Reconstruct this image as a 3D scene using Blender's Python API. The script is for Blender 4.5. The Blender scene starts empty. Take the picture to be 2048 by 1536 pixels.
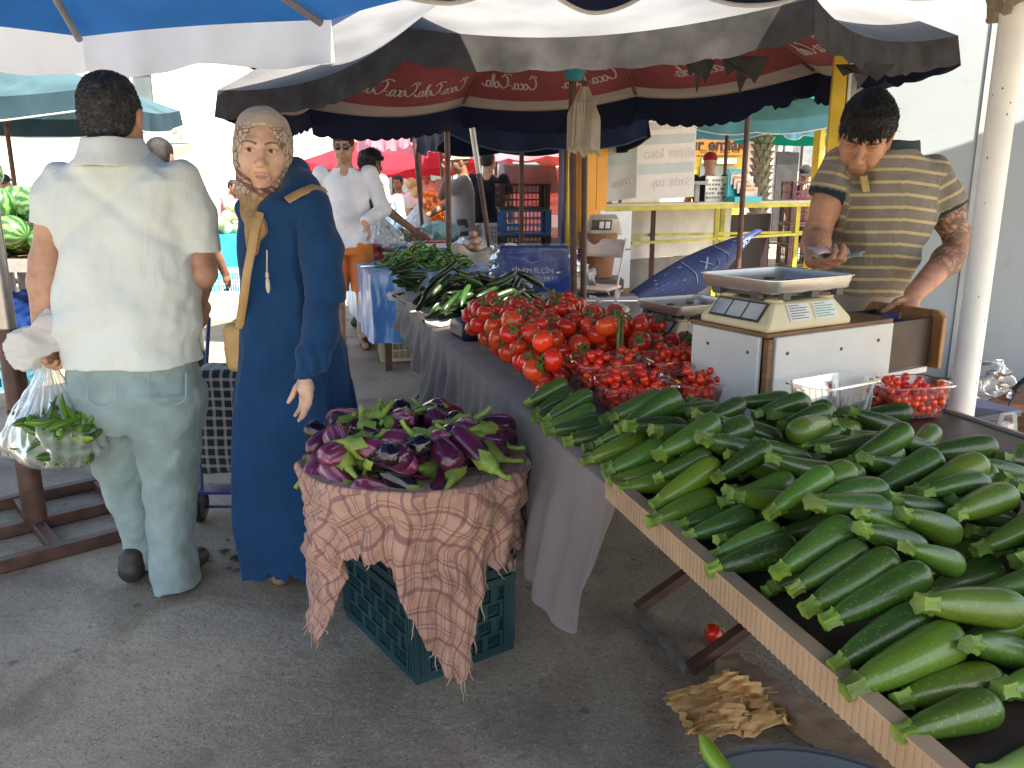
import bpy, bmesh, math, random
import numpy as np
import openvdb
from mathutils import Vector, Matrix, Euler
R = math.radians
rng = random.Random(7)
nrng = np.random.default_rng(11)
sc = bpy.context.scene
COL = sc.collection

# ------------------------------------------------------------------ camera, sky, sun, exposure
CAM_Z, PITCH, FPX = 1.42, R(13.7), 1650.0
cam = bpy.data.cameras.new("camera")
cam.sensor_width = 36.0
cam.lens = FPX / 2048 * 36.0
cam.clip_start, cam.clip_end = 0.05, 400
cam_o = bpy.data.objects.new("camera", cam)
COL.objects.link(cam_o)
cam_o.location = (0, 0, CAM_Z)
cam_o.rotation_euler = (R(90) - PITCH, 0, 0)
sc.camera = cam_o

SUN_ELEV, SUN_AZ = R(58), R(140)       # azimuth measured clockwise from +Y (the view direction)
sun_dir = Vector((math.sin(SUN_AZ) * math.cos(SUN_ELEV), math.cos(SUN_AZ) * math.cos(SUN_ELEV), math.sin(SUN_ELEV)))
w = bpy.data.worlds.new("World")
sc.world = w
w.use_nodes = True
nt = w.node_tree
sky = nt.nodes.new("ShaderNodeTexSky")
sky.sky_type = 'NISHITA'
sky.sun_disc = False
sky.sun_elevation = SUN_ELEV
sky.sun_rotation = SUN_AZ
sky.dust_density = 2.5
bg = nt.nodes["Background"]
bg.inputs[1].default_value = 0.13
nt.links.new(sky.outputs[0], bg.inputs[0])
sun = bpy.data.lights.new("sun", 'SUN')
sun.energy, sun.angle, sun.color = 5.0, R(0.5), (1.0, 0.95, 0.87)
sun_o = bpy.data.objects.new("sun", sun)
COL.objects.link(sun_o)
sun_o.rotation_euler = (-sun_dir).to_track_quat('-Z', 'Y').to_euler()
vs = sc.view_settings
sc.display_settings.display_device = 'sRGB'
vs.view_transform, vs.look, vs.gamma, vs.exposure = 'Standard', 'None', 1.0, 1.95
vs.use_curve_mapping = False
vs.use_white_balance = True
vs.white_balance_temperature, vs.white_balance_tint = 7350, 8
sc.cycles.max_bounces = 10
sc.cycles.diffuse_bounces = 5
sc.cycles.transparent_max_bounces = 24
sc.cycles.use_denoising = True
sc.cycles.sample_clamp_indirect = 6.0
# ------------------------------------------------------------------ helpers
def at(u, v, z=None, y=None):
	"""photograph point (2048 wide) back-projected on a height z or a distance y"""
	a, b = (u - 1024) / FPX, (v - 768) / FPX
	d = Vector((a, math.cos(PITCH) - b * math.sin(PITCH), -math.sin(PITCH) - b * math.cos(PITCH)))
	t = (z - CAM_Z) / d.z if z is not None else y / d.y
	return Vector((0, 0, CAM_Z)) + d * t

TA = math.atan2(.277, .961)                         # the stall's long side, seen from above
TM = Matrix.Translation((.745, 0, 0)) @ Matrix.Rotation(TA, 4, 'Z')
def tab(w_, s_, z_=0.0):
	return TM @ Vector((w_, s_, z_))
TZ = .75                                            # table top height

def tag(o, label=None, cat=None, group=None, kind=None):
	for k, v in (('label', label), ('category', cat), ('group', group), ('kind', kind)):
		if v:
			o[k] = v
	return o

def empty(name, loc=(0, 0, 0), label=None, cat=None, group=None, rz=0.0):
	o = bpy.data.objects.new(name, None)
	COL.objects.link(o)
	o.location = loc
	o.rotation_euler = (0, 0, rz)
	o.empty_display_size = .1
	return tag(o, label, cat, group)

def copy_tree(o, parent=None):
	c = o.copy()
	COL.objects.link(c)
	if parent is not None:
		c.parent = parent
	for ch in list(o.children):
		copy_tree(ch, c)
	return c

# ---- numpy gradient-free noise: random sine sums with domain warp
def make_noise(seed, n=9, freq=1.0, spread=.55):
	r = np.random.default_rng(seed)
	d = r.normal(size=(n, 3))
	d /= np.linalg.norm(d, axis=1)[:, None]
	f = freq * np.exp(r.uniform(-spread, spread, n)) * 2 * np.pi
	ph = r.uniform(0, 2 * np.pi, n)
	def fn(X, Y, Z):
		s = 0
		for i in range(n):
			s = s + np.sin((d[i, 0] * X + d[i, 1] * Y + d[i, 2] * Z) * f[i] + ph[i])
		return s / math.sqrt(n)
	return fn

# ---- mesh builder
class MB:
	def __init__(self):
		self.v, self.f, self.m, self.uv = [], [], [], {}
		self.M = None
	def _add(self, vs_, fs, m=0, uvs=None):
		o = len(self.v)
		if self.M is not None:
			vs_ = [self.M @ Vector(p) for p in vs_]
		self.v += [tuple(p) for p in vs_]
		for i, f in enumerate(fs):
			self.f.append(tuple(o + k for k in f))
			self.m.append(m)
		if uvs is not None:
			for i, u in enumerate(uvs):
				self.uv[o + i] = u
		return o
	def box(self, c, s, rot=None, m=0, taper=1.0):
		hx, hy, hz = s[0] / 2, s[1] / 2, s[2] / 2
		pts = []
		for z in (-1, 1):
			k = taper if z > 0 else 1
			pts += [Vector((-hx * k, -hy * k, z * hz)), Vector((hx * k, -hy * k, z * hz)), Vector((hx * k, hy * k, z * hz)), Vector((-hx * k, hy * k, z * hz))]
		if rot is not None:
			if not isinstance(rot, Matrix):
				rot = Euler(rot).to_matrix()
			pts = [rot @ p for p in pts]
		pts = [p + Vector(c) for p in pts]
		self._add(pts, [(3, 2, 1, 0), (4, 5, 6, 7), (0, 1, 5, 4), (1, 2, 6, 5), (2, 3, 7, 6), (3, 0, 4, 7)], m)
	def bar(self, a, b, wd, ht, up=(0, 0, 1), m=0):
		a, b = Vector(a), Vector(b)
		d = (b - a)
		L = d.length
		x = d / L
		up = Vector(up)
		if abs(x.dot(up.normalized())) > .98:
			up = Vector((0, 1, 0))
		y = up.cross(x).normalized()
		z = x.cross(y)
		rot = Matrix((x, y, z)).transposed()
		self.box((a + b) / 2, (L, wd, ht), rot, m)
	def tube(self, path, rad, n=10, m=0, caps=True, flat=1.0, closed=False, up=(0, 0, 1)):
		path = [Vector(p) for p in path]
		if not hasattr(rad, '__len__'):
			rad = [rad] * len(path)
		rings, N = [], len(path)
		prev = None
		for i, p in enumerate(path):
			if closed:
				t = (path[(i + 1) % N] - path[i - 1])
			else:
				t = path[min(i + 1, N - 1)] - path[max(i - 1, 0)]
			t = t.normalized() if t.length > 1e-9 else Vector((0, 0, 1))
			if prev is None:
				u = Vector(up)
				if abs(u.normalized().dot(t)) > .95:
					u = Vector((1, 0, 0)) if abs(t.x) < .9 else Vector((0, 1, 0))
				a = t.cross(u).normalized()
			else:
				a = (prev - t * prev.dot(t)).normalized()
			prev = a
			b = t.cross(a)
			rings.append([p + (a * math.cos(2 * math.pi * k / n) + b * math.sin(2 * math.pi * k / n) * flat) * rad[i] for k in range(n)])
		vs_ = [q for r_ in rings for q in r_]
		fs = []
		for i in range(N if closed else N - 1):
			i2 = (i + 1) % N
			for k in range(n):
				fs.append((i * n + k, i2 * n + k, i2 * n + (k + 1) % n, i * n + (k + 1) % n)[::-1])
		if caps and not closed:
			fs.append(tuple(range(n)))
			fs.append(tuple(range((N - 1) * n, N * n))[::-1])
		self._add(vs_, fs, m)
	def cyl(self, a, b, r0, r1=None, n=14, m=0, caps=True):
		self.tube([a, b], [r0, r0 if r1 is None else r1], n, m, caps)
	def lathe(self, prof, n=24, c=(0, 0, 0), m=0, sx=1.0, sy=1.0, wob=None):
		vs_, fs = [], []
		for (r_, z) in prof:
			for k in range(n):
				a = 2 * math.pi * k / n
				q = r_ * (1 + (wob(a, z) if wob else 0))
				vs_.append((c[0] + q * math.cos(a) * sx, c[1] + q * math.sin(a) * sy, c[2] + z))
		for i in range(len(prof) - 1):
			for k in range(n):
				fs.append((i * n + k, i * n + (k + 1) % n, (i + 1) * n + (k + 1) % n, (i + 1) * n + k))
		if prof[0][0] > 1e-5:
			fs.append(tuple(range(n))[::-1])
		if prof[-1][0] > 1e-5:
			fs.append(tuple(range((len(prof) - 1) * n, len(prof) * n)))
		self._add(vs_, fs, m)
	def ball(self, c, r_, n=16, m=0, rot=None):
		if not hasattr(r_, '__len__'):
			r_ = (r_,) * 3
		nr = max(6, n // 2)
		vs_, fs = [], []
		for i in range(nr + 1):
			t = math.pi * i / nr
			for k in range(n):
				a = 2 * math.pi * k / n
				p = Vector((r_[0] * math.sin(t) * math.cos(a), r_[1] * math.sin(t) * math.sin(a), -r_[2] * math.cos(t)))
				if rot is not None:
					p = rot @ p
				vs_.append(p + Vector(c))
		for i in range(nr):
			for k in range(n):
				fs.append((i * n + k, i * n + (k + 1) % n, (i + 1) * n + (k + 1) % n, (i + 1) * n + k))
		self._add(vs_, fs, m)
	def grid(self, fn, nu, nv, m=0, wrap=False):
		"""fn(u, v) -> point, u and v in 0..1; keeps uv"""
		vs_, uvs, fs = [], [], []
		for i in range(nu + 1):
			for j in range(nv + 1):
				vs_.append(fn(i / nu, j / nv))
				uvs.append((i / nu, j / nv))
		for i in range(nu):
			for j in range(nv):
				a = i * (nv + 1) + j
				fs.append((a, a + nv + 1, a + nv + 2, a + 1))
		self._add(vs_, fs, m, uvs)
	def prism(self, poly, d0, d1, fr=None, m=0):
		"""poly: 2-D outline; extruded along z d0..d1; fr maps to the world"""
		n = len(poly)
		vs_ = [Vector((p[0], p[1], d0)) for p in poly] + [Vector((p[0], p[1], d1)) for p in poly]
		if fr is not None:
			vs_ = [fr @ p for p in vs_]
		fs = [tuple(range(n))[::-1], tuple(range(n, 2 * n))] + [(i, (i + 1) % n, n + (i + 1) % n, n + i) for i in range(n)]
		self._add(vs_, fs, m)
	def build(self, name, mats, parent=None, smooth=True, angle=40, bevel=0, solid=0, sub=0, loc=None, rot=None, attr=None):
		me = bpy.data.meshes.new(name)
		me.from_pydata(self.v, [], self.f)
		if not isinstance(mats, (list, tuple)):
			mats = [mats]
		for mm in mats:
			me.materials.append(mm)
		me.polygons.foreach_set('material_index', self.m)
		if self.uv:
			ul = me.uv_layers.new(name='UVMap')
			li = np.zeros(len(me.loops), dtype=np.int32)
			me.loops.foreach_get('vertex_index', li)
			uvv = np.zeros((len(self.v), 2), dtype=np.float32)
			for k, u in self.uv.items():
				uvv[k] = u
			ul.data.foreach_set('uv', uvv[li].ravel())
		if attr:
			for an, av in attr.items():
				at_ = me.attributes.new(an, 'FLOAT', 'POINT')
				at_.data.foreach_set('value', np.asarray(av, dtype=np.float32))
		if smooth:
			me.polygons.foreach_set('use_smooth', [True] * len(me.polygons))
			me.set_sharp_from_angle(angle=R(angle))
		me.update()
		o = bpy.data.objects.new(name, me)
		COL.objects.link(o)
		if parent is not None:
			o.parent = parent
		if loc is not None:
			o.location = loc
		if rot is not None:
			o.rotation_euler = rot
		if solid:
			md = o.modifiers.new('solid', 'SOLIDIFY')
			md.thickness = solid
			md.offset = 0
		if bevel:
			md = o.modifiers.new('bevel', 'BEVEL')
			md.width, md.segments, md.limit_method, md.angle_limit = bevel, 2, 'ANGLE', R(35)
			md.harden_normals = False
		if sub:
			md = o.modifiers.new('sub', 'SUBSURF')
			md.levels = md.render_levels = sub
		return o

# ---- signed-distance sculpting (smooth unions), meshed through a volume grid
class SDF:
	def __init__(self, lo, hi, h):
		self.lo, self.h = np.array(lo, float), h
		self.n = np.ceil((np.array(hi, float) - self.lo) / h).astype(int) + 1
		self.d = np.full(self.n, .06, dtype=np.float32)
	def win(self, lo, hi, pad):
		a = np.maximum(np.floor((np.minimum(lo, hi) - pad - self.lo) / self.h).astype(int), 0)
		b = np.minimum(np.ceil((np.maximum(lo, hi) + pad - self.lo) / self.h).astype(int) + 1, self.n)
		if np.any(b <= a):
			return None
		sl = tuple(slice(i, j) for i, j in zip(a, b))
		X = (self.lo[0] + self.h * np.arange(a[0], b[0], dtype=np.float32))[:, None, None]
		Y = (self.lo[1] + self.h * np.arange(a[1], b[1], dtype=np.float32))[None, :, None]
		Z = (self.lo[2] + self.h * np.arange(a[2], b[2], dtype=np.float32))[None, None, :]
		return sl, X, Y, Z
	def _mix(self, sl, d, k, cut):
		a = self.d[sl]
		if cut:
			d = -d
			h = np.maximum(k - np.abs(a - d), 0) / k if k > 0 else 0
			self.d[sl] = np.maximum(a, d) + (h * h * k * .25 if k > 0 else 0)
		else:
			h = np.maximum(k - np.abs(a - d), 0) / k if k > 0 else 0
			self.d[sl] = np.minimum(a, d) - (h * h * k * .25 if k > 0 else 0)
	def cap(self, a, b, r0, r1=None, k=.02, cut=False, flat=None):
		a, b = np.array(a, float), np.array(b, float)
		r1 = r0 if r1 is None else r1
		rm = max(r0, r1)
		W = self.win(np.minimum(a, b) - rm, np.maximum(a, b) + rm, k + .02)
		if W is None:
			return self
		sl, X, Y, Z = W
		ab = b - a
		l2 = max(ab @ ab, 1e-12)
		t = np.clip(((X - a[0]) * ab[0] + (Y - a[1]) * ab[1] + (Z - a[2]) * ab[2]) / l2, 0, 1)
		d = np.sqrt((X - a[0] - t * ab[0])**2 + (Y - a[1] - t * ab[1])**2 + (Z - a[2] - t * ab[2])**2) - (r0 + (r1 - r0) * t)
		self._mix(sl, d, k, cut)
		return self
	def chain(self, pts, rad, k=.02, cut=False):
		for i in range(len(pts) - 1):
			self.cap(pts[i], pts[i + 1], rad[i], rad[i + 1], k, cut)
		return self
	def ell(self, c, r, k=.02, cut=False, rot=None):
		c, r = np.array(c, float), np.array(r, float)
		rm = r.max() if rot is not None else r
		W = self.win(c - rm, c + rm, k + .02)
		if W is None:
			return self
		sl, X, Y, Z = W
		x, y, z = X - c[0], Y - c[1], Z - c[2]
		if rot is not None:
			M_ = np.array(rot).T
			x, y, z = M_[0, 0] * x + M_[0, 1] * y + M_[0, 2] * z, M_[1, 0] * x + M_[1, 1] * y + M_[1, 2] * z, M_[2, 0] * x + M_[2, 1] * y + M_[2, 2] * z
		k0 = np.sqrt((x / r[0])**2 + (y / r[1])**2 + (z / r[2])**2)
		k1 = np.sqrt((x / r[0]**2)**2 + (y / r[1]**2)**2 + (z / r[2]**2)**2) + 1e-9
		self._mix(sl, np.where(k0 < .05, -r.min(), k0 * (k0 - 1) / k1), k, cut)
		return self
	def box(self, c, hs, k=.005, cut=False, rot=None, rnd=.0):
		c, hs = np.array(c, float), np.array(hs, float)
		rm = np.linalg.norm(hs) if rot is not None else hs
		W = self.win(c - rm, c + rm, k + .02)
		if W is None:
			return self
		sl, X, Y, Z = W
		x, y, z = X - c[0], Y - c[1], Z - c[2]
		if rot is not None:
			M_ = np.array(rot).T
			x, y, z = M_[0, 0] * x + M_[0, 1] * y + M_[0, 2] * z, M_[1, 0] * x + M_[1, 1] * y + M_[1, 2] * z, M_[2, 0] * x + M_[2, 1] * y + M_[2, 2] * z
		qx, qy, qz = np.abs(x) - hs[0] + rnd, np.abs(y) - hs[1] + rnd, np.abs(z) - hs[2] + rnd
		d = np.sqrt(np.maximum(qx, 0)**2 + np.maximum(qy, 0)**2 + np.maximum(qz, 0)**2) + np.minimum(np.maximum(qx, np.maximum(qy, qz)), 0) - rnd
		self._mix(sl, d, k, cut)
		return self
	def plane_cut(self, p, nrm, k=.006):
		"""removes the side the normal points to"""
		p, nrm = np.array(p, float), np.array(nrm, float)
		nrm = nrm / np.linalg.norm(nrm)
		sl, X, Y, Z = self.win(self.lo, self.lo + self.n * self.h, 0)
		d = -((X - p[0]) * nrm[0] + (Y - p[1]) * nrm[1] + (Z - p[2]) * nrm[2])
		self._mix(sl, d, k, True)
		return self
	def disp(self, fn):
		sl, X, Y, Z = self.win(self.lo, self.lo + self.n * self.h, 0)
		idx = np.nonzero(np.abs(self.d) < .05)
		x = self.lo[0] + self.h * idx[0]
		y = self.lo[1] + self.h * idx[1]
		z = self.lo[2] + self.h * idx[2]
		self.d[idx] += fn(x, y, z).astype(np.float32)
		return self
	def polys(self):
		g = openvdb.FloatGrid(.06)
		g.copyFromArray(np.ascontiguousarray(self.d))
		p, q = g.convertToQuads(0.0)
		return self.lo + p * self.h, np.asarray(q)[:, ::-1]

def np_mesh(name, parts, mats, parent=None, attr=None, smooth=True):
	"""parts: list of (points, quads, material index)"""
	vs_, fs, mi, o = [], [], [], 0
	for p, q, m in parts:
		vs_.append(p)
		for f in q:
			fs.append([int(k) + o for k in f])
		mi += [m] * len(q)
		o += len(p)
	vs_ = np.concatenate(vs_)
	me = bpy.data.meshes.new(name)
	me.from_pydata([tuple(map(float, p)) for p in vs_], [], fs)
	if not isinstance(mats, (list, tuple)):
		mats = [mats]
	for mm in mats:
		me.materials.append(mm)
	me.polygons.foreach_set('material_index', mi)
	if smooth:
		me.polygons.foreach_set('use_smooth', [True] * len(me.polygons))
	if attr:
		for an, fn in attr.items():
			av = fn(vs_) if callable(fn) else fn
			a_ = me.attributes.new(an, 'FLOAT', 'POINT')
			a_.data.foreach_set('value', np.asarray(av, dtype=np.float32))
	me.update()
	ob = bpy.data.objects.new(name, me)
	COL.objects.link(ob)
	if parent is not None:
		ob.parent = parent
		ob.matrix_parent_inverse = parent.matrix_basis.inverted()
	return ob

def world_child(o, parent):
	"""keep an object built in world coordinates where it is under its parent"""
	o.parent = parent
	o.matrix_parent_inverse = parent.matrix_basis.inverted()
	return o

# ---- materials
_mats = {}
def C(h):
	"""sRGB hex -> linear"""
	h = h.lstrip('#')
	out = []
	for i in (0, 2, 4):
		c = int(h[i:i + 2], 16) / 255
		out.append(c / 12.92 if c <= .04045 else ((c + .055) / 1.055)**2.4)
	return tuple(out)

def mat(name, col, rough=.6, var=.2, scale=6.0, bump=0.0, bscale=60.0, metal=0.0, spec=.5, coat=0.0, orand=0.0, col2=None, transl=0.0, sss=0.0, sheen=0.0, stretch=None, alpha=1.0, trans=0.0, hue=0.0, detail=5.0, rvar=.12, contrast=(.35, .65), crease=0.0):
	if name in _mats:
		return _mats[name]
	m = bpy.data.materials.new(name)
	m.use_nodes = True
	n, l = m.node_tree.nodes, m.node_tree.links
	p = n['Principled BSDF']
	tc = n.new('ShaderNodeTexCoord')
	src = tc.outputs['Object']
	if stretch:
		mp = n.new('ShaderNodeMapping')
		mp.inputs['Scale'].default_value = stretch
		l.new(src, mp.inputs[0])
		src = mp.outputs[0]
	nz = n.new('ShaderNodeTexNoise')
	nz.inputs['Scale'].default_value = scale
	nz.inputs['Detail'].default_value = detail
	l.new(src, nz.inputs['Vector'])
	rp = n.new('ShaderNodeValToRGB')
	rp.color_ramp.elements[0].position, rp.color_ramp.elements[1].position = contrast
	a = tuple(c * (1 - var) for c in col)
	b = tuple(min(1, c * (1 + var)) for c in col) if col2 is None else col2
	if col2 is not None:
		a = col
	rp.color_ramp.elements[0].color = (*a, 1)
	rp.color_ramp.elements[1].color = (*b, 1)
	l.new(nz.outputs[0], rp.inputs[0])
	out = rp.outputs[0]
	if orand or hue:
		oi = n.new('ShaderNodeObjectInfo')
		hs = n.new('ShaderNodeHueSaturation')
		mr = n.new('ShaderNodeMapRange')
		mr.inputs[3].default_value, mr.inputs[4].default_value = 1 - orand, 1 + orand
		l.new(oi.outputs['Random'], mr.inputs[0])
		l.new(mr.outputs[0], hs.inputs['Value'])
		if hue:
			wn = n.new('ShaderNodeTexWhiteNoise')
			wn.noise_dimensions = '1D'
			l.new(oi.outputs['Random'], wn.inputs['W'])
			m2 = n.new('ShaderNodeMapRange')
			m2.inputs[3].default_value, m2.inputs[4].default_value = .5 - hue, .5 + hue
			l.new(wn.outputs[0], m2.inputs[0])
			l.new(m2.outputs[0], hs.inputs['Hue'])
		l.new(out, hs.inputs['Color'])
		out = hs.outputs[0]
	l.new(out, p.inputs['Base Color'])
	mr = n.new('ShaderNodeMapRange')
	mr.inputs[3].default_value, mr.inputs[4].default_value = max(.02, rough - rvar), min(1, rough + rvar)
	l.new(nz.outputs[0], mr.inputs[0])
	l.new(mr.outputs[0], p.inputs['Roughness'])
	p.inputs['Metallic'].default_value = metal
	p.inputs['Specular IOR Level'].default_value = spec
	p.inputs['Coat Weight'].default_value = coat
	p.inputs['Coat Roughness'].default_value = .12
	p.inputs['Sheen Weight'].default_value = sheen
	p.inputs['Alpha'].default_value = alpha
	p.inputs['Transmission Weight'].default_value = trans
	if sss:
		p.inputs['Subsurface Weight'].default_value = sss
		p.inputs['Subsurface Radius'].default_value = (.012, .005, .003)
		p.inputs['Subsurface Scale'].default_value = 1.0
	if bump:
		nb = n.new('ShaderNodeTexNoise')
		nb.inputs['Scale'].default_value = bscale
		nb.inputs['Detail'].default_value = 6
		l.new(src, nb.inputs['Vector'])
		bp = n.new('ShaderNodeBump')
		bp.inputs['Strength'].default_value = bump
		bp.inputs['Distance'].default_value = .01
		l.new(nb.outputs[0], bp.inputs['Height'])
		l.new(bp.outputs[0], p.inputs['Normal'])
	if crease:
		nc = n.new('ShaderNodeTexNoise'); nc.inputs['Scale'].default_value = 7; nc.inputs['Detail'].default_value = 3; nc.inputs['Distortion'].default_value = 1.6
		mc = n.new('ShaderNodeMapping'); mc.inputs['Scale'].default_value = (1, 1, .55); mc.inputs['Rotation'].default_value = (.3, .5, 0)
		l.new(tc.outputs['Object'], mc.inputs[0]); l.new(mc.outputs[0], nc.inputs['Vector'])
		bc_ = n.new('ShaderNodeBump'); bc_.inputs['Strength'].default_value = crease; bc_.inputs['Distance'].default_value = .05
		l.new(nc.outputs[0], bc_.inputs['Height'])
		if p.inputs['Normal'].is_linked:
			l.new(bc_.outputs[0], p.inputs['Normal'].links[0].from_node.inputs['Normal'])
		else:
			l.new(bc_.outputs[0], p.inputs['Normal'])
	if transl:
		ts = n.new('ShaderNodeBsdfTranslucent')
		l.new(out, ts.inputs[0])
		mx = n.new('ShaderNodeMixShader')
		mx.inputs[0].default_value = transl
		l.new(p.outputs[0], mx.inputs[1])
		l.new(ts.outputs[0], mx.inputs[2])
		l.new(mx.outputs[0], n['Material Output'].inputs[0])
	_mats[name] = m
	return m

def film(name, col=(.9, .93, .95), clear=.55, transl=.25, rough=.15, wr=30.0, bump=.4):
	"""thin plastic film: part see-through, part milky, glossy"""
	if name in _mats:
		return _mats[name]
	m = bpy.data.materials.new(name)
	m.use_nodes = True
	n, l = m.node_tree.nodes, m.node_tree.links
	n.remove(n['Principled BSDF'])
	tc = n.new('ShaderNodeTexCoord')
	nz = n.new('ShaderNodeTexNoise')
	nz.inputs['Scale'].default_value = wr
	nz.inputs['Detail'].default_value = 4
	nz.inputs['Distortion'].default_value = 1.2
	l.new(tc.outputs['Object'], nz.inputs['Vector'])
	bp = n.new('ShaderNodeBump')
	bp.inputs['Strength'].default_value = bump
	bp.inputs['Distance'].default_value = .01
	l.new(nz.outputs[0], bp.inputs['Height'])
	tr = n.new('ShaderNodeBsdfTransparent')
	tr.inputs[0].default_value = (.97, .98, .98, 1)
	df = n.new('ShaderNodeBsdfDiffuse')
	df.inputs[0].default_value = (*col, 1)
	tl = n.new('ShaderNodeBsdfTranslucent')
	tl.inputs[0].default_value = (*col, 1)
	gl = n.new('ShaderNodeBsdfGlossy')
	gl.inputs['Roughness'].default_value = rough
	for q in (df, gl):
		l.new(bp.outputs[0], q.inputs['Normal'])
	m1 = n.new('ShaderNodeMixShader')
	m1.inputs[0].default_value = .5
	l.new(df.outputs[0], m1.inputs[1])
	l.new(tl.outputs[0], m1.inputs[2])
	m2 = n.new('ShaderNodeMixShader')
	rp = n.new('ShaderNodeMapRange')
	rp.inputs[3].default_value, rp.inputs[4].default_value = max(0, 1 - clear - .10), min(1, 1 - clear + .14)
	rp.inputs[1].default_value, rp.inputs[2].default_value = .35, .65
	l.new(nz.outputs[0], rp.inputs[0])
	l.new(rp.outputs[0], m2.inputs[0])
	l.new(tr.outputs[0], m2.inputs[1])
	l.new(m1.outputs[0], m2.inputs[2])
	m3 = n.new('ShaderNodeMixShader')
	fr = n.new('ShaderNodeFresnel')
	fr.inputs[0].default_value = 1.35
	l.new(bp.outputs[0], fr.inputs['Normal'])
	l.new(fr.outputs[0], m3.inputs[0])
	l.new(m2.outputs[0], m3.inputs[1])
	l.new(gl.outputs[0], m3.inputs[2])
	l.new(m3.outputs[0], n['Material Output'].inputs[0])
	_mats[name] = m
	return m

def nodes_of(m):
	return m.node_tree.nodes, m.node_tree.links, m.node_tree.nodes['Principled BSDF']

def text_mesh(name, s, size, M, material, parent=None, shear=0.0, depth=.002, mirror=False, align='CENTER', bold=0.0):
	cu = bpy.data.curves.new(name, 'FONT')
	cu.body = s
	cu.size = size
	cu.shear = shear
	cu.extrude = depth
	cu.offset = bold
	cu.align_x = align
	cu.align_y = 'CENTER'
	cu.resolution_u = 3
	tmp = bpy.data.objects.new(name, cu)
	COL.objects.link(tmp)
	dg = bpy.context.evaluated_depsgraph_get()
	me = bpy.data.meshes.new_from_object(tmp.evaluated_get(dg))
	bpy.data.objects.remove(tmp)
	me.name = name
	if mirror:
		me.transform(Matrix.Scale(-1, 4, (1, 0, 0)))
		me.flip_normals()
	me.materials.clear()
	me.materials.append(material)
	o = bpy.data.objects.new(name, me)
	COL.objects.link(o)
	o.matrix_world = M
	if parent is not None:
		o.parent = parent
		o.matrix_parent_inverse = parent.matrix_basis.inverted()
	return o

def frame(o, x, y):
	"""4x4 with origin o, local x along x, local y along y (orthonormalised)"""
	x = Vector(x).normalized()
	z = x.cross(Vector(y)).normalized()
	y = z.cross(x)
	M_ = Matrix((x, y, z)).transposed().to_4x4()
	M_.translation = Vector(o)
	return M_

# ---- dropping produce into heaps
class Heap:
	"""height map in a local frame; items come to rest on what already lies there"""
	def __init__(self, x0, x1, y0, y1, z0, cell=.007):
		self.x0, self.y0, self.c = x0, y0, cell
		self.h = np.full((int((x1 - x0) / cell) + 1, int((y1 - y0) / cell) + 1), z0, dtype=np.float32)
	def idx(self, x, y):
		return (np.clip(((x - self.x0) / self.c).astype(int), 0, self.h.shape[0] - 1), np.clip(((y - self.y0) / self.c).astype(int), 0, self.h.shape[1] - 1))
	def drop_ball(self, x, y, r, sink=.1):
		k = int(r / self.c) + 1
		g = np.arange(-k, k + 1) * self.c
		dx, dy = np.meshgrid(g, g, indexing='ij')
		q = r * r - dx * dx - dy * dy
		ok = q > 0
		dx, dy, q = dx[ok], dy[ok], np.sqrt(q[ok])
		i, j = self.idx(x + dx, y + dy)
		z = float(np.max(self.h[i, j] + q)) - sink * r
		np.maximum.at(self.h, (i, j), z + q)
		return z
	def drop_rod(self, x, y, yaw, L, rad, sink=.12, maxp=.5):
		"""rad: function of t in 0..1 along the rod; returns centre height and pitch"""
		ts = np.linspace(0.03, .97, 13)
		off = (ts - .5) * L
		ca, sa = math.cos(yaw), math.sin(yaw)
		rr = np.array([rad(t) for t in ts])
		lat = np.linspace(-.9, .9, 7)
		X = x + off[:, None] * ca - (lat * rr[:, None]) * sa
		Y = y + off[:, None] * sa + (lat * rr[:, None]) * ca
		up = rr[:, None] * np.sqrt(1 - lat[None, :]**2)
		i, j = self.idx(X, Y)
		req = np.max(self.h[i, j] + up, axis=1) - sink * rr
		best, bs = -9, 0
		for a in range(6):
			for b in range(7, 13):
				z0 = req[a] + (req[b] - req[a]) * (0 - off[a]) / (off[b] - off[a])
				if z0 > best:
					best, bs = z0, (req[b] - req[a]) / (off[b] - off[a])
		if req[6] > best:
			best = req[6]
		if abs(bs) > maxp:
			bs = math.copysign(maxp, bs)
		best = max(best, float(np.max(req - bs * off)))
		tn = np.linspace(0, 1, max(8, int(L / self.c)))
		rt = np.array([rad(t) for t in tn])
		ot = (tn - .5) * L
		lt = np.linspace(-1, 1, 9)
		X = x + ot[:, None] * ca - (lt * rt[:, None]) * sa
		Y = y + ot[:, None] * sa + (lt * rt[:, None]) * ca
		Zt = best + bs * ot[:, None] + rt[:, None] * np.sqrt(np.maximum(0, 1 - lt[None, :]**2))
		i, j = self.idx(X, Y)
		np.maximum.at(self.h, (i, j), Zt.astype(np.float32))
		return best, math.atan(bs)

def slump(H, x, y, r):
	for _ in range(8):
		i, j = H.idx(np.array([x]), np.array([y]))
		best = (float(H.h[i, j][0]) - .3 * r, x, y)
		for k in range(8):
			x2, y2 = x + r * 1.3 * math.cos(k * .785), y + r * 1.3 * math.sin(k * .785)
			i, j = H.idx(np.array([x2]), np.array([y2]))
			best = min(best, (float(H.h[i, j][0]), x2, y2))
		if best[1] == x and best[2] == y:
			break
		x, y = best[1], best[2]
	return x, y

def rod_matrix(base, x, y, z, yaw, pitch, roll, scale=1.0):
	return base @ Matrix.Translation((x, y, z)) @ Matrix.Rotation(yaw, 4, 'Z') @ Matrix.Rotation(-pitch, 4, 'Y') @ Matrix.Rotation(roll, 4, 'X') @ Matrix.Scale(scale, 4)
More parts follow.
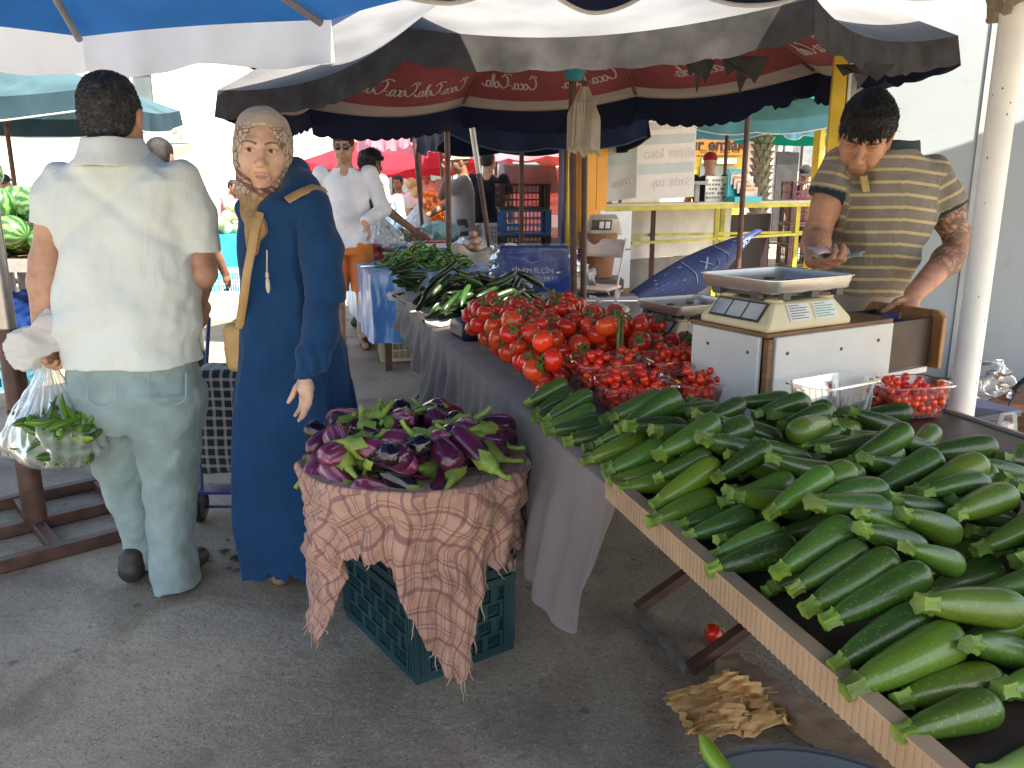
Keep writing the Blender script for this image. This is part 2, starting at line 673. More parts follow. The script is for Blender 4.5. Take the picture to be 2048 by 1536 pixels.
# ------------------------------------------------------------------ setting: ground, walls, buildings
def ground_mat():
	m = mat('asphalt', (.29, .242, .185), .75, var=.38, scale=1.1, bump=.0, detail=8)
	n, l, p = nodes_of(m)
	base = p.inputs['Base Color'].links[0].from_socket
	tc = n.new('ShaderNodeTexCoord')
	# aggregate: pale and dark stones
	vo = n.new('ShaderNodeTexVoronoi'); vo.inputs['Scale'].default_value = 150
	l.new(tc.outputs['Object'], vo.inputs['Vector'])
	wn = n.new('ShaderNodeSeparateColor'); l.new(vo.outputs['Color'], wn.inputs[0])
	r1 = n.new('ShaderNodeMapRange'); r1.inputs[1].default_value, r1.inputs[2].default_value = .8, .97
	r1.inputs[3].default_value, r1.inputs[4].default_value = 0, .38
	l.new(wn.outputs[0], r1.inputs[0])
	mx = n.new('ShaderNodeMix'); mx.data_type = 'RGBA'
	l.new(r1.outputs[0], mx.inputs[0]); l.new(base, mx.inputs[6]); mx.inputs[7].default_value = (.46, .44, .40, 1)
	r2 = n.new('ShaderNodeMapRange'); r2.inputs[1].default_value, r2.inputs[2].default_value = .16, .02
	r2.inputs[3].default_value, r2.inputs[4].default_value = 0, .6
	l.new(wn.outputs[1], r2.inputs[0])
	m2 = n.new('ShaderNodeMix'); m2.data_type = 'RGBA'
	l.new(r2.outputs[0], m2.inputs[0]); l.new(mx.outputs[2], m2.inputs[6]); m2.inputs[7].default_value = (.10, .09, .08, 1)
	# blotchy oil and damp stains
	nz = n.new('ShaderNodeTexNoise'); nz.inputs['Scale'].default_value = 2.3; nz.inputs['Detail'].default_value = 7; nz.inputs['Distortion'].default_value = .8
	l.new(tc.outputs['Object'], nz.inputs['Vector'])
	r3 = n.new('ShaderNodeMapRange'); r3.inputs[1].default_value, r3.inputs[2].default_value = .5, .72
	r3.inputs[3].default_value, r3.inputs[4].default_value = 0, .75
	l.new(nz.outputs[0], r3.inputs[0])
	m3 = n.new('ShaderNodeMix'); m3.data_type = 'RGBA'
	l.new(r3.outputs[0], m3.inputs[0]); l.new(m2.outputs[2], m3.inputs[6]); m3.inputs[7].default_value = (.10, .073, .048, 1)
	# small dark spots of trodden gum
	v2 = n.new('ShaderNodeTexVoronoi'); v2.inputs['Scale'].default_value = 5.5
	l.new(tc.outputs['Object'], v2.inputs['Vector'])
	r4 = n.new('ShaderNodeMapRange'); r4.inputs[1].default_value, r4.inputs[2].default_value = .1, .06
	r4.inputs[3].default_value, r4.inputs[4].default_value = 0, .6
	l.new(v2.outputs['Distance'], r4.inputs[0])
	m4 = n.new('ShaderNodeMix'); m4.data_type = 'RGBA'
	l.new(r4.outputs[0], m4.inputs[0]); l.new(m3.outputs[2], m4.inputs[6]); m4.inputs[7].default_value = (.045, .04, .036, 1)
	l.new(m4.outputs[2], p.inputs['Base Color'])
	bp = n.new('ShaderNodeBump'); bp.inputs['Strength'].default_value = .3; bp.inputs['Distance'].default_value = .004
	l.new(vo.outputs['Distance'], bp.inputs['Height'])
	nb = n.new('ShaderNodeTexNoise'); nb.inputs['Scale'].default_value = 24; nb.inputs['Detail'].default_value = 8
	l.new(tc.outputs['Object'], nb.inputs['Vector'])
	b2 = n.new('ShaderNodeBump'); b2.inputs['Strength'].default_value = .35; b2.inputs['Distance'].default_value = .02
	l.new(nb.outputs[0], b2.inputs['Height']); l.new(bp.outputs[0], b2.inputs['Normal'])
	l.new(b2.outputs[0], p.inputs['Normal'])
	return m
g = MB(); g._add([(-90, -40, 0), (90, -40, 0), (90, 150, 0), (-90, 150, 0)], [(0, 1, 2, 3)])
tag(g.build('ground', ground_mat(), smooth=False), 'worn grey asphalt of the market street', None, None, 'structure')

M_white = mat('white_paint', (.72, .72, .70), .5, var=.06, scale=4, bump=.05, bscale=30)
M_cream = mat('cream_render', (.82, .77, .68), .85, var=.08, scale=1.5, bump=.1, bscale=20)
M_glass = mat('dark_glass', (.10, .12, .13), .12, var=.2, scale=2)
M_black = mat('black_plastic', (.018, .018, .02), .45, var=.2)
M_yel = mat('yellow_paint', (.62, .44, .04), .45, var=.14, scale=7, bump=.08)
M_yelg = mat('yellow_green_paint', (.38, .35, .035), .45, var=.2, scale=9, bump=.1)
M_orange = mat('orange_panel', (.70, .30, .01), .45, var=.08, scale=3)
M_steel = mat('steel_tube', (.46, .45, .44), .34, var=.15, scale=12, metal=.85)
M_brown = mat('brown_painted_steel', (.085, .04, .028), .5, var=.35, scale=14, bump=.15, bscale=50)
M_dwood = mat('brown_wood', (.17, .08, .035), .55, var=.35, scale=5, stretch=(1, 8, 8), bump=.1)

def wallmat():
	m = mat('wall_sheet', (.31, .36, .40), .38, var=.06, scale=1.2)
	n, l, p = nodes_of(m)
	base = p.inputs['Base Color'].links[0].from_socket
	tc = n.new('ShaderNodeTexCoord')
	nz = n.new('ShaderNodeTexNoise'); nz.inputs['Scale'].default_value = 6; nz.inputs['Detail'].default_value = 9; nz.inputs['Distortion'].default_value = 1.5
	mp = n.new('ShaderNodeMapping'); mp.inputs['Scale'].default_value = (1, 1, .7)
	l.new(tc.outputs['Object'], mp.inputs[0]); l.new(mp.outputs[0], nz.inputs['Vector'])
	r = n.new('ShaderNodeMapRange'); r.inputs[1].default_value, r.inputs[2].default_value = .6, .75
	r.inputs[4].default_value = .45
	l.new(nz.outputs[0], r.inputs[0])
	mx = n.new('ShaderNodeMix'); mx.data_type = 'RGBA'
	l.new(r.outputs[0], mx.inputs[0]); l.new(base, mx.inputs[6]); mx.inputs[7].default_value = (.26, .27, .27, 1)
	l.new(mx.outputs[2], p.inputs['Base Color'])
	return m
# the sheet wall behind the seller, with its yellow corner post
W0, W1 = Vector((1.83, 4.78, 0)), Vector((4.0, 4.2, 0))
wd = (W1 - W0).normalized(); wn_ = Vector((-wd.y, wd.x, 0))
e = empty('sheet_wall', W0, 'scuffed pale grey metal sheet wall behind the seller in the striped polo', 'wall')
b = MB(); b.bar(W0 + Vector((0, 0, 1.55)) + wn_ * .03, W1 + Vector((0, 0, 1.55)) + wn_ * .03, .05, 3.1)
world_child(b.build('wall_panel', wallmat(), smooth=False), e)
b = MB(); b.box((1.79, 4.78, 1.5), (.075, .07, 3.0), (0, 0, -.26))
b.box((1.838, 4.757, 1.5), (.018, .05, 3.0), (0, 0, -.26), m=1)
world_child(b.build('corner_post', [M_yel, M_white], bevel=.006), e)
b = MB()
for k in range(3):
	p0 = W0 + wd * (.75 * k + .7)
	b.bar(p0 + Vector((0, 0, .1)) - wn_ * .002, p0 + Vector((0, 0, 3.0)) - wn_ * .002, .03, .008, up=wn_)
world_child(b.build('seam_strip', mat('wall_seam', (.35, .39, .41), .4, var=.1)), e)
# skirting shelf with dark clutter at the wall's foot
b = MB(); b.bar(W0 + wd * .6 - wn_ * .3 + Vector((0, 0, .32)), W1 - wn_ * .3 + Vector((0, 0, .32)), .55, .045)
b.bar(W0 + wd * .6 - wn_ * .05 + Vector((0, 0, .15)), W1 - wn_ * .05 + Vector((0, 0, .15)), .04, .28)
b.bar(W0 + wd * .7 - wn_ * .5 + Vector((0, 0, .15)), W0 + wd * .75 - wn_ * .05 + Vector((0, 0, .15)), .04, .28)
tag(b.build('low_bench', M_dwood, bevel=.004), 'low brown wooden bench along the foot of the grey sheet wall', 'bench')

# ------------------------------------------------------------------ far buildings
def building(name, x0, x1, y, z1, m, label, wins, acs=(), depth=8, balc=()):
	e = empty(name, ((x0 + x1) / 2, y, 0), label, 'building')
	b = MB(); b.box(((x0 + x1) / 2, y + depth / 2, z1 / 2), (x1 - x0, depth, z1))
	world_child(b.build('facade', m, smooth=False), e)
	b = MB(); b.box(((x0 + x1) / 2, y - .2, z1 + .1), (x1 - x0 + .5, .5, .22)); b.box(((x0 + x1) / 2, y - .1, z1 * .46), (x1 - x0, .22, .18))
	world_child(b.build('cornice', m, smooth=False), e)
	for (wx, wz, ww, wh) in wins:
		b = MB(); b.box((wx, y - .02, wz), (ww, .06, wh))
		f = world_child(b.build('window', M_glass, smooth=False), e)
		b = MB()
		for sx in (-1, 1):
			b.box((wx + sx * ww / 2, y - .06, wz), (.08, .12, wh + .16))
		b.box((wx, y - .06, wz + wh / 2), (ww + .08, .125, .08)); b.box((wx, y - .09, wz - wh / 2), (ww + .3, .2, .08)); b.box((wx, y - .065, wz), (.05, .1, wh))
		world_child(b.build('frame', M_white, smooth=False), f)
	for (ax, az) in acs:
		b = MB(); b.box((ax, y - .25, az), (.95, .36, .62)); b.box((ax, y - .2, az - .36), (.8, .4, .05))
		a_ = world_child(b.build('air_conditioner', M_white, smooth=False), e)
		b = MB(); b.cyl((ax + .18, y - .44, az), (ax + .18, y - .455, az), .24, n=20)
		b.cyl((ax + .18, y - .456, az), (ax + .18, y - .47, az), .06, n=12)
		world_child(b.build('fan_grille', mat('grille', (.22, .22, .22), .6)), a_)
	return e
building('apartment_building', -24, -8.2, 23, 7.4, M_cream, 'sunlit cream apartment building beyond the watermelons, with shutters and wall units', [(-20, 3.6, 1.5, 1.5), (-15.9, 3.5, 1.6, 1.0), (-12.4, 3.6, 1.2, 1.5), (-10, 3.6, 1.2, 1.4), (-20, 6, 1.5, 1.4), (-15, 6, 1.5, 1.4), (-10.5, 6, 1.5, 1.4)], [(-9.0, 2.75), (-13.9, 3.3)])
building('apartment_block', -7.7, 3.4, 27, 6.2, mat('white_render', (.75, .73, .69), .85, var=.05), 'pale sunlit apartment block beyond the red parasols', [(-6.6, 4.6, 1.1, 1.6), (-4.6, 4.6, 1.1, 1.6), (-2.2, 4.6, 1.1, 1.6), (.4, 4.6, 1.1, 1.6), (-3, 1.6, 2.4, 1.9), (.3, 1.6, 2.2, 1.9)], [(-5.6, 3.9)])

# shops at the right, seen through the kiosk opening
e = empty('shop_building', (9, 20, 0), 'row of shops behind the palm trunk with an orange sign and a pink sign', 'building')
b = MB(); b.box((10, 24, 3.0), (13, 8, 6.0))
world_child(b.build('facade', mat('shop_wall', (.55, .47, .36), .85, var=.15, scale=2), smooth=False), e)
b = MB(); b.box((10, 19.6, 3.25), (13, .9, .16))
world_child(b.build('awning_slab', mat('slab', (.38, .30, .24), .8), smooth=False), e)
def sgn(n, x0, x1, z0, z1, m, y=19.9):
	b = MB(); b.box(((x0 + x1) / 2, y - .05, (z0 + z1) / 2), (x1 - x0, .12, z1 - z0))
	return world_child(b.build(n, m, smooth=False), e)
def px(u, v, y):
	return at(u, v, y=y)
ORS = mat('orange_sign', (.72, .30, .03), .4, var=.05)
PKS = mat('pink_sign', (.62, .42, .36), .5, var=.05)
INK = mat('dark_ink', (.05, .02, .02), .5, var=.1)
REDI = mat('red_ink', (.45, .04, .05), .5, var=.1)
a_, c_ = px(1380, 280, 19.9), px(1487, 311, 19.9)
s1 = sgn('shop_sign', a_.x, c_.x, c_.z, a_.z, ORS)
text_mesh('sign_text', 'ur emlak', .36, frame(px(1434, 272, 19.8) + Vector((.0, 0, -.03)), (1, 0, 0), (0, 0, 1)), INK, None, bold=.012)
o = bpy.data.objects['sign_text']; o.location = px(1435, 290, 19.78); world_child(o, s1)
t2 = text_mesh('sign_text', '0212 55  0532 418', .12, frame(px(1440, 303, 19.78), (1, 0, 0), (0, 0, 1)), INK); world_child(t2, s1)
a_, c_ = px(1386, 313, 19.9), px(1478, 392, 19.9)
sgn('shop_front', a_.x, c_.x, .1, a_.z, mat('yellow_front', (.60, .42, .04), .5), 19.96)
a_, c_ = px(1398, 333, 19.88), px(1468, 362, 19.88)
s2 = sgn('shop_window', a_.x, c_.x, .9, a_.z, M_glass, 19.86)
a_, c_ = px(1402, 317, 19.88), px(1470, 327, 19.88)
sgn('notice_board', a_.x, c_.x, c_.z, a_.z, M_white, 19.86)
a_, c_ = px(1528, 254, 19.9), px(1588, 283, 19.9)
s3 = sgn('shop_sign', a_.x, c_.x, c_.z, a_.z, PKS)
world_child(text_mesh('sign_text', 'NET', .34, frame(px(1552, 262, 19.78), (1, 0, 0), (0, 0, 1)), REDI), s3)
world_child(text_mesh('sign_text', 'KURU TEMİZLEME', .19, frame(px(1560, 273, 19.78), (1, 0, 0), (0, 0, 1)), INK, bold=.006), s3)
a_, c_ = px(1530, 278, 19.8), px(1583, 282, 19.8)
sgn('sign_stripe', a_.x, c_.x, c_.z - .03, a_.z - .03, REDI, 19.80)
a_, c_ = px(1530, 288, 19.9), px(1592, 400, 19.9)
sgn('shop_front', a_.x, c_.x, .05, a_.z, mat('grey_front', (.5, .48, .44), .6), 19.97)
a_, c_ = px(1552, 305, 19.9), px(1588, 400, 19.9)
sgn('door', a_.x, c_.x, .08, a_.z, mat('dark_doorway', (.03, .03, .035), .4), 19.90)
for (u0, u1, v0, v1) in ((1536, 1545, 285, 335), (1556, 1563, 288, 303), (1570, 1583, 287, 303)):
	a_, c_ = px(u0, v0, 19.8), px(u1, v1, 19.8)
	sgn('window_poster', a_.x, c_.x, c_.z, a_.z, M_white, 19.84)
a_, c_ = px(1604, 250, 19.9), px(1634, 278, 19.9)
f_ = sgn('air_conditioner', a_.x, c_.x, c_.z, a_.z, M_white, 19.7)
b = MB(); q = px(1612, 262, 19.6); b.cyl(q, q + Vector((0, -.03, 0)), .16, n=18)
world_child(b.build('fan_grille', mat('grille', (.22, .22, .22), .6)), f_)
a_, c_ = px(1606, 282, 19.9), px(1640, 400, 19.9)
sgn('shutter', a_.x, c_.x, .05, a_.z, mat('pale_shutter', (.42, .46, .47), .5), 19.93)

# palm trunk in the sun
pb = px(1518, 400, 14.0); pb.z = 0
e = empty('palm_tree', pb, 'sunlit palm trunk with rough leaf stubs between the two shop signs', 'tree')
b = MB(); b.tube([pb + Vector((0, 0, z)) for z in (0, .6, 1.5, 2.6, 3.7)], [.2, .15, .14, .14, .16], 16)
for i in range(30):
	for k in range(9):
		z = .3 + i * .11
		a = 2 * math.pi * (k / 9 + (i % 2) / 18)
		r0 = .135 + (.05 if z < .5 else 0)
		p0 = pb + Vector((math.cos(a) * r0 * .9, math.sin(a) * r0 * .9, z))
		p1 = pb + Vector((math.cos(a) * (r0 + .05), math.sin(a) * (r0 + .05), z + .085))
		b.bar(p0, p1, .075, .022, up=(math.cos(a), math.sin(a), .3))
world_child(b.build('trunk', mat('palm_bark', (.34, .27, .2), .9, var=.3, scale=9, bump=.3), smooth=False), e)
b = MB()
for k in range(26):
	a = 2 * math.pi * k / 26 * 2.4
	dr = rng.uniform(.4, 1.5)
	path = [pb + Vector((math.cos(a) * t * 1.8, math.sin(a) * t * 1.8, 3.6 + dr * t * 1.3 - 1.7 * t * t)) for t in np.linspace(0, 1, 9)]
	b.tube(path, [.02] * 8 + [.005], 5)
	for i in range(1, 9):
		for sgn_ in (-1, 1):
			for q in (0, .5):
				p0 = path[i - 1].lerp(path[i], q)
				sd = Vector((-math.sin(a), math.cos(a), -.35)) * sgn_
				tip = p0 + sd * .38 + Vector((math.cos(a), math.sin(a), -.2)) * .2
				wv = Vector((math.cos(a), math.sin(a), 0)) * .018
				b._add([p0 - wv, p0 + wv, tip], [(0, 1, 2)])
world_child(b.build('crown', mat('palm_leaf', (.06, .1, .03), .5, var=.3, orand=.1)), e)

def leafy_tree(x, y, h, r, label, n=1500, seed=1):
	q = random.Random(seed)
	e = empty('broadleaf_tree', (x, y, 0), label, 'tree')
	b = MB(); b.tube([(x, y, 0), (x + .05, y, h * .3), (x - .05, y, h * .62)], [.17, .13, .07], 10)
	for k in range(7):
		a = q.uniform(0, 6.28)
		b.tube([(x, y, h * (.35 + .03 * k)), (x + math.cos(a) * r * .4, y + math.sin(a) * r * .4, h * .6), (x + math.cos(a) * r * .75, y + math.sin(a) * r * .75, h * q.uniform(.65, .9))], [.06, .04, .015], 6)
	world_child(b.build('trunk', mat('bark', (.13, .09, .06), .9, var=.3, bump=.3)), e)
	b = MB()
	cl = [(q.uniform(-.75, .75) * r, q.uniform(-.75, .75) * r, q.uniform(-.4, .55) * r, q.uniform(.25, .5) * r) for _ in range(16)]
	for i in range(n):
		cx, cy, cz, cr = q.choice(cl)
		d = Vector((q.gauss(0, 1), q.gauss(0, 1), q.gauss(0, 1))).normalized() * cr * q.uniform(.5, 1)
		p = Vector((x + cx, y + cy, h * .72 + cz)) + d
		s = q.uniform(.07, .16)
		u = Vector((q.gauss(0, 1), q.gauss(0, 1), q.gauss(0, 1))).normalized() * s
		v = u.orthogonal().normalized() * s * .55
		b._add([p - u, p + v, p + u, p - v], [(0, 1, 2, 3)])
	world_child(b.build('crown', mat('leaf', (.07, .11, .03), .55, var=.35, scale=2, transl=.2), smooth=False), e)
leafy_tree(-1.9, 18.5, 4.0, 1.6, 'green street tree behind the man in the white cap', 2200, 3)
leafy_tree(1.9, 19.5, 3.2, 1.2, 'small tree beyond the parked van by the yellow pillar', 1400, 5)
# ------------------------------------------------------------------ market umbrellas
def panel_fn(hub, a, b, sag, belly=.0, lift=0.0, grow=0.0):
	hub, a, b = Vector(hub), Vector(a), Vector(b)
	mid = (a + b) / 2
	n = (b - a).cross(hub - mid).normalized()
	if n.z < 0:
		n = -n
	def fn(r, t):                       # r 0 rim .. 1 hub, t along the rim
		p = a.lerp(b, t)
		s = 4 * t * (1 - t)
		p = p + (p - Vector((hub.x, hub.y, p.z))) * (grow - .045 * s)
		p.z -= sag * s
		q = p.lerp(hub, r)
		q.z -= belly * math.sin(math.pi * min(1, r * 1.1)) * (.35 + .65 * s)
		return q + n * lift
	return fn

def umbrella(name, label, hub, verts, m_top, group=None, m_under=None, sag=.08, belly=.03, val=.2, m_val=None, scal=5, scal_d=.03, trim=None, pole=None, m_pole=None, ribs=True, rib_r=.012, panels=None, m_rib=None, val_fl=.02, seed=1, vpan=None):
	e = empty(name, (hub[0], hub[1], 0), label, 'umbrella', group)
	q = random.Random(seed)
	N = len(verts)
	b = MB()
	for i in range(N):
		if panels is None or i in panels:
			b.grid(panel_fn(hub, verts[i], verts[(i + 1) % N], sag, belly), 10, 14)
	world_child(b.build('canopy', m_top, angle=25), e)
	if m_under is not None:
		b = MB()
		for i in range(N):
			if panels is None or i in panels:
				b.grid(panel_fn(hub, verts[i], verts[(i + 1) % N], sag, belly, lift=-.035), 10, 14)
		world_child(b.build('lining', m_under, angle=25), e)
	if val:
		b, bt = MB(), MB()
		for i in range(N):
			if vpan is not None and i not in vpan:
				continue
			f = panel_fn(hub, verts[i], verts[(i + 1) % N], sag, belly)
			ph = q.uniform(0, 6)
			def v_(u, v, f=f, ph=ph):
				p = f(0, v)
				o = (p - Vector((hub[0], hub[1], p.z))).normalized()
				dd = val + scal_d * (abs(math.sin(math.pi * scal * v)) - .5)
				dd *= 1 + .06 * math.sin(9 * v + ph)
				p = p + o * (.012 * u + val_fl * u * math.sin(v * 19 + ph) + val_fl * .5 * u * math.sin(v * 41 + 2 * ph))
				p.z -= dd * u
				return p
			b.grid(v_, 5, 40)
			if trim is not None:
				bt.tube([v_(1, k / 40) for k in range(41)], .008, 6)
		world_child(b.build('valance', m_val or m_top, angle=60), e)
		if trim is not None:
			world_child(bt.build('trim', trim), e)
	if ribs:
		for i in range(N):
			b = MB()
			b.tube([Vector(verts[i]).lerp(Vector(hub), .04) + Vector((0, 0, -.05)), (Vector(verts[i]).lerp(Vector(hub), .5)) + Vector((0, 0, -.06)), Vector(hub) + Vector((0, 0, -.07))], rib_r, 8)
			world_child(b.build('rib', m_rib or M_steel), e)
	if pole:
		b = MB(); b.tube([Vector(pole[0]), Vector(pole[1])], pole[2], 12)
		world_child(b.build('pole', m_pole or M_brown), e)
	return e

def fabric(name, col, transl=.25, rough=.8, var=.15, scale=3, bump=.12, bscale=18, **k):
	return mat(name, col, rough, var=var, scale=scale, bump=bump, bscale=bscale, transl=transl, spec=.15, **k)
F_blue = fabric('blue_canvas', (.010, .062, .19), .3, var=.12)
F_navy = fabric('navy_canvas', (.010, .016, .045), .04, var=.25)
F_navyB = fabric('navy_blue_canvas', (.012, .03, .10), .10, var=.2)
F_white = fabric('white_canvas', (.88, .87, .84), .6, var=.06)
F_greyval = fabric('grey_band_canvas', (.045, .044, .046), .05, var=.3, scale=9)

# dirty off-white cover of the big parasol
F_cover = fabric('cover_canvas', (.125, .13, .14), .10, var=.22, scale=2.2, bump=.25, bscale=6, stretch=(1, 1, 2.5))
F_teal = fabric('teal_canvas', (.0, .22, .16), .45, var=.1)
F_bluegrey = fabric('faded_blue_canvas', (.05, .10, .125), .2, var=.2)
F_lblue = fabric('light_blue_canvas', (.10, .30, .42), .35, var=.15)
F_red = fabric('red_canvas', (.45, .03, .05), .4, var=.1)
F_pink = fabric('faded_pink_canvas', (.62, .34, .42), .5, var=.1)
F_coral = fabric('coral_canvas', (.62, .17, .13), .4, var=.1)

def coke_mat():
	m = mat('red_lining', (.27, .07, .08), .7, var=.16, scale=3, bump=.1, bscale=12, transl=.15, spec=.15)
	n, l, p = nodes_of(m)
	base = p.inputs['Base Color'].links[0].from_socket
	uv = n.new('ShaderNodeUVMap'); uv.uv_map = 'UVMap'
	sx = n.new('ShaderNodeSeparateXYZ'); l.new(uv.outputs[0], sx.inputs[0])
	# cream band along the rim, navy edge below it
	r1 = n.new('ShaderNodeMath'); r1.operation = 'LESS_THAN'; r1.inputs[1].default_value = .065
	l.new(sx.outputs[0], r1.inputs[0])
	# white wave shape higher up the panel
	wv = n.new('ShaderNodeMath'); wv.operation = 'SINE'
	mu = n.new('ShaderNodeMath'); mu.operation = 'MULTIPLY'; mu.inputs[1].default_value = 6.3
	l.new(sx.outputs[1], mu.inputs[0]); l.new(mu.outputs[0], wv.inputs[0])
	ma = n.new('ShaderNodeMath'); ma.operation = 'MULTIPLY_ADD'; ma.inputs[1].default_value = .05; ma.inputs[2].default_value = .52
	l.new(wv.outputs[0], ma.inputs[0])
	sb = n.new('ShaderNodeMath'); sb.operation = 'SUBTRACT'
	l.new(sx.outputs[0], sb.inputs[0]); l.new(ma.outputs[0], sb.inputs[1])
	ab = n.new('ShaderNodeMath'); ab.operation = 'ABSOLUTE'; l.new(sb.outputs[0], ab.inputs[0])
	lt = n.new('ShaderNodeMath'); lt.operation = 'LESS_THAN'; lt.inputs[1].default_value = .055
	l.new(ab.outputs[0], lt.inputs[0])
	mx_ = n.new('ShaderNodeMath'); mx_.operation = 'MAXIMUM'
	l.new(r1.outputs[0], mx_.inputs[0]); l.new(lt.outputs[0], mx_.inputs[1])
	mx = n.new('ShaderNodeMix'); mx.data_type = 'RGBA'
	l.new(mx_.outputs[0], mx.inputs[0]); l.new(base, mx.inputs[6]); mx.inputs[7].default_value = (.42, .36, .33, 1)
	l.new(mx.outputs[2], p.inputs['Base Color'])
	for nd in n:
		if nd.type == 'BSDF_TRANSLUCENT':
			l.new(mx.outputs[2], nd.inputs[0])
	return m
M_coke = coke_mat()
M_cream_ink = mat('cream_print', (.46, .38, .36), .7, var=.1)

# the flowing script on the lining, drawn as brush strokes in the panel's own plane
def script_strokes():
	def arc(cx, cy, rx, ry, a0, a1, n=14):
		return [(cx + rx * math.cos(R(a0 + (a1 - a0) * i / n)), cy + ry * math.sin(R(a0 + (a1 - a0) * i / n))) for i in range(n + 1)]
	S = []
	S.append(arc(.42, .62, .42, .56, 40, 320) + [(.95, .45), (1.15, .62)])            # C
	S.append([(-.05, 1.1)] + arc(.3, 1.2, .35, .12, 150, 20))
	S.append(arc(1.1, .3, .2, .27, 0, 360))                                         # o
	S.append(arc(1.58, .3, .2, .27, 50, 320))                                       # c
	S.append(arc(2.05, .3, .2, .27, 0, 360)); S.append([(2.26, .56), (2.24, .12), (2.36, .02), (2.5, .18)])   # a
	S.append([(2.5, .36), (2.85, .36)])                                             # -
	S.append(arc(3.35, .62, .42, .56, 40, 320) + [(3.9, .45), (4.1, .62)])           # C
	S.append(arc(3.05, 1.2, .42, .12, 170, 10))
	S.append(arc(4.05, .3, .2, .27, 0, 360))                                        # o
	S.append([(4.38, .3), (4.62, .9), (4.55, 1.2), (4.42, 1.1), (4.4, .3), (4.48, .02), (4.62, .15)])   # l
	S.append(arc(4.86, .3, .2, .27, 0, 360)); S.append([(5.07, .56), (5.05, .12), (5.18, .02), (5.5, .25)])   # a
	return [[(x + .3 * y, y) for x, y in s] for s in S]
def script_on(fn, t0, r0, sx, sy, parent, L, H):
	b = MB()
	for s in script_strokes():
		n = len(s)
		lp, rp = [], []
		for i, (x, y) in enumerate(s):
			x2, y2 = s[min(i + 1, n - 1)]; x1, y1 = s[max(i - 1, 0)]
			dx, dy = x2 - x1, y2 - y1
			ln = math.hypot(dx, dy) + 1e-6
			wd_ = .035 + .05 * abs(dy / ln)
			nx, ny = -dy / ln * wd_, dx / ln * wd_
			for (arr, sg) in ((lp, 1), (rp, -1)):
				t = t0 + (x + sg * nx - 2.7) * sx / L            # reads reversed from below, as print showing through
				r_ = r0 + (y + sg * ny) * sy / H
				arr.append(fn(r_, t))
		vs_ = lp + rp
		b._add(vs_, [(i, i + 1, n + i + 1, n + i) for i in range(n - 1)])
	return world_child(b.build('lettering', M_cream_ink, smooth=False), parent)

# --- the big parasol over the stall: cover, red lining, navy valance, grey band
GH = (.37, 5.1, 3.05)
GV = [(-1.57, 4.64, 1.90), (-.44, 3.76, 2.06), (1.11, 3.27, 2.08), (2.12, 4.2, 2.10), (1.9, 5.35, 2.10), (.88, 6.1, 2.03), (-.39, 6.46, 2.0), (-1.42, 5.95, 1.94)]
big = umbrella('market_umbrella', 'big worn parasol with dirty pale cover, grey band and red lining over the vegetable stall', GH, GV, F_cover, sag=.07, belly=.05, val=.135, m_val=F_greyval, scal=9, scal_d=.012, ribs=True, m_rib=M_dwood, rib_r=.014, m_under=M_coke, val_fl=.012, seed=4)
b = MB()
for i in range(8):
	f = panel_fn(GH, GV[i], GV[(i + 1) % 8], .07, .05, lift=-.03)
	far = i in (4, 5, 6)
	ph = i * 1.7
	def v_(u, v, f=f, ph=ph, far=far):
		p = f(0, v)
		o = (Vector((GH[0], GH[1], p.z)) - p).normalized()
		dd = (.155 if far else .10 if i == 7 else .13 if i == 3 else .03) + .016 * abs(math.sin(math.pi * 13 * v)) + .02 * math.sin(3 * v + ph)
		if i in (2, 3, 4):                                   # torn edge on the right-hand side
			dd -= .07 * max(0, math.sin(7 * v + ph)) * (1 if math.sin(31 * v + ph) > -.2 else .35)
		p = p + o * (.03 + .018 * u * math.sin(v * 17 + ph))
		p.z -= dd * u + .005
		return p
	b.grid(v_, 5, 52)
world_child(b.build('dark_valance', F_navy, angle=60), big)
for i, spots in ((4, ((.46, .14),)), (5, ((.24, .14), (.76, .14))), (6, ((.3, .13), (.72, .13))), (3, ((.5, .14),))):
	f = panel_fn(GH, GV[i], GV[(i + 1) % 8], .07, .05, lift=-.041)
	L = (Vector(GV[i]) - Vector(GV[(i + 1) % 8])).length
	for t0, r0 in spots:
		script_on(f, t0, r0, .085, .095, big, L, 1.5)
	b = MB()                                                # pale disc higher up
	vs_ = [f(.42 + .05 * math.sin(2 * math.pi * k / 20), .5 + .07 * math.cos(2 * math.pi * k / 20)) for k in range(20)]
	b._add(vs_, [tuple(range(20))])
	world_child(b.build('printed_disc', M_cream_ink, smooth=False), big)
b = MB()
b.tube([(.37, 5.1, 3.0), (.355, 5.13, 1.9), (.40, 5.1, .02)], .022, 12); b.tube([(.43, 5.12, 2.0), (.45, 5.1, .02)], .019, 12)
world_child(b.build('pole', M_brown), big)
b = MB(); b.cyl((.36, 5.06, 2.02), (.36, 5.06, 2.09), .06, n=16); b.cyl((.36, 5.06, 2.0), (.36, 5.06, 2.02), .05, n=16)
world_child(b.build('clamp', mat('teal_plastic', (.02, .25, .32), .4)), big)
# torn rags hanging at the right
b = MB()
for (u, v, w_, h_) in ((1490, 112, .2, .16), (1400, 120, .12, .14), (1730, 128, .25, .1)):
	p = at(u, v, y=3.75)
	pts = [p + Vector((x * w_, .01 * math.sin(9 * x), -z * h_)) for x, z in ((-.5, 0), (-.35, .5), (-.2, .35), (-.08, 1), (.1, .45), (.25, .7), (.5, .1), (.5, 0))]
	b = MB(); b._add(pts, [tuple(range(8))]); world_child(b.build('torn_rag', F_greyval, smooth=False), big)
pass

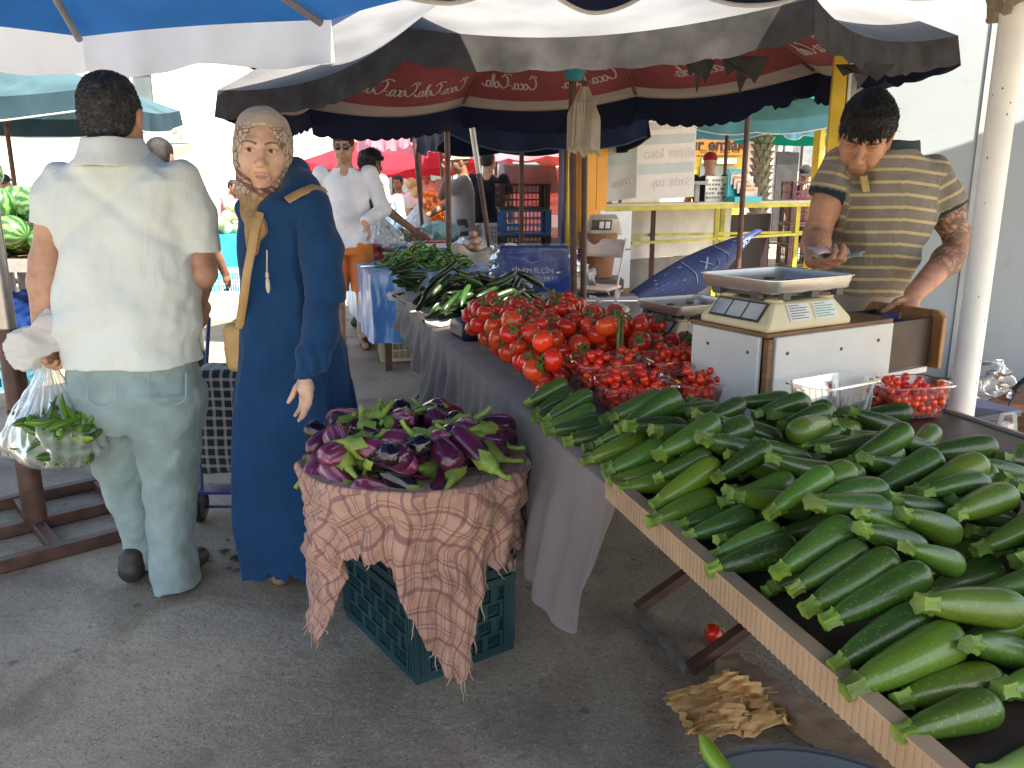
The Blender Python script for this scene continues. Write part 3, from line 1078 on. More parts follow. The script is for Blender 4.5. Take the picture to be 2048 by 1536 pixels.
# --- the blue umbrella overhead at the left
AH = (-1.9, 3.0, 2.85)
AV = [(AH[0] + 1.82 * math.cos(R(a)), AH[1] + 1.82 * math.sin(R(a)), 2.2) for a in (104, 54, 9, -36, -81, -126, -171, 149)]
for k in (2, 3, 4, 5): AV[k] = (AH[0] + 1.2 * (AV[k][0] - AH[0]), AH[1] + 1.3 * (AV[k][1] - AH[1]), 2.2)
AV[0] = (-2.36, 4.85, 2.2); AV[1] = (-.89, 4.37, 2.2)
umbrella('market_umbrella', 'bright blue parasol with white valance over the man in the pale shirt', AH, AV, F_blue, sag=-.0, belly=.02, val=.2, m_val=F_white, scal=2, scal_d=.03, ribs=True, rib_r=.02, m_rib=mat('grey_rib', (.30, .28, .26), .5), val_fl=.02, seed=2, vpan=(0, 7, 6))
# --- the navy one over the near end of the stall
BH = (.75, 1.55, 2.9)
BV = [(-.5, 3.05, 2.215), (.55, 3.22, 2.22), (1.75, 3.0, 2.225), (2.55, 2.1, 2.27), (2.5, .9, 2.18), (1.4, -.2, 2.18), (0, -.3, 2.18), (-1.25, .55, 2.18), (-1.15, 2.2, 2.18)]
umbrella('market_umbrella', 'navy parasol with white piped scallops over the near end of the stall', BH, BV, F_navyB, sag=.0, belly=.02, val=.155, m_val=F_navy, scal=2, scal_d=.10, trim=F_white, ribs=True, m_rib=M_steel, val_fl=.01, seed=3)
umbrella('market_umbrella', 'unseen navy parasol added right of the white post to shade the grey wall', (3.0, 3.3, 3.0), [(3.0 + 2.0 * math.cos(R(a)), 3.25 + 1.05 * math.sin(R(a)), 2.6) for a in range(20, 380, 45)], F_navyB, val=.12, m_val=F_navy, seed=6)  # added out of view to keep the sun off the sheet wall

# --- umbrellas further off
def simple_umb(label, hub, rx, ry, z, m_top, m_val, group=None, rot=0, val=.25, scal=4, trim=None, n=4, sag=.12, pole=True, m_pole=None, m_under=None):
	vs_ = []
	for k in range(n):
		a = 2 * math.pi * (k + .5) / n + R(rot)
		q = (1.414 if n == 4 else 1)
		vs_.append((hub[0] + rx * q * math.cos(a), hub[1] + ry * q * math.sin(a), z))
	return umbrella('parasol', label, hub, vs_, m_top, group=group, sag=sag, belly=.03, val=val, m_val=m_val, scal=scal, scal_d=.05, trim=trim, ribs=False, pole=((hub[0], hub[1], 0), hub, .025) if pole else None, m_pole=m_pole, val_fl=.02, seed=int(hub[0] * 10) % 17, m_under=m_under)
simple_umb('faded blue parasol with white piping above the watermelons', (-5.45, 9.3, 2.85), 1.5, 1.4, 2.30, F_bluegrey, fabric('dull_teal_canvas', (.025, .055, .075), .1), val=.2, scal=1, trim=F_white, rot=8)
simple_umb('red parasol with tight slanting canopy behind the man in sunglasses', (-1.9, 13.6, 2.25), 1.3, 1.2, 1.72, F_red, F_red, val=.1, rot=6)
simple_umb('faded pink parasol with round drooping edge over the tangerines', (-1.25, 11.6, 2.75), .85, .8, 2.02, F_pink, F_pink, val=.14, rot=20, n=8, sag=.05)
simple_umb('pale pink parasol in front of the parked van', (-.25, 13.2, 2.5), 1.15, 1.0, 1.98, F_pink, F_pink, val=.12, rot=10)
simple_umb('coral red parasol beside the yellow pillar', (.95, 13.6, 2.55), 1.0, 1.0, 1.95, F_coral, F_coral, val=.12, rot=5)
simple_umb('light blue parasol with curled white piped edge left of the green one', (2.9, 11.6, 2.95), 1.15, .8, 2.3, F_lblue, F_lblue, val=.16, scal=2, trim=F_white, rot=8)
simple_umb('green parasol on a steel pole before the shops', (5.2, 13.6, 2.95), 1.55, 1.4, 2.42, F_teal, F_teal, val=.24, scal=1, rot=-6, m_pole=M_steel)
simple_umb('navy parasol beyond the crate stack with pale torn edge', (.1, 8.9, 2.55), 1.0, .8, 2.02, F_navy, F_navy, val=.18, scal=2, trim=F_bluegrey, rot=14, m_pole=M_brown)
simple_umb('unseen navy parasol added behind the big worn one to shade the blue covered table', (-.55, 7.3, 3.0), 1.5, 1.2, 2.5, F_navy, F_navy, val=.1, rot=-16)  # added out of sight, blocks the sun over the middle distance
simple_umb('unseen navy parasol added between the big worn one and the kiosk for shade', (2.1, 7.7, 3.1), 1.15, .95, 2.6, F_navy, F_navy, val=.1, rot=20)  # added out of sight as well, shades the ground before the kiosk
# slanting props of the neighbouring stalls
def prop_pole(u0, v0, u1, v1, y, r, label, m2=None):
	a, c = at(u0, v0, y=y), at(u1, v1, y=y)
	d = (a - c) / (a.z - c.z)
	g0 = a - d * a.z
	e = empty('tent_pole', g0, label, 'pole')
	b = MB(); b.tube([g0, c], r, 10); world_child(b.build('lower_tube', M_brown), e)
	b = MB(); b.tube([c + d * (-.03), a], r * 1.15, 10); world_child(b.build('upper_tube', m2 or M_brown), e)
prop_pole(942, 238, 957, 340, 7.6, .024, 'slanting pole with grey upper tube before the man in the white cap', M_steel)
prop_pole(829, 278, 838, 380, 9.2, .02, 'thin brown pole between the white headscarf and the tangerines')
prop_pole(880, 290, 884, 345, 11.2, .022, 'thin reddish pole standing at the tangerine heap')
# ------------------------------------------------------------------ the stall: tables, cloths, boxes, scales
def cloth_mat(name, col, **k):
	a = dict(var=.14, scale=5, bump=.18, bscale=160, spec=.12, sheen=.15)
	a.update(k)
	return mat(name, col, .85, **a)
M_grey = cloth_mat('grey_cloth', (.175, .150, .150), var=.1)
M_tabletop = mat('dark_board', (.030, .021, .018), .42, var=.5, scale=7, bump=.12, bscale=30)
M_card = mat('corrugated_board', (.36, .245, .155), .8, var=.12, scale=10)
def ridged(m, scale, axis=(0, 1, 0), strength=.7, dark=.55, base_dir=None):
	n, l, p = nodes_of(m)
	base = p.inputs['Base Color'].links[0].from_socket
	tc = n.new('ShaderNodeTexCoord')
	wv = n.new('ShaderNodeTexWave'); wv.inputs['Scale'].default_value = scale; wv.wave_type = 'BANDS'; wv.bands_direction = 'X'
	mp = n.new('ShaderNodeMapping'); mp.inputs['Rotation'].default_value = (0, 0, math.atan2(axis[1], axis[0]) * -1)
	l.new(tc.outputs['Object'], mp.inputs[0]); l.new(mp.outputs[0], wv.inputs['Vector'])
	bp = n.new('ShaderNodeBump'); bp.inputs['Strength'].default_value = strength; bp.inputs['Distance'].default_value = .004
	l.new(wv.outputs[1], bp.inputs['Height']); l.new(bp.outputs[0], p.inputs['Normal'])
	return m
M_wood = mat('weathered_wood', (.20, .13, .08), .8, var=.4, scale=4, stretch=(1, 1, 1), bump=.3, bscale=25)

e = empty('stall_table', tab(.6, 1.5), 'dark topped market table carrying the zucchini, with corrugated board edge', 'table', rz=TA)
def tchild(mb, name, m, parent, **k):
	o = mb.build(name, m, None, **k)
	o.matrix_world = TM
	o.parent = parent
	o.matrix_parent_inverse = parent.matrix_basis.inverted()
	return o
b = MB(); b.box((.61, 1.5, TZ - .02), (1.20, 1.34, .038)); tchild(b, 'tabletop', M_tabletop, e, bevel=.003)
b = MB(); b.box((1.215, 1.5, TZ - .015), (.012, 1.34, .045)); tchild(b, 'edge_strip', mat('pale_edge', (.34, .31, .27), .7), e)
# corrugated edge strip with real ridges
b = MB()
N = 150
for k in range(N):
	s0 = .84 + k * (1.0 / N) * 1.03
	b.box((-.006 - .0018 * (k % 2), s0, TZ - .012), (.012, 1.03 / N, .05))
b.box((.0, 1.34, TZ + .0155), (.03, 1.02, .004))
tchild(b, 'edge_board', M_card, e, smooth=False)
def trestle(parent, s0, s1, w0=.39, w1=1.15, z1=.47):
	b = MB()
	b.bar((w0, s0, .018), (w0, s1, .018), .03, .03)
	tchild(b, 'foot_bar', mat('grey_angle_iron', (.20, .17, .16), .5, var=.3, scale=20, metal=.3), parent)
	for s in (s0, s1):
		b = MB(); b.bar((w0, s, .02), (w1, s, z1), .034, .03)
		tchild(b, 'leg', M_brown, parent)
		b = MB(); b.bar((w1 + .0, s - .035, .02), (w0 + .1, s - .035, TZ - .04), .034, .03)
		tchild(b, 'leg', M_brown, parent)
trestle(e, 2.15, 2.52); trestle(e, .95, 1.3, .5)
e2 = empty('stall_table', tab(.5, 3.6), 'long table under the grey cloth carrying tomatoes and cucumbers', 'table', rz=TA)
b = MB(); b.box((.48, 3.65, TZ - .02), (.94, 2.9, .038)); tchild(b, 'tabletop', M_dwood, e2)
trestle(e2, 5.02, 5.5, .14, .7); trestle(e2, 3.1, 3.5, .35, .8)
b = MB(); b.bar((.30, 5.0, .3), (.30, 5.5, .3), .03, .03); tchild(b, 'brace', M_brown, e2)

# grey cloth: over the boards and hanging down the front
def hem(s):
	xs = [1.80, 1.84, 1.93, 1.99, 2.2, 2.5, 3.0, 3.6, 4.0, 4.35, 4.7, 5.1]
	ys = [.00, .06, .36, .44, .42, .47, .43, .40, .36, .24, .17, .13]
	return float(np.interp(s, xs, ys))
def cloth_fn(u, v):
	s = 1.80 + u * 3.3
	if v < .35:
		q = v / .35
		return (.93 * (1 - q) + -.004 * q, s + .02 * math.sin(q * 5), TZ + .006 + .003 * math.sin(s * 31 + q * 9) * math.sin(q * 14) - .012 * max(0, q - .96) / .04)
	q = (v - .35) / .65
	d = hem(s) * q
	f = .016 * math.sin(s * 14 + .8 * math.sin(s * 5)) + .009 * math.sin(s * 31 + 1.3 + q * 1.5) + .010 * math.sin(s * 52 + 2 * math.sin(3 * s))
	f += .022 * math.exp(-((s - 3.05 - .12 * q) / .10)**2) - .03 * math.exp(-((s - 2.75 + .1 * q) / .12)**2) + .02 * math.sin(7 * s + 3 * q)
	# slack diagonal folds near the bunched middle
	f += .014 * math.sin(22 * (s + .8 * d)) * min(1, 3 * q) * (1 if s > 2.4 else .3)
	return (-.014 - .045 * q * min(1, hem(s) * 3) + f * min(1, 2.2 * q) * (.5 + .5 * q), s + .05 * q * math.sin(9 * s) * hem(s) * 1.3, TZ - .002 - d)
b = MB(); b.grid(cloth_fn, 300, 60)
o = b.build('table_cloth', M_grey, angle=180)
o.matrix_world = TM
tag(o, 'plain grey cloth spread under the tomatoes with one corner hanging to a point', 'tablecloth')

# ------------------------------------------------------------------ plastic crates
def crate(name, label, loc, rz, L, Wd, H, m, group=None, cat='crate', rows=3, cols=5, style='lattice', wall=.012, parent=None):
	"""open lattice crate; parts: base, long sides, short sides, rim"""
	e = empty(name, loc, label, cat, group, rz)
	b = MB(); b.box((0, 0, .01), (L - .02, Wd - .02, .015)); b.build('base', m, e, smooth=False)
	def side(ln, fr):
		b = MB()
		t = wall
		def bx(x0, x1, z0, z1, d=0.0, th=None):
			b.box(fr((x0 + x1) / 2, d, (z0 + z1) / 2), fr(x1 - x0, th or t, z1 - z0, True))
		rim = .026
		bx(-ln / 2, ln / 2, H - rim, H, -.003, t * 1.8)
		bx(-ln / 2, ln / 2, 0, rim, 0)
		cw = ln * .1
		for sgx in (-1, 1):
			bx(sgx * (ln / 2 - cw / 2) - cw / 2, sgx * (ln / 2 - cw / 2) + cw / 2, rim, H - rim, -.001, t * 1.3)
			for j in range(3):
				xx = sgx * (ln / 2 - cw * (.2 + .3 * j))
				bx(xx - .004, xx + .004, rim, H - rim, -t * .8, t * .8)
		x0, x1 = -ln / 2 + cw, ln / 2 - cw
		z0, z1 = rim, H - rim
		if style == 'lattice':
			for r_ in range(1, rows):
				z = z0 + (z1 - z0) * r_ / rows
				bx(x0, x1, z - .006, z + .006)
			for c_ in range(cols * 2 + 1):
				x = x0 + (x1 - x0) * c_ / (cols * 2)
				bx(x - .0035, x + .0035, z0, z1, .001)
		elif style == 'brick':                         # staggered raised frames over fine bars
			bx(x0, x1, z0, z1, .004, t * .4)
			for r_ in range(rows):
				za = z0 + (z1 - z0) * r_ / rows
				zb = z0 + (z1 - z0) * (r_ + 1) / rows
				bx(x0, x1, za - .004, za + .004, -.002, t * 1.1)
				for c_ in range(cols + 1):
					x = x0 + (x1 - x0) * (c_ + (.5 if r_ % 2 else 0)) / cols
					if x < x1:
						bx(max(x - .011, x0), min(x + .011, x1), za + .004, zb - .004, -.002, t)
					for j in range(1, 7):
						xx = x + (x1 - x0) / cols * j / 7
						if xx < x1:
							bx(xx - .0018, xx + .0018, za + .014, zb - .014, -.001, t * .7)
		else:                                          # upright ribs
			bx(x0, x1, z0, z1, .004, t * .4)
			for c_ in range(cols * 4 + 1):
				x = x0 + (x1 - x0) * c_ / (cols * 4)
				bx(x - .003, x + .003, z0, z1, -.001, t)
			for r_ in range(1, rows):
				z = z0 + (z1 - z0) * r_ / rows
				bx(x0, x1, z - .004, z + .004, -.003, t)
		return b
	for sg in (-1, 1):
		side(L, lambda a, d, z, sz=False, sg=sg: (a, abs(d) if sz else sg * (Wd / 2 - wall / 2 - d * 1.0), z)).build('long_side', m, e, smooth=False)
		side(Wd - 2 * wall, lambda a, d, z, sz=False, sg=sg: (abs(d) if sz else sg * (L / 2 - wall / 2 - d), a, z)).build('short_side', m, e, smooth=False)
	return e
M_teal = mat('dark_teal_plastic', (.012, .048, .058), .42, var=.25, scale=6, bump=.06)
M_bluec = mat('blue_crate_plastic', (.012, .055, .30), .4, var=.15, scale=6)
M_creamc = mat('cream_crate_plastic', (.60, .50, .36), .55, var=.12, scale=9)
M_whitec = mat('white_crate_plastic', (.70, .70, .70), .5, var=.08)
M_blackc = mat('black_crate_plastic', (.018, .02, .03), .45, var=.25)
M_brownc = mat('brown_crate_plastic', (.05, .022, .025), .45, var=.25)
M_navyc = mat('navy_crate_plastic', (.012, .016, .05), .42, var=.25)
M_midb = mat('mid_blue_crate_plastic', (.012, .12, .32), .45, var=.2)
M_dred = mat('dark_red_crate_plastic', (.09, .008, .016), .45, var=.25)

# eggplant stand: two stacked crates with a shallow basin and a checked cloth
ECX, ECY, EYAW = -.279, 2.426, math.atan2(.403, -.284)
for k in range(2):
	crate('vegetable_crate', ['dark teal crate standing on the asphalt under the eggplant cloth', 'dark teal crate stacked just below the eggplants, half hidden by the checked cloth'][k], (ECX, ECY, k * .262), EYAW, .50, .345, .26, M_teal, 'teal crates under the eggplants', rows=4, cols=4, style='brick' if True else 'ribs')
BX, BY, BZ, BRX, BRY = -.285, 2.285, .60, .325, .285
b = MB()
prof = [(.02, .0), (.72, .0), (.86, .03), (.95, .085), (.985, .09), (.96, .10), (.93, .10), (.84, .045), (.70, .016), (.02, .014)]
b.lathe([(r_ * 1.0, z) for r_, z in prof], 48, (0, 0, 0), sx=BRX, sy=BRY)
tag(b.build('basin', M_teal, loc=(BX, BY, BZ - .075)), 'shallow round basin under the checked cloth holding the eggplants', 'basin')

def plaid_mat():
	m = cloth_mat('checked_cloth', (.43, .26, .195), var=.12, bscale=220, scale=7)
	n, l, p = nodes_of(m)
	base = p.inputs['Base Color'].links[0].from_socket
	uv = n.new('ShaderNodeUVMap'); uv.uv_map = 'UVMap'
	sx = n.new('ShaderNodeSeparateXYZ'); l.new(uv.outputs[0], sx.inputs[0])
	prev = base
	for ax, fr_, bands in ((0, 1.0, ((.10, .07), (.26, .025), (.34, .025), (.55, .055), (.64, .02), (.80, .03))), (1, 1.0, ((.15, .09), (.38, .025), (.46, .025), (.70, .05), (.78, .02)))):
		md = n.new('ShaderNodeMath'); md.operation = 'FRACT'
		l.new(sx.outputs[ax], md.inputs[0])
		acc = None
		for c_, w_ in bands:
			cp = n.new('ShaderNodeMath'); cp.operation = 'COMPARE'; cp.inputs[1].default_value, cp.inputs[2].default_value = c_, w_ * .5
			l.new(md.outputs[0], cp.inputs[0])
			if acc is None:
				acc = cp.outputs[0]
			else:
				ad = n.new('ShaderNodeMath'); ad.operation = 'MAXIMUM'
				l.new(acc, ad.inputs[0]); l.new(cp.outputs[0], ad.inputs[1]); acc = ad.outputs[0]
		sc_ = n.new('ShaderNodeMath'); sc_.operation = 'MULTIPLY'; sc_.inputs[1].default_value = .62
		l.new(acc, sc_.inputs[0])
		mx = n.new('ShaderNodeMix'); mx.data_type = 'RGBA'
		l.new(sc_.outputs[0], mx.inputs[0]); l.new(prev, mx.inputs[6]); mx.inputs[7].default_value = (.17, .07, .085, 1)
		prev = mx.outputs[2]
	l.new(prev, p.inputs['Base Color'])
	return m
M_plaid = plaid_mat()
nzA, nzB, nzC = make_noise(3, 10, 5.0), make_noise(4, 10, 14.0), make_noise(6, 12, 32.0)
def plaid_pts():
	"""cloth over the rim: theta around (0 = +x), v from inside the rim over it and down"""
	NT, NV = 340, 84
	th = np.linspace(0, 2 * np.pi, NT, endpoint=False)
	v = np.linspace(0, 1, NV)
	T, V = np.meshgrid(th, v, indexing='ij')
	# hanging length around the rim, degrees as seen from above (270 = towards the camera)
	deg = np.array([0, 30, 90, 150, 185, 205, 215, 226, 238, 250, 262, 272, 281, 288, 294, 300, 308, 318, 330, 345, 360])
	dl = np.array([.20, .14, .12, .14, .26, .44, .50, .38, .20, .17, .20, .34, .45, .52, .54, .51, .33, .24, .27, .23, .20])
	D = np.interp(np.degrees(T), deg, dl) + .008 * np.sin(T * 43) + .006 * np.sin(T * 97 + 1)
	rim_in = .10
	cx, sy_ = np.cos(T), np.sin(T)
	vin, von = .16, .24
	R_ = np.ones_like(T); Z = np.zeros_like(T)
	a = V < vin
	q = V / vin
	R_[a] = (.02 + .95 * q)[a]; Z[a] = (-.045 + .053 * np.sin(q * np.pi / 2))[a]
	m_ = (V >= vin) & (V < von)
	q = (V - vin) / (von - vin)
	R_[m_] = (.97 + .055 * np.sin(q * np.pi / 2))[m_]; Z[m_] = (.008 + .012 * np.sin(q * np.pi) - .012 * q)[m_]
	h = V >= von
	q = np.clip((V - von) / (1 - von), 0, 1)
	drop = q * D
	# below the rim the cloth falls inward towards the crate, then hangs
	fold = .035 * np.sin(T * 17 + 2.2 * np.sin(T * 3)) + .025 * np.sin(T * 31 + 1.5 * np.sin(T * 5) + 3 * q)
	inward = -.06 * np.minimum(1, drop / .16) 
	tail = np.exp(-((np.degrees(T) - 292) / 15)**2) + .8 * np.exp(-((np.degrees(T) - 212) / 12)**2)
	squeeze = np.clip((drop - .2) / .3, 0, 1) * tail
	Tc = np.where(np.abs(np.degrees(T) - 292) < 32, R(293), np.where(np.abs(np.degrees(T) - 212) < 26, R(211), T))
	T2 = T + (Tc - T) * .2 * squeeze
	R_[h] = (1.025 + inward + fold * np.minimum(1, q * 2.2) * (.35 + .65 * q) + .10 * squeeze)[h]
	Z[h] = (-.004 - drop)[h]
	X = BX + BRX * R_ * np.cos(T2); Y = BY + BRY * R_ * np.sin(T2); Zw = BZ + .03 + Z
	# wrinkles along the surface normal direction (mostly radial)
	wr = .011 * nzA(X, Y, Zw * 1.3) + .0075 * nzB(X, Y, Zw * .7) + .003 * nzC(X, Y, Zw * .6)
	wr *= np.clip((V - .05) * 4, 0, 1)
	X += np.cos(T2) * wr; Y += np.sin(T2) * wr; Zw += .25 * wr
	Zw = np.maximum(Zw, .01)
	# weave coordinates of the flat cloth (square cloth laid over the round basin)
	ln = np.where(h, .33 + drop, .30 * R_)
	U1 = (ln * np.cos(T) + .02 * nzA(X, Y, Zw)) / .15; V1 = (ln * np.sin(T) + .02 * nzA(Y, Zw, X)) / .15
	return X, Y, Zw, U1, V1
X, Y, Z, U1, V1 = plaid_pts()
NT, NV = X.shape
b = MB()
b.v = [(float(X[i, j]), float(Y[i, j]), float(Z[i, j])) for i in range(NT) for j in range(NV)]
b.uv = {i * NV + j: (float(U1[i, j]), float(V1[i, j])) for i in range(NT) for j in range(NV)}
b.f = [(i * NV + j, ((i + 1) % NT) * NV + j, ((i + 1) % NT) * NV + j + 1, i * NV + j + 1) for i in range(NT) for j in range(NV - 1)]
b.m = [0] * len(b.f)
oc = b.build('checked_cloth', M_plaid, angle=180, solid=.003)
tag(oc, 'crumpled pink and tan checked cloth with frayed ends draped over the eggplant basin', 'cloth')
b = MB()
q = random.Random(5)
for i in range(NT):
	if q.random() < .13 or (NT * 270 / 360 < i < NT * 312 / 360 and q.random() < .35 and Z[i, -1] < .30):
		p = Vector((X[i, -1], Y[i, -1], Z[i, -1]))
		ln = q.uniform(.015, .06)
		path = [p + Vector((0, 0, .01))]
		dx, dy = q.uniform(-.012, .012), q.uniform(-.012, .012)
		for k in range(1, 5):
			path.append(p + Vector((dx * k * .4 + q.uniform(-.003, .003), dy * k * .4 + q.uniform(-.003, .003), -ln * k / 4)))
		b.tube(path, [.0022, .002, .0018, .0014, .0008], 5, caps=False)
b.build('fringe', M_plaid, oc)

# ------------------------------------------------------------------ cash box with drawer, two scales
TH = R(30.5)
CBX = Matrix.Translation((.713, 2.256, TZ + .002)) @ Matrix.Rotation(TH, 4, 'Z')
M_ply = mat('plywood_edge', (.22, .11, .05), .7, var=.3, scale=10, stretch=(1, 1, 6))
M_chip = mat('chipped_white', (.66, .65, .62), .45, var=.05, scale=6)
def local(mb, name, m, parent, Mx, **k):
	o = mb.build(name, m, None, **k)
	o.matrix_world = Mx
	o.parent = parent
	o.matrix_parent_inverse = parent.matrix_basis.inverted()
	return o
e = empty('cash_box', CBX.translation, 'chipped white plywood box with an open cash drawer under the nearer scale', 'box', rz=TH)
BL, BD, BH = .54, .29, .248
b = MB(); b.box((BL / 2 + .012, .0, BH / 2), (BL - .024, .016, BH)); local(b, 'front_panel', M_chip, e, CBX, bevel=.004)
b = MB(); b.box((-.006, BD / 2 + .012, BH / 2), (.016, BD - .02, BH)); local(b, 'side_panel', M_chip, e, CBX, bevel=.004)
b = MB(); b.box((BL / 2, BD / 2 + .01, BH + .006), (BL + .012, BD + .02, .012)); b.box((.005, .004, BH / 2 - .002), (.018, .018, BH - .004)); b.box((BL / 2, BD, BH / 2), (BL, .014, BH)); local(b, 'carcass', M_ply, e, CBX, bevel=.002)
b = MB()
for (x, z) in ((.07, .05), (.07, .2), (.30, .06), (.30, .19), (.47, .05), (.47, .2), (.22, .12)):
	b.cyl((x, -.0085, z), (x, -.0105, z), .0055, n=8)
for (y, z) in ((.06, .05), (.06, .2), (.2, .05), (.22, .2)):
	b.cyl((-.0145, y, z), (-.0165, y, z), .005, n=8)
local(b, 'screws', mat('rusty_screw', (.12, .08, .06), .6), e, CBX)
dr = empty('drawer', (0, 0, 0)); dr.parent = e; dr.matrix_parent_inverse = Matrix()
b = MB()
DX0, DX1 = BL + .002, BL + .26
M_dmet = mat('drawer_steel', (.06, .045, .04), .4, var=.3, scale=9, metal=.5)
b.box(((DX0 + DX1) / 2, .035, .16), (DX1 - DX0, .008, .155)); b.box(((DX0 + DX1) / 2, .25, .16), (DX1 - DX0, .008, .155)); b.box(((DX0 + DX1) / 2, .14, .085), (DX1 - DX0, .215, .008))
o = b.build('drawer_tray', M_dmet, dr)
b = MB(); b.box(((DX0 + DX1) / 2, .143, .20), (.008, .205, .08)); b.box(((DX0 + DX1) / 2 + .05, .143, .205), (.1, .004, .07)); b.build('divider', mat('blue_plastic', (.02, .04, .2), .4), dr)
b = MB()
pl = [(-.005, .07), (.295, .07), (.295, .235), (.27, .262), (.02, .262), (-.005, .24)]
b.prism(pl, 0, .022, Matrix(((0, 0, 1, DX1), (1, 0, 0, 0), (0, 1, 0, 0), (0, 0, 0, 1)))); b.build('drawer_front', mat('varnished_wood', (.30, .14, .05), .4, var=.3, scale=6, stretch=(1, 6, 1)), dr, bevel=.004)
b = MB(); b.box(((DX0 + DX1) / 2 - .02, .03, .068), (DX1 - DX0 + .0, .02, .018)); b.box((DX0 + .04, .03, .03), (.08, .018, .06)); b.build('runner', M_chip, dr)

M_scale = mat('cream_scale_plastic', (.66, .57, .37), .42, var=.06, scale=5)
M_tray = mat('brushed_steel', (.66, .64, .60), .36, var=.08, scale=30, metal=.75, stretch=(1, 30, 1))
M_lcd = mat('display_glass', (.42, .44, .47), .08, var=.25, scale=9, coat=.5)
M_label = mat('white_label', (.70, .70, .67), .5, var=.05)
M_print = mat('label_print', (.12, .14, .14), .6)
M_gprint = mat('green_label_print', (.08, .28, .2), .6)
M_dgrey = mat('dark_grey_plastic', (.06, .06, .062), .45)
def scale_obj(Mx, label, stickers=True):
	e = empty('weighing_scale', Mx.translation, label, 'scale', 'cream weighing scales on the stall')
	L, D, H = .35, .27, .080
	b = MB()
	bot = [(0, 0), (L, 0), (L, D), (0, D)]
	i = .03
	vs_ = [(x, y, 0) for x, y in bot] + [(x, y, .02) for x, y in bot] + [(i + .02, i, H), (L - i - .02, i, H), (L - i - .02, D - i, H), (i + .02, D - i, H)]
	fs = [(3, 2, 1, 0), (8, 9, 10, 11)]
	for r_ in (0, 4):
		for k in range(4):
			fs.append((r_ + k, r_ + (k + 1) % 4, r_ + 4 + (k + 1) % 4, r_ + 4 + k))
	b._add(vs_, fs); local(b, 'housing', M_scale, e, Mx, bevel=.008)
	# display on the sloping left end
	z0, z1 = .03, .07
	def lp(y, z, off=.003):
		t = (z - .02) / (H - .02)
		n = Vector((-(H - .02), 0, i + .02)).normalized()
		return Vector(((i + .02) * t, y, z)) + n * off
	def quad(y0, y1, za, zb, off):
		return [lp(y0, za, off), lp(y1, za, off), lp(y1, zb, off), lp(y0, zb, off)]
	b = MB(); b._add(quad(.04, .235, .024, .074, .002) + quad(.04, .235, .024, .074, .0045), [(3, 2, 1, 0), (7, 6, 5, 4), (0, 1, 5, 4), (1, 2, 6, 5), (2, 3, 7, 6), (3, 0, 4, 7)])
	d_ = local(b, 'display', M_dgrey, e, Mx)
	b = MB()
	for (y0, y1) in ((.046, .105), (.111, .168), (.174, .229)):
		b._add(quad(y0, y1, .029, .069, .006), [(3, 2, 1, 0)])
	o = b.build('display_window', M_lcd, None, smooth=False); o.matrix_world = Mx; o.parent = d_
	o.matrix_parent_inverse = d_.matrix_world.inverted() if False else Matrix(); o.matrix_basis = Matrix()
	# stickers on the long sloping side
	def fp(x, z, off=.002):
		t = (z - .02) / (H - .02)
		n = Vector((0, -(H - .02), i)).normalized()
		return Vector((x, i * t, z)) + n * off
	for (x0, x1, pm) in ((.09, .18, M_print), (.195, .29, M_gprint)):
		b = MB(); b._add([fp(x0, .026), fp(x1, .026), fp(x1, .071), fp(x0, .071)], [(0, 1, 2, 3)])
		for k in range(6):
			za = .067 - k * .0068
			xe = x0 + (x1 - x0) * [.55, .9, .8, .92, .7, .85][k]
			b._add([fp(x0 + .006, za - .0022, .0035), fp(xe, za - .0022, .0035), fp(xe, za, .0035), fp(x0 + .006, za, .0035)], [(0, 1, 2, 3)], m=1)
		local(b, 'sticker', [M_label, pm], e, Mx, smooth=False)
	for (x, y) in ((.07, .05), (L - .07, .05), (L - .07, D - .05), (.07, D - .05)):
		b = MB(); b.lathe([(.026, 0), (.026, .006), (.016, .012), (.014, .018)], 16, (x, y, H)); local(b, 'tray_support', M_scale, e, Mx)
	b = MB(); b.box((L / 2, D / 2, H + .020), (L - .06, D - .05, .01))
	for x in (.06, L / 2, L - .07):
		b.box((x, .005, H + .022), (.03, .02, .022)); b.box((x, D - .005, H + .022), (.03, .02, .026))
	for y in (.06, D - .06):
		b.box((.012, y, H + .022), (.02, .03, .022)); b.box((L - .025, y, H + .022), (.02, .03, .022))
	local(b, 'tray_bracket', M_dgrey, e, Mx)
	b = MB()
	zt = H + .030
	x0, x1, y0, y1, r_ = .0, L - .015, -.008, D + .008, .03
	def rr(dx, z):
		pts = []
		for (cx, cy, a0) in ((x1 - r_, y1 - r_, 0), (x0 + r_, y1 - r_, 90), (x0 + r_, y0 + r_, 180), (x1 - r_, y0 + r_, 270)):
			for k in range(6):
				a = R(a0 + 90 * k / 5)
				pts.append(Vector((cx + (r_ + dx) * math.cos(a), cy + (r_ + dx) * math.sin(a), z)))
		return pts
	rings = [rr(-.012, zt), rr(-.004, zt + .004), rr(.004, zt + .036), rr(.012, zt + .038), rr(.012, zt + .035), rr(.006, zt + .033), rr(-.002, zt + .002), rr(-.012, zt - .003)]
	n = 24
	vs_ = [p for r2 in rings for p in r2]
	fs = [tuple(range(n)), tuple(range(7 * n, 8 * n))[::-1]]
	for q_ in range(7):
		for k in range(n):
			fs.append((q_ * n + k, (q_ + 1) * n + k, (q_ + 1) * n + (k + 1) % n, q_ * n + (k + 1) % n))
	b._add(vs_, fs)
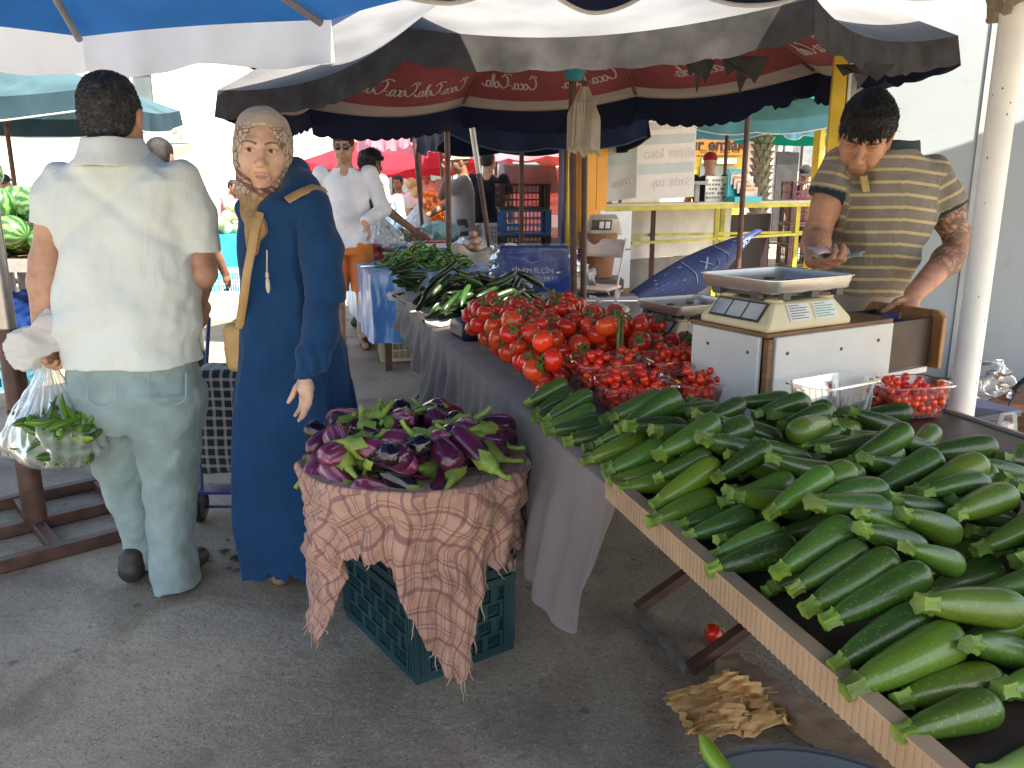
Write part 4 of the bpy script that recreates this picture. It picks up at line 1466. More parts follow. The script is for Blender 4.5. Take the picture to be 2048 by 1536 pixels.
	b._add([(x0 + .05, y0 + .05, zt + .003), (x1 - .05, y0 + .05, zt + .003), (x1 - .05, y1 - .05, zt + .003), (x0 + .05, y1 - .05, zt + .003), (x0 + .08, y0 + .08, zt + .006), (x1 - .08, y0 + .08, zt + .006), (x1 - .08, y1 - .08, zt + .006), (x0 + .08, y1 - .08, zt + .006)], [(4, 5, 6, 7), (0, 1, 5, 4), (1, 2, 6, 5), (2, 3, 7, 6), (3, 0, 4, 7)])
	local(b, 'weighing_tray', M_tray, e, Mx, angle=50)
	return e
scale_obj(CBX @ Matrix.Translation((-.005, .0, BH + .013)), 'cream weighing scale with steel tray standing on the white cash box')
_sb = MB(); _sb.box((.74, 3.42, TZ + .03), (.36, .30, .05), (0, 0, R(26))); tag(_sb.build('scale_box', M_ply, bevel=.003), 'low plywood box under the scale behind the tomatoes', 'box')
scale_obj(Matrix.Translation((.64, 3.22, TZ + .056)) @ Matrix.Rotation(R(26), 4, 'Z') @ Matrix.Scale(.96, 4), 'cream weighing scale with steel tray standing behind the tomatoes')

# ------------------------------------------------------------------ clear punnets
M_pet = film('clear_punnet_plastic', (.9, .93, .95), clear=.97, rough=.05, wr=12, bump=.03)
def punnet(Mx, label, name='punnet', L=.235, Wd=.165, H=.085, group='clear punnets of cherry tomatoes'):
	o_ = MB()
	def ring(dx, z, r_):
		pts = []
		x, y = L / 2 + dx, Wd / 2 + dx
		for (sx, sy, a0) in ((1, 1, 0), (-1, 1, 90), (-1, -1, 180), (1, -1, 270)):
			for k in range(5):
				a = R(a0 + 22.5 * k)
				pts.append(Vector((sx * (x - r_) + r_ * math.cos(a), sy * (y - r_) + r_ * math.sin(a), z)))
		return pts
	rs = [ring(-.03, 0, .02), ring(-.022, .002, .022), ring(-.008, H * .8, .028), ring(-.005, H, .03), ring(.006, H + .001, .036), ring(.007, H - .004, .036)]
	n = 20
	fs = [tuple(range(n))[::-1]]
	for q_ in range(len(rs) - 1):
		for k in range(n):
			fs.append((q_ * n + k, q_ * n + (k + 1) % n, (q_ + 1) * n + (k + 1) % n, (q_ + 1) * n + k))
	o_._add([p for r2 in rs for p in r2], fs)
	for k in range(9):                                       # moulded ribs up the long sides
		x = -L * .4 + L * .8 * k / 8
		for sg in (-1, 1):
			o_.bar((x, sg * (Wd / 2 - .021), .005), (x, sg * (Wd / 2 - .009), H * .75), .004, .003)
	o = o_.build(name, M_pet, angle=35)
	o.matrix_world = Mx
	return tag(o, label, 'punnet', group)
PUN = []
pl_ = ['front left clear punnet of cherry tomatoes, beside the vine tomatoes', 'front middle clear punnet of cherry tomatoes, behind the zucchini', 'clear punnet of cherry tomatoes at the right of the front row near the white box', 'back left clear punnet of cherry tomatoes, against the vine tomatoes', 'middle of the back row of clear cherry tomato punnets', 'rear right clear punnet of cherry tomatoes, against the white cash box']
k = 0
for r_ in range(2):
	for c_ in range(3):
		p = tab(.30 + c_ * .235 - r_ * .01, 2.41 + r_ * .185 - c_ * .015, TZ + .012 + (.03 if r_ else 0))
		PUN.append(Matrix.Translation(p) @ Matrix.Rotation(TA + R(3 * (c_ - 1) + 4), 4, 'Z') @ Matrix.Rotation(R(3), 4, 'X'))
		punnet(PUN[-1], pl_[k]); k += 1
pP = at(1815, 838, z=TZ)
PUN.append(Matrix.Translation((pP.x + .012, pP.y + .04, TZ + .004)) @ Matrix.Rotation(R(14), 4, 'Z') @ Matrix.Scale(.9, 4))
punnet(PUN[-1], 'lone clear punnet of small tomatoes by the white post', H=.11)
punnet(CBX @ Matrix.Translation((.16, -.10, 0)), 'empty clear plastic tub standing against the white cash box', name='plastic_tub', L=.26, Wd=.13, H=.13, group=None)

# white post at the table corner with a bundle of old wrapping tied on
e = empty('white_post', (1.395, 2.47, 0), 'white painted post at the corner of the zucchini table', 'post')
b = MB(); b.cyl((1.395, 2.47, 0), (1.395, 2.47, 2.3), .037, n=28)
world_child(b.build('tube', mat('post_paint', (.78, .78, .76), .4, var=.06, scale=9, bump=.05)), e)
q = random.Random(3)
b = MB()
for k in range(26):
	a, z = q.uniform(3.2, 6.2), q.uniform(.6, 2.0)
	p = Vector((1.395 + .0372 * math.cos(a), 2.47 + .0372 * math.sin(a), z))
	s = q.uniform(.001, .003)
	t = Vector((-math.sin(a), math.cos(a), 0))
	b._add([p - t * s, p + t * s * .6 - Vector((0, 0, s)), p + t * s, p + Vector((0, 0, s * 2))], [(0, 1, 2, 3)])
world_child(b.build('chipped_paint', mat('chip_dark', (.12, .1, .09), .8), smooth=False), e)

def rag(name, label, c, r_, zs, m, seed, cat='bag', tatters=8):
	"""bunched wrapping gathered round a pole"""
	nz1 = make_noise(seed, 10, 4.0)
	e = empty(name, (c[0], c[1], zs[0]), label, cat)
	b = MB()
	def f(u, v):
		a = 2 * math.pi * u
		z = zs[0] + (zs[1] - zs[0]) * v
		rr = r_ * (.45 + .55 * math.sin(math.pi * min(1, .25 + v * .7))**.6) * (1 + .13 * math.sin(9 * a + 5 * v) + .09 * math.sin(17 * a + 2 * math.sin(4 * v)))
		rr *= 1 + .12 * float(nz1(math.cos(a), math.sin(a), v * 1.5))
		return (c[0] + rr * math.cos(a), c[1] + rr * .8 * math.sin(a), z + .02 * math.sin(5 * a))
	b.grid(f, 72, 22)
	world_child(b.build('wrapping', m, angle=180), e)
	q = random.Random(seed)
	b = MB()
	for k in range(tatters):
		a = q.uniform(0, 6.28)
		z = q.uniform(zs[0] + .02, zs[1])
		p = Vector((c[0] + r_ * .8 * math.cos(a), c[1] + r_ * .7 * math.sin(a), z))
		d = Vector((math.cos(a), math.sin(a), q.uniform(-.6, .3))) * q.uniform(.02, .06)
		s = Vector((0, 0, 1)) * q.uniform(.01, .02)
		b._add([p - s, p + d * .6 - s * .3, p + d, p + s], [(0, 1, 2, 3)])
	world_child(b.build('tatters', m, smooth=False), e)
M_oldbag = mat('old_wrapping', (.34, .28, .2), .55, var=.25, scale=9, bump=.4, bscale=22, transl=.2, stretch=(3, 3, .6))
rag('wrapping_bundle', 'bunched beige plastic wrapping tied round the top of the white post', (1.47, 2.47), .135, (1.885, 2.35), M_oldbag, 8)
M_hang = mat('hanging_bag_plastic', (.46, .42, .36), .4, var=.15, scale=7, bump=.4, bscale=14, transl=.3, stretch=(3, 3, .5))
b = MB()
def hb(u, v):
	a = 2 * math.pi * u
	w_ = .085 * (.25 + .75 * min(1, v * 2.2))
	c = at(1168, 235, y=4.75)
	ln = .34 + .02 * math.sin(3 * a) + .015 * math.sin(7 * a)
	return (c.x + w_ * math.cos(a) * (1 + .12 * math.sin(8 * a)), c.y + w_ * .45 * math.sin(a) * (1 + .2 * math.sin(6 * a + 2 * v)), c.z + .16 - ln * v)
b.grid(hb, 60, 16)
for k in range(7):
	c = at(1150 + k * 6.5, 230, y=4.705 + .004 * k)
	b.bar(c + Vector((0, 0, .07)), c + Vector((.004 * k - .012, 0, -.165)), .014, .004)
tag(b.build('carrier_bags', M_hang, angle=50), 'bundle of beige carrier bags hanging on the brown parasol pole', 'bags')
# ------------------------------------------------------------------ produce
def zucchini_mats():
	m = mat('zucchini_skin', (.033, .088, .011), .37, var=.4, scale=7, orand=.5, hue=.022, coat=.25, stretch=(.35, 2, 2), rvar=.06)
	n, l, p = nodes_of(m)
	base = p.inputs['Base Color'].links[0].from_socket
	tc = n.new('ShaderNodeTexCoord')
	vo = n.new('ShaderNodeTexVoronoi'); vo.inputs['Scale'].default_value = 150
	l.new(tc.outputs['Object'], vo.inputs['Vector'])
	r = n.new('ShaderNodeMapRange'); r.inputs[1].default_value, r.inputs[2].default_value = .32, .16
	r.inputs[3].default_value, r.inputs[4].default_value = 0, .36
	l.new(vo.outputs['Distance'], r.inputs[0])
	# fade to paler green towards one end, item by item
	oi = n.new('ShaderNodeObjectInfo')
	wn = n.new('ShaderNodeTexWhiteNoise'); wn.noise_dimensions = '1D'; l.new(oi.outputs['Random'], wn.inputs['W'])
	pw = n.new('ShaderNodeMath'); pw.operation = 'POWER'; pw.inputs[1].default_value = 4; l.new(wn.outputs[0], pw.inputs[0])
	mx0 = n.new('ShaderNodeMix'); mx0.data_type = 'RGBA'
	l.new(pw.outputs[0], mx0.inputs[0]); l.new(base, mx0.inputs[6]); mx0.inputs[7].default_value = (.12, .19, .014, 1)
	mx = n.new('ShaderNodeMix'); mx.data_type = 'RGBA'
	l.new(r.outputs[0], mx.inputs[0]); l.new(mx0.outputs[2], mx.inputs[6]); mx.inputs[7].default_value = (.22, .33, .08, 1)
	l.new(mx.outputs[2], p.inputs['Base Color'])
	return m
M_zuc = zucchini_mats()
M_zstem = mat('zucchini_stem', (.13, .21, .03), .5, var=.3, scale=25, orand=.25, stretch=(.5, 2, 2), bump=.2, bscale=90)
def zuc_r(r):
	return lambda t: float(np.interp(t, [0, .02, .10, .14, .3, .55, .78, .9, .96, 1], [.42, .40, .36, .45, .68, .88, 1, .93, .7, .2])) * r
def loft_rod(L, rf, bend, n=16, rings=24, t0=0.0, t1=1.0, lobes=0, lob=.0, seed=0, mb=None, tiltz=.0):
	b = mb or MB()
	q = random.Random(seed)
	ph, amp = q.uniform(0, 6), q.uniform(.01, .04)
	vs_, fs = [], []
	for i in range(rings + 1):
		u = i / rings
		t = t0 + (t1 - t0) * (u if t1 < .99 else (1 - (1 - u)**1.6 if u > .5 else u * (1 - .5**1.6) / .5))
		r_ = rf(t)
		cy = bend * (4 * (t - .5)**2 - .3) * L
		cz = tiltz * L * math.sin(math.pi * t)
		for k in range(n):
			a = 2 * math.pi * k / n
			rr = r_ * (1 + lob * math.cos(lobes * a) + amp * math.sin(2 * a + ph + 5 * t))
			vs_.append(((t - .5) * L, cy + rr * math.cos(a), cz + rr * math.sin(a)))
	for i in range(rings):
		for k in range(n):
			fs.append((i * n + k, i * n + (k + 1) % n, (i + 1) * n + (k + 1) % n, (i + 1) * n + k)[::-1])
	fs.append(tuple(range(n))); fs.append(tuple(range(rings * n, (rings + 1) * n))[::-1])
	b._add(vs_, fs)
	return b
def hide_proto(o):
	for ch in list(o.children):
		bpy.data.objects.remove(ch)
	bpy.data.objects.remove(o)
ZV = []
for i, (L, r_, bd) in enumerate([(.176, .0285, .02), (.168, .0295, -.03), (.190, .0300, .035), (.150, .0260, .0), (.178, .0318, -.015), (.174, .0275, .05), (.194, .0335, .01)]):
	body = loft_rod(L, zuc_r(r_), bd, 18, 22, .13, 1, seed=i).build('zucchini', M_zuc)
	sm = MB()
	loft_rod(L, lambda t, r_=r_: float(np.interp(t, [0, .012, .05, .12, .145], [.44, .46, .38, .42, .52])) * r_, bd, 20, 7, 0, .145, 5, .16, seed=i, mb=sm)
	stem = sm.build('stem', M_zstem, body)
	ZV.append((body, L, r_))
def place(proto, Mx, label, cat, group):
	o = copy_tree(proto)
	o.matrix_world = Mx
	return tag(o, label, cat, group)

HZ = Heap(-.06, 1.25, .80, 2.75, TZ + .004)
HZ.h[int(.80 / HZ.c):int(.98 / HZ.c), int(.80 / HZ.c):int(.98 / HZ.c)] = 1.0
q = random.Random(21)
def zuc_at(w_, s_, yaw, label, i=None, group='zucchini heaped on the near table', sink=.2, mp=.45):
	pr, L, r_ = ZV[q.randrange(len(ZV)) if i is None else i]
	k = q.uniform(.84, 1.03)
	keep = HZ.h.copy()
	z, p = HZ.drop_rod(w_, s_, yaw, L * k, lambda t: zuc_r(r_)(t) * k, sink, mp)
	if z > TZ + .2 or z > TZ + .14 - .05 * max(0, (w_ - .55) / .4) - .05 * max(0, (1.3 - s_) / .4) and (label in (TOP, FRONT) or z > TZ + .2):
		HZ.h[:] = keep
		return
	place(pr, rod_matrix(TM, w_, s_, z, yaw, p, q.uniform(0, 6.28), k), label, 'zucchini', group)
FRONT = 'green zucchini in the lower layers of the heap, stem towards the corrugated table edge'
TOP = 'green zucchini lying on the upper layers of the big heap'
# files of zucchini side by side, stems to the customers, shingled two to three deep
for lab, files in ((FRONT, [(.075, .92, 2.56, .049), (.22, .93, 2.22, .050), (.37, .95, 2.14, .050), (.52, .98, 2.06, .051), (.67, 1.0, 1.9, .053), (.81, 1.02, 1.66, .055), (.93, 1.05, 1.36, .062), (1.08, 1.05, 1.2, .07)]), (FRONT, [(.15, .97, 2.14, .058), (.30, .98, 2.08, .058), (.45, 1.0, 2.0, .058), (.60, 1.03, 1.8, .060), (.74, 1.05, 1.5, .064), (.86, 1.07, 1.3, .08)]), (TOP, [(.33, 1.0, 1.98, .088), (.48, 1.0, 1.9, .085), (.63, 1.0, 1.56, .12)])):
	for (wc, s0, s1, st) in files:
		s = s0
		while s < s1:
			if s > 2.2:
				zuc_at(.055 + q.uniform(-.01, .01), s, q.gauss(.10, .06), lab, q.choice((0, 1, 3)))
			else:
				zuc_at(wc + q.uniform(-.03, .03), s, q.gauss(.04, .11 if lab is FRONT else .25), lab)
			s += st * q.uniform(.85, 1.25)
for (w_, s_, yw, lb) in ((.42, 1.72, -2.7, 'zucchini lying crosswise on the heap with its cut stem pointing up left'), (.62, 2.12, 2.9, 'zucchini leaning on the white cash box behind the heap'), (.72, 2.06, .5, 'dark zucchini leaning by the empty plastic tub'), (.82, 1.98, .5, 'zucchini at the back of the heap below the cash box'), (.93, 2.10, -.3, 'zucchini lying alone beside the punnet by the white post'), (.97, 2.2, -.1, 'zucchini behind the lone tomato punnet'), (.86, 1.86, .55, 'slim dark zucchini on the bare black board'), (.90, 1.74, .45, 'large glossy zucchini nearest the bare black board'), (.85, 1.52, .1, 'plump zucchini left of the crumpled white bag'), (.98, 1.30, .25, 'long dark zucchini lying against the crumpled white bag'), (1.02, 1.22, .2, 'pale zucchini in front of the crumpled white bag'), (1.05, 1.1, .9, 'zucchini at the far right of the heap'), (1.0, 1.1, .3, 'zucchini at the right end of the heap'), (1.1, 1.12, 1.0, 'zucchini against the right edge of the table')):
	zuc_at(w_, s_, yw, lb)
for pr, L, r_ in ZV:
	hide_proto(pr)

# ---- tomatoes on the vine
def tomato_mesh(r_, seed, nm='tomato', m=None, lob=.02):
	q_ = random.Random(seed)
	b = MB()
	n, nr = 22, 14
	vs_, fs = [], []
	nl, ph = q_.choice((4, 5, 6)), q_.uniform(0, 6)
	for i in range(nr + 1):
		t = math.pi * i / nr
		for k in range(n):
			a = 2 * math.pi * k / n
			rr = r_ * math.sin(t) * (1 + lob * math.cos(nl * a + ph) * math.sin(t))
			z = -r_ * .86 * math.cos(t)
			if t > 2.5:
				z -= r_ * .16 * (1 - math.sin(t) / math.sin(2.5))
			vs_.append((rr * math.cos(a), rr * math.sin(a), z))
	for i in range(nr):
		for k in range(n):
			fs.append((i * n + k, i * n + (k + 1) % n, (i + 1) * n + (k + 1) % n, (i + 1) * n + k))
	b._add(vs_, fs)
	return b.build(nm, m, angle=180)
M_tom = mat('tomato_skin', (.74, .045, .012), .24, var=.2, scale=9, orand=.2, hue=.007, coat=.3, spec=.5, rvar=.05, sss=.08)
M_calyx = mat('tomato_calyx', (.10, .17, .035), .6, var=.3, scale=30, orand=.2)
M_vine = mat('tomato_vine', (.19, .23, .07), .65, var=.3, scale=20, orand=.2)
TV = []
for i, r_ in enumerate((.036, .039, .033, .041)):
	o = tomato_mesh(r_, i, m=M_tom)
	b = MB()
	for k in range(6):
		a = 2 * math.pi * k / 6 + .3 * i
		pts = [(.003, .0), (.4, .003), (.75, .002), (1.0, .008)]
		ln = r_ * .8
		ct = Vector((math.cos(a), math.sin(a), 0)); st = Vector((-math.sin(a), math.cos(a), 0))
		vs_ = []
		for (f, dz), wd_ in zip(pts, (.004, .0055, .003, .0005)):
			c = ct * ln * f + Vector((0, 0, r_ * .80 + dz - .18 * r_ * f * f))
			vs_ += [c - st * wd_, c + st * wd_]
		b._add(vs_, [(0, 1, 3, 2), (2, 3, 5, 4), (4, 5, 7, 6)])
	b.tube([(0, 0, r_ * .72), (.003, .002, r_ * .95), (.012, .006, r_ * 1.25)], [.0035, .003, .003], 6)
	b.build('calyx', M_calyx, o, angle=180)
	TV.append((o, r_))
HT = Heap(-.1, 1.2, 2.2, 4.0, TZ + .01)
HT.h[:int(.125 / HT.c), :] = .84
for Mx in PUN[:6]:                                     # the punnets stand in the way
	c = TM.inverted() @ Mx.translation
	i, j = HT.idx(np.array([c.x - .13, c.x + .13]), np.array([c.y - .09, c.y + .09]))
	HT.h[i[0]:i[1], j[0]:j[1]] = 1.2
q = random.Random(33)
n_t = 0
TLAB = 'red vine tomato in the wide tomato heap on the grey cloth'
spots = []
for layer, (cw, cs, rw, rs_, sp) in enumerate([(.36, 2.98, .42, .56, .066), (.37, 3.0, .36, .48, .070), (.38, 3.02, .27, .36, .078)]):
	s = cs - rs_
	row = 0
	while s < cs + rs_:
		w_ = cw - rw + (sp / 2 if row % 2 else 0)
		while w_ < cw + rw:
			ok = ((w_ - cw) / rw)**2 * .8 + ((s - cs) / rs_)**2 * .8 < 1.05
			if ok and not (s < 2.72 and w_ > .16) and not (w_ > .62 and s < 2.8):
				spots.append((w_ + q.uniform(-.014, .014), s + q.uniform(-.014, .014), layer))
			w_ += sp
		s += sp * .92
		row += 1
HT.h[:, int((3.62 - 2.2) / HT.c):] = .90
spots += [(.38 + q.uniform(-.36, .36), 2.98 + q.uniform(-.42, .5), 4) for _ in range(70)]
for (w_, s, layer) in spots:
	w_ = max(.045, w_)
	i = q.randrange(4)
	o, r_ = TV[i]
	k = q.uniform(.9, 1.1)
	w_, s = slump(HT, w_, s, r_ * .55)
	keep = HT.h.copy()
	z = HT.drop_ball(w_, s, r_ * k, .30)
	if z > (.96 if w_ < .5 else .865) or w_ < .02:
		HT.h[:] = keep
		continue
	Mx = TM @ Matrix.Translation((w_, s, z)) @ Euler((q.gauss(0, .9), q.gauss(0, .9), q.uniform(0, 6))).to_matrix().to_4x4() @ Matrix.Scale(k, 4)
	place(o, Mx, TLAB, 'tomato', 'vine tomatoes heaped on the grey cloth')
	n_t += 1
for o, r_ in TV[1:]:
	hide_proto(o)
# loose vine stems over the heap
VL = ['dry green vine stem curling over the tomato heap']
for k in range(13):
	w_, s = q.uniform(.08, .60), q.uniform(2.62, 3.4)
	i, j = HT.idx(np.array([w_]), np.array([s]))
	z0 = float(HT.h[i, j][0])
	if z0 > 1.05:
		continue
	a = q.uniform(0, 6.28)
	path, cw_, cs_ = [], w_, s
	for t in range(7):
		i, j = HT.idx(np.array([cw_]), np.array([cs_]))
		zz = min(float(HT.h[i, j][0]), 1.0)
		path.append(Vector((cw_, cs_, zz + .006 + .012 * math.sin(t * .9 + k))))
		a += q.gauss(0, .5)
		cw_ += math.cos(a) * .026; cs_ += math.sin(a) * .026
	b = MB(); b.tube(path, [.0045, .004, .004, .0035, .003, .003, .002], 6)
	for t in (1, 3, 5):
		d = Vector((q.gauss(0, 1), q.gauss(0, 1), .8)).normalized() * .032
		b.tube([path[t], path[t] + d * .5 + Vector((0, 0, .004)), path[t] + d], [.0025, .002, .0015], 5)
	o = b.build('tomato_vine', M_vine); o.matrix_world = TM
	tag(o, VL[0], 'vine stem', 'vine stems on the tomatoes')
# the tomato that rolled under the table
t_ = at(1430, 1268, z=.03)
o = TV[0][0]; o.matrix_world = Matrix.Translation((t_.x, t_.y, .031)) @ Euler((.7, .3, 1)).to_matrix().to_4x4()
tag(o, 'single red tomato lying on the asphalt under the zucchini table', 'tomato')

# ---- cherry tomatoes in the punnets
CV = [tomato_mesh(r_, 50 + i, 'cherry_tomato', mat('cherry_skin', (.76, .04, .012), .18, var=.15, scale=12, orand=.2, hue=.006, coat=.4, rvar=.04), 0) for i, r_ in enumerate((.0125, .0138, .0115))]
CLAB = ['cherry tomato in the front left punnet', 'cherry tomato in the front middle punnet', 'cherry tomato in the front right punnet', 'cherry tomato in the back left punnet', 'cherry tomato in the back middle punnet', 'cherry tomato in the rear right punnet by the cash box', 'small tomato in the lone punnet by the white post']
for pi, Mx in enumerate(PUN):
	H_ = Heap(-.12, .12, -.09, .09, .004, .004)
	H_.h[:, :] = .004
	fill = .052 if pi < 6 else .062
	H_.h[:, :] = fill - .008
	xs = (np.arange(H_.h.shape[0]) * .004 - .12)[:, None]; ys = (np.arange(H_.h.shape[1]) * .004 - .09)[None, :]
	H_.h[(np.abs(xs) > .104) | (np.abs(ys) > .070)] = .2
	cnt = 48 if pi == 6 else 42
	tries = 0
	done = 0
	while done < cnt and tries < 400:
		tries += 1
		best = None
		for _ in range(5):
			x, y = q.uniform(-.092, .092), q.uniform(-.058, .058)
			i, j = H_.idx(np.array([x]), np.array([y]))
			h = float(H_.h[i, j][0])
			if best is None or h < best[0]:
				best = (h, x, y)
		h, x, y = best
		r_ = q.choice((.0125, .0138, .0115)) * q.uniform(.95, 1.15)
		z = H_.drop_ball(x, y, r_, .12)
		if z > .115:
			continue
		o = CV[q.randrange(3)].copy(); COL.objects.link(o)
		o.matrix_world = Mx @ Matrix.Translation((x, y, z)) @ Euler((q.uniform(0, 6), q.uniform(0, 6), 0)).to_matrix().to_4x4() @ Matrix.Scale(q.uniform(.92, 1.1), 4)
		tag(o, CLAB[pi], 'cherry tomato', CLAB[pi].replace('tomato', 'tomatoes', 1))
		done += 1
bb_ = MB()
for pi, Mx in enumerate(PUN):
	for layer in range(3 if pi < 6 else 4):
		for i in range(9):
			for j in range(6):
				x, y = -.098 + .0245 * i + q.uniform(-.004, .004) + (.006 if layer % 2 else 0), -.06 + .024 * j + q.uniform(-.004, .004)
				if abs(x) < .086 + .005 * layer and abs(y) < .054 + .004 * layer and (layer < 2 or q.random() < .8):
					bb_.ball(Mx @ Vector((x, y, .015 + .0185 * layer)), .0128 * q.uniform(.92, 1.08), 10)
tag(bb_.build('cherry_tomatoes', CV[0].data.materials[0], angle=180), 'lower layers of cherry tomatoes filling the clear punnets', None, None, 'stuff')
for o in CV:
	bpy.data.objects.remove(o)

# ---- eggplants
def egg_mats():
	m1 = mat('black_eggplant_skin', (.010, .004, .012), .14, var=.3, scale=4, coat=.6, rvar=.04, spec=.5)
	m2 = mat('striped_eggplant_skin', (.15, .020, .072), .24, var=.25, scale=3, coat=.45, rvar=.05)
	n, l, p = nodes_of(m2)
	base = p.inputs['Base Color'].links[0].from_socket
	tc = n.new('ShaderNodeTexCoord'); mp = n.new('ShaderNodeMapping'); mp.inputs['Scale'].default_value = (6, 85, 85)
	nz = n.new('ShaderNodeTexNoise'); nz.inputs['Scale'].default_value = 1.0; nz.inputs['Detail'].default_value = 3; nz.inputs['Distortion'].default_value = .4
	l.new(tc.outputs['Object'], mp.inputs[0]); l.new(mp.outputs[0], nz.inputs['Vector'])
	r = n.new('ShaderNodeMapRange'); r.inputs[1].default_value, r.inputs[2].default_value = .5, .66
	r.inputs[4].default_value = .8
	l.new(nz.outputs[0], r.inputs[0])
	mx = n.new('ShaderNodeMix'); mx.data_type = 'RGBA'
	l.new(r.outputs[0], mx.inputs[0]); l.new(base, mx.inputs[6]); mx.inputs[7].default_value = (.50, .24, .30, 1)
	l.new(mx.outputs[2], p.inputs['Base Color'])
	return m1, m2, mat('purple_eggplant_skin', (.07, .010, .04), .2, var=.3, scale=4, coat=.5)
M_eb, M_es, M_ep = egg_mats()
M_cal = mat('eggplant_calyx', (.17, .26, .045), .55, var=.3, scale=22, orand=.25, hue=.01, bump=.2, bscale=80)
def egg_r(r):
	return lambda t: float(np.interp(t, [0, .08, .16, .3, .55, .8, .93, 1], [.35, .5, .62, .78, .96, 1, .75, .2])) * r
EV = []
for i, (L, r_, m) in enumerate([(.15, .034, M_eb), (.16, .036, M_es), (.19, .034, M_es), (.14, .036, M_ep), (.13, .033, M_eb), (.17, .03, M_ep)]):
	o = loft_rod(L, egg_r(r_), .03 * (-1)**i, 20, 20, .06, 1, seed=i).build('eggplant', m)
	b = MB()
	x0 = -.5 * L + .05 * L
	n = 20
	vs_, fs = [], []
	for ring, (dx, rr) in enumerate(((-.012, .40), (0, .52), (.018, .72), (.036, .80))):
		for k in range(n):
			a = 2 * math.pi * k / n
			lobe = (math.cos(5 * a) * .5 + .5)
			xx = x0 + dx + (.030 * lobe - .012 if ring == 3 else .006 * lobe if ring == 2 else 0)
			r2 = (rr * r_ + .0022) * (1.0 if ring < 3 else (1.02 + .07 * (1 - lobe)))
			vs_.append((xx, r2 * math.cos(a), r2 * math.sin(a)))
	for ring in range(3):
		for k in range(n):
			fs.append((ring * n + k, ring * n + (k + 1) % n, (ring + 1) * n + (k + 1) % n, (ring + 1) * n + k)[::-1])
	cy = .03 * (-1)**i * (4 * .2 - .3) * L
	vs_ = [(x, y + cy, z) for x, y, z in vs_]
	b._add(vs_, fs)
	s1 = .010 * (-1)**i
	b.tube([(x0 - .005, cy, 0), (x0 - .02, cy + s1 * .3, .002), (x0 - .042, cy + s1, .008), (x0 - .06, cy + s1 * 2.2, .014)], [.0145, .0085, .006, .0068], 8)
	b.build('calyx', M_cal, o, angle=60)
	EV.append((o, L, r_))
HE = Heap(BX - .4, BX + .4, BY - .4, BY + .4, BZ - .02, .006)
q = random.Random(9)
ELAB = {0: 'glossy black eggplant with green cap in the basin', 1: 'purple and white streaked eggplant in the basin', 2: 'long streaked purple eggplant in the basin', 3: 'plain reddish purple eggplant in the basin', 4: 'small black eggplant in the basin', 5: 'slim purple eggplant in the basin'}
es = []
for ring, (n, rr) in enumerate(((1, 0), (7, .45), (17, .84), (9, .42), (16, .74), (9, .4), (8, .6), (6, .8))):
	for k in range(n):
		a = 2 * math.pi * (k + .3 * ring) / n + q.uniform(-.2, .2)
		rr *= 1 if math.sin(a) > -.2 else .97
		es.append((BX + BRX * rr * math.cos(a), BY + BRY * rr * math.sin(a), a))
for k, (x, y, a) in enumerate(es):
	i = q.choice((0, 0, 4, 4, 1, 2, 3, 5, 5))
	if y < BY - .02 and q.random() < .4:
		i = q.choice((1, 2, 3))
	o, L, r_ = EV[i]
	yaw = q.uniform(0, 6.28) if k > 20 else a + math.pi / 2 * q.choice((-1, 1)) + q.uniform(-.5, .5)
	z, p = HE.drop_rod(x, y, yaw, L, egg_r(r_), .25, .5)
	z = min(z, BZ + .115)
	place(o, rod_matrix(Matrix(), x, y, z, yaw, p, q.uniform(0, 6.28), q.uniform(.92, 1.1)), ELAB[i], 'eggplant', ELAB[i].replace('eggplant', 'eggplants') + ' under the viewer')
for o, L, r_ in EV:
	hide_proto(o)

# ---- cucumbers, chillies
M_cuc = mat('cucumber_skin', (.016, .045, .010), .3, var=.45, scale=8, orand=.45, hue=.015, coat=.25, stretch=(.3, 2, 2), bump=.25, bscale=120)
def cuc_r(r):
	return lambda t: float(np.interp(t, [0, .05, .15, .5, .85, .96, 1], [.3, .62, .86, 1, .9, .65, .2])) * r
KV = []
for i, (L, r_, bd) in enumerate([(.17, .0165, .03), (.18, .0175, -.04), (.16, .018, .02), (.19, .016, .05)]):
	KV.append((loft_rod(L, cuc_r(r_), bd, 12, 14, 0, 1, seed=i).build('cucumber', M_cuc), L, r_))
HK = Heap(-.15, 1.3, 3.5, 8.9, TZ + .012, .008)
q = random.Random(14)
def cucs(n, cw, cs, rw, rs_, yaw0, lab, grp, sd=.25, ymax=.5):
	for k in range(n):
		u = 1 - (k / n)**.8 * .35
		w_, s = cw + q.uniform(-1, 1) * rw * u, cs + q.uniform(-1, 1) * rs_ * u
		o, L, r_ = KV[q.randrange(4)]
		yaw = yaw0 + q.gauss(0, sd)
		w_, s = min(((cw + q.uniform(-1, 1) * rw * u, cs + q.uniform(-1, 1) * rs_ * u) for _ in range(7)), key=lambda c: float(HK.h[HK.idx(np.array([c[0]]), np.array([c[1]]))][0]) + .12 * (((c[0] - cw) / rw)**2 + ((c[1] - cs) / rs_)**2))
		z, p = HK.drop_rod(max(.02, w_), s, yaw, L, cuc_r(r_), .2, ymax)
		o2 = o.copy(); COL.objects.link(o2)
		o2.matrix_world = rod_matrix(TM, max(.02, w_), s, z, yaw, p, q.uniform(0, 6.28), q.uniform(.9, 1.12))
		tag(o2, lab, 'cucumber', grp)
cucs(150, .33, 4.35, .42, .56, .55, 'dark cucumber in the large cucumber heap behind the tomatoes', 'cucumbers heaped behind the tomatoes')
cucs(12, .06, 5.1, .14, .12, .3, 'dark cucumber in the small pile at the end of the grey cloth', 'cucumbers at the end of the grey cloth')
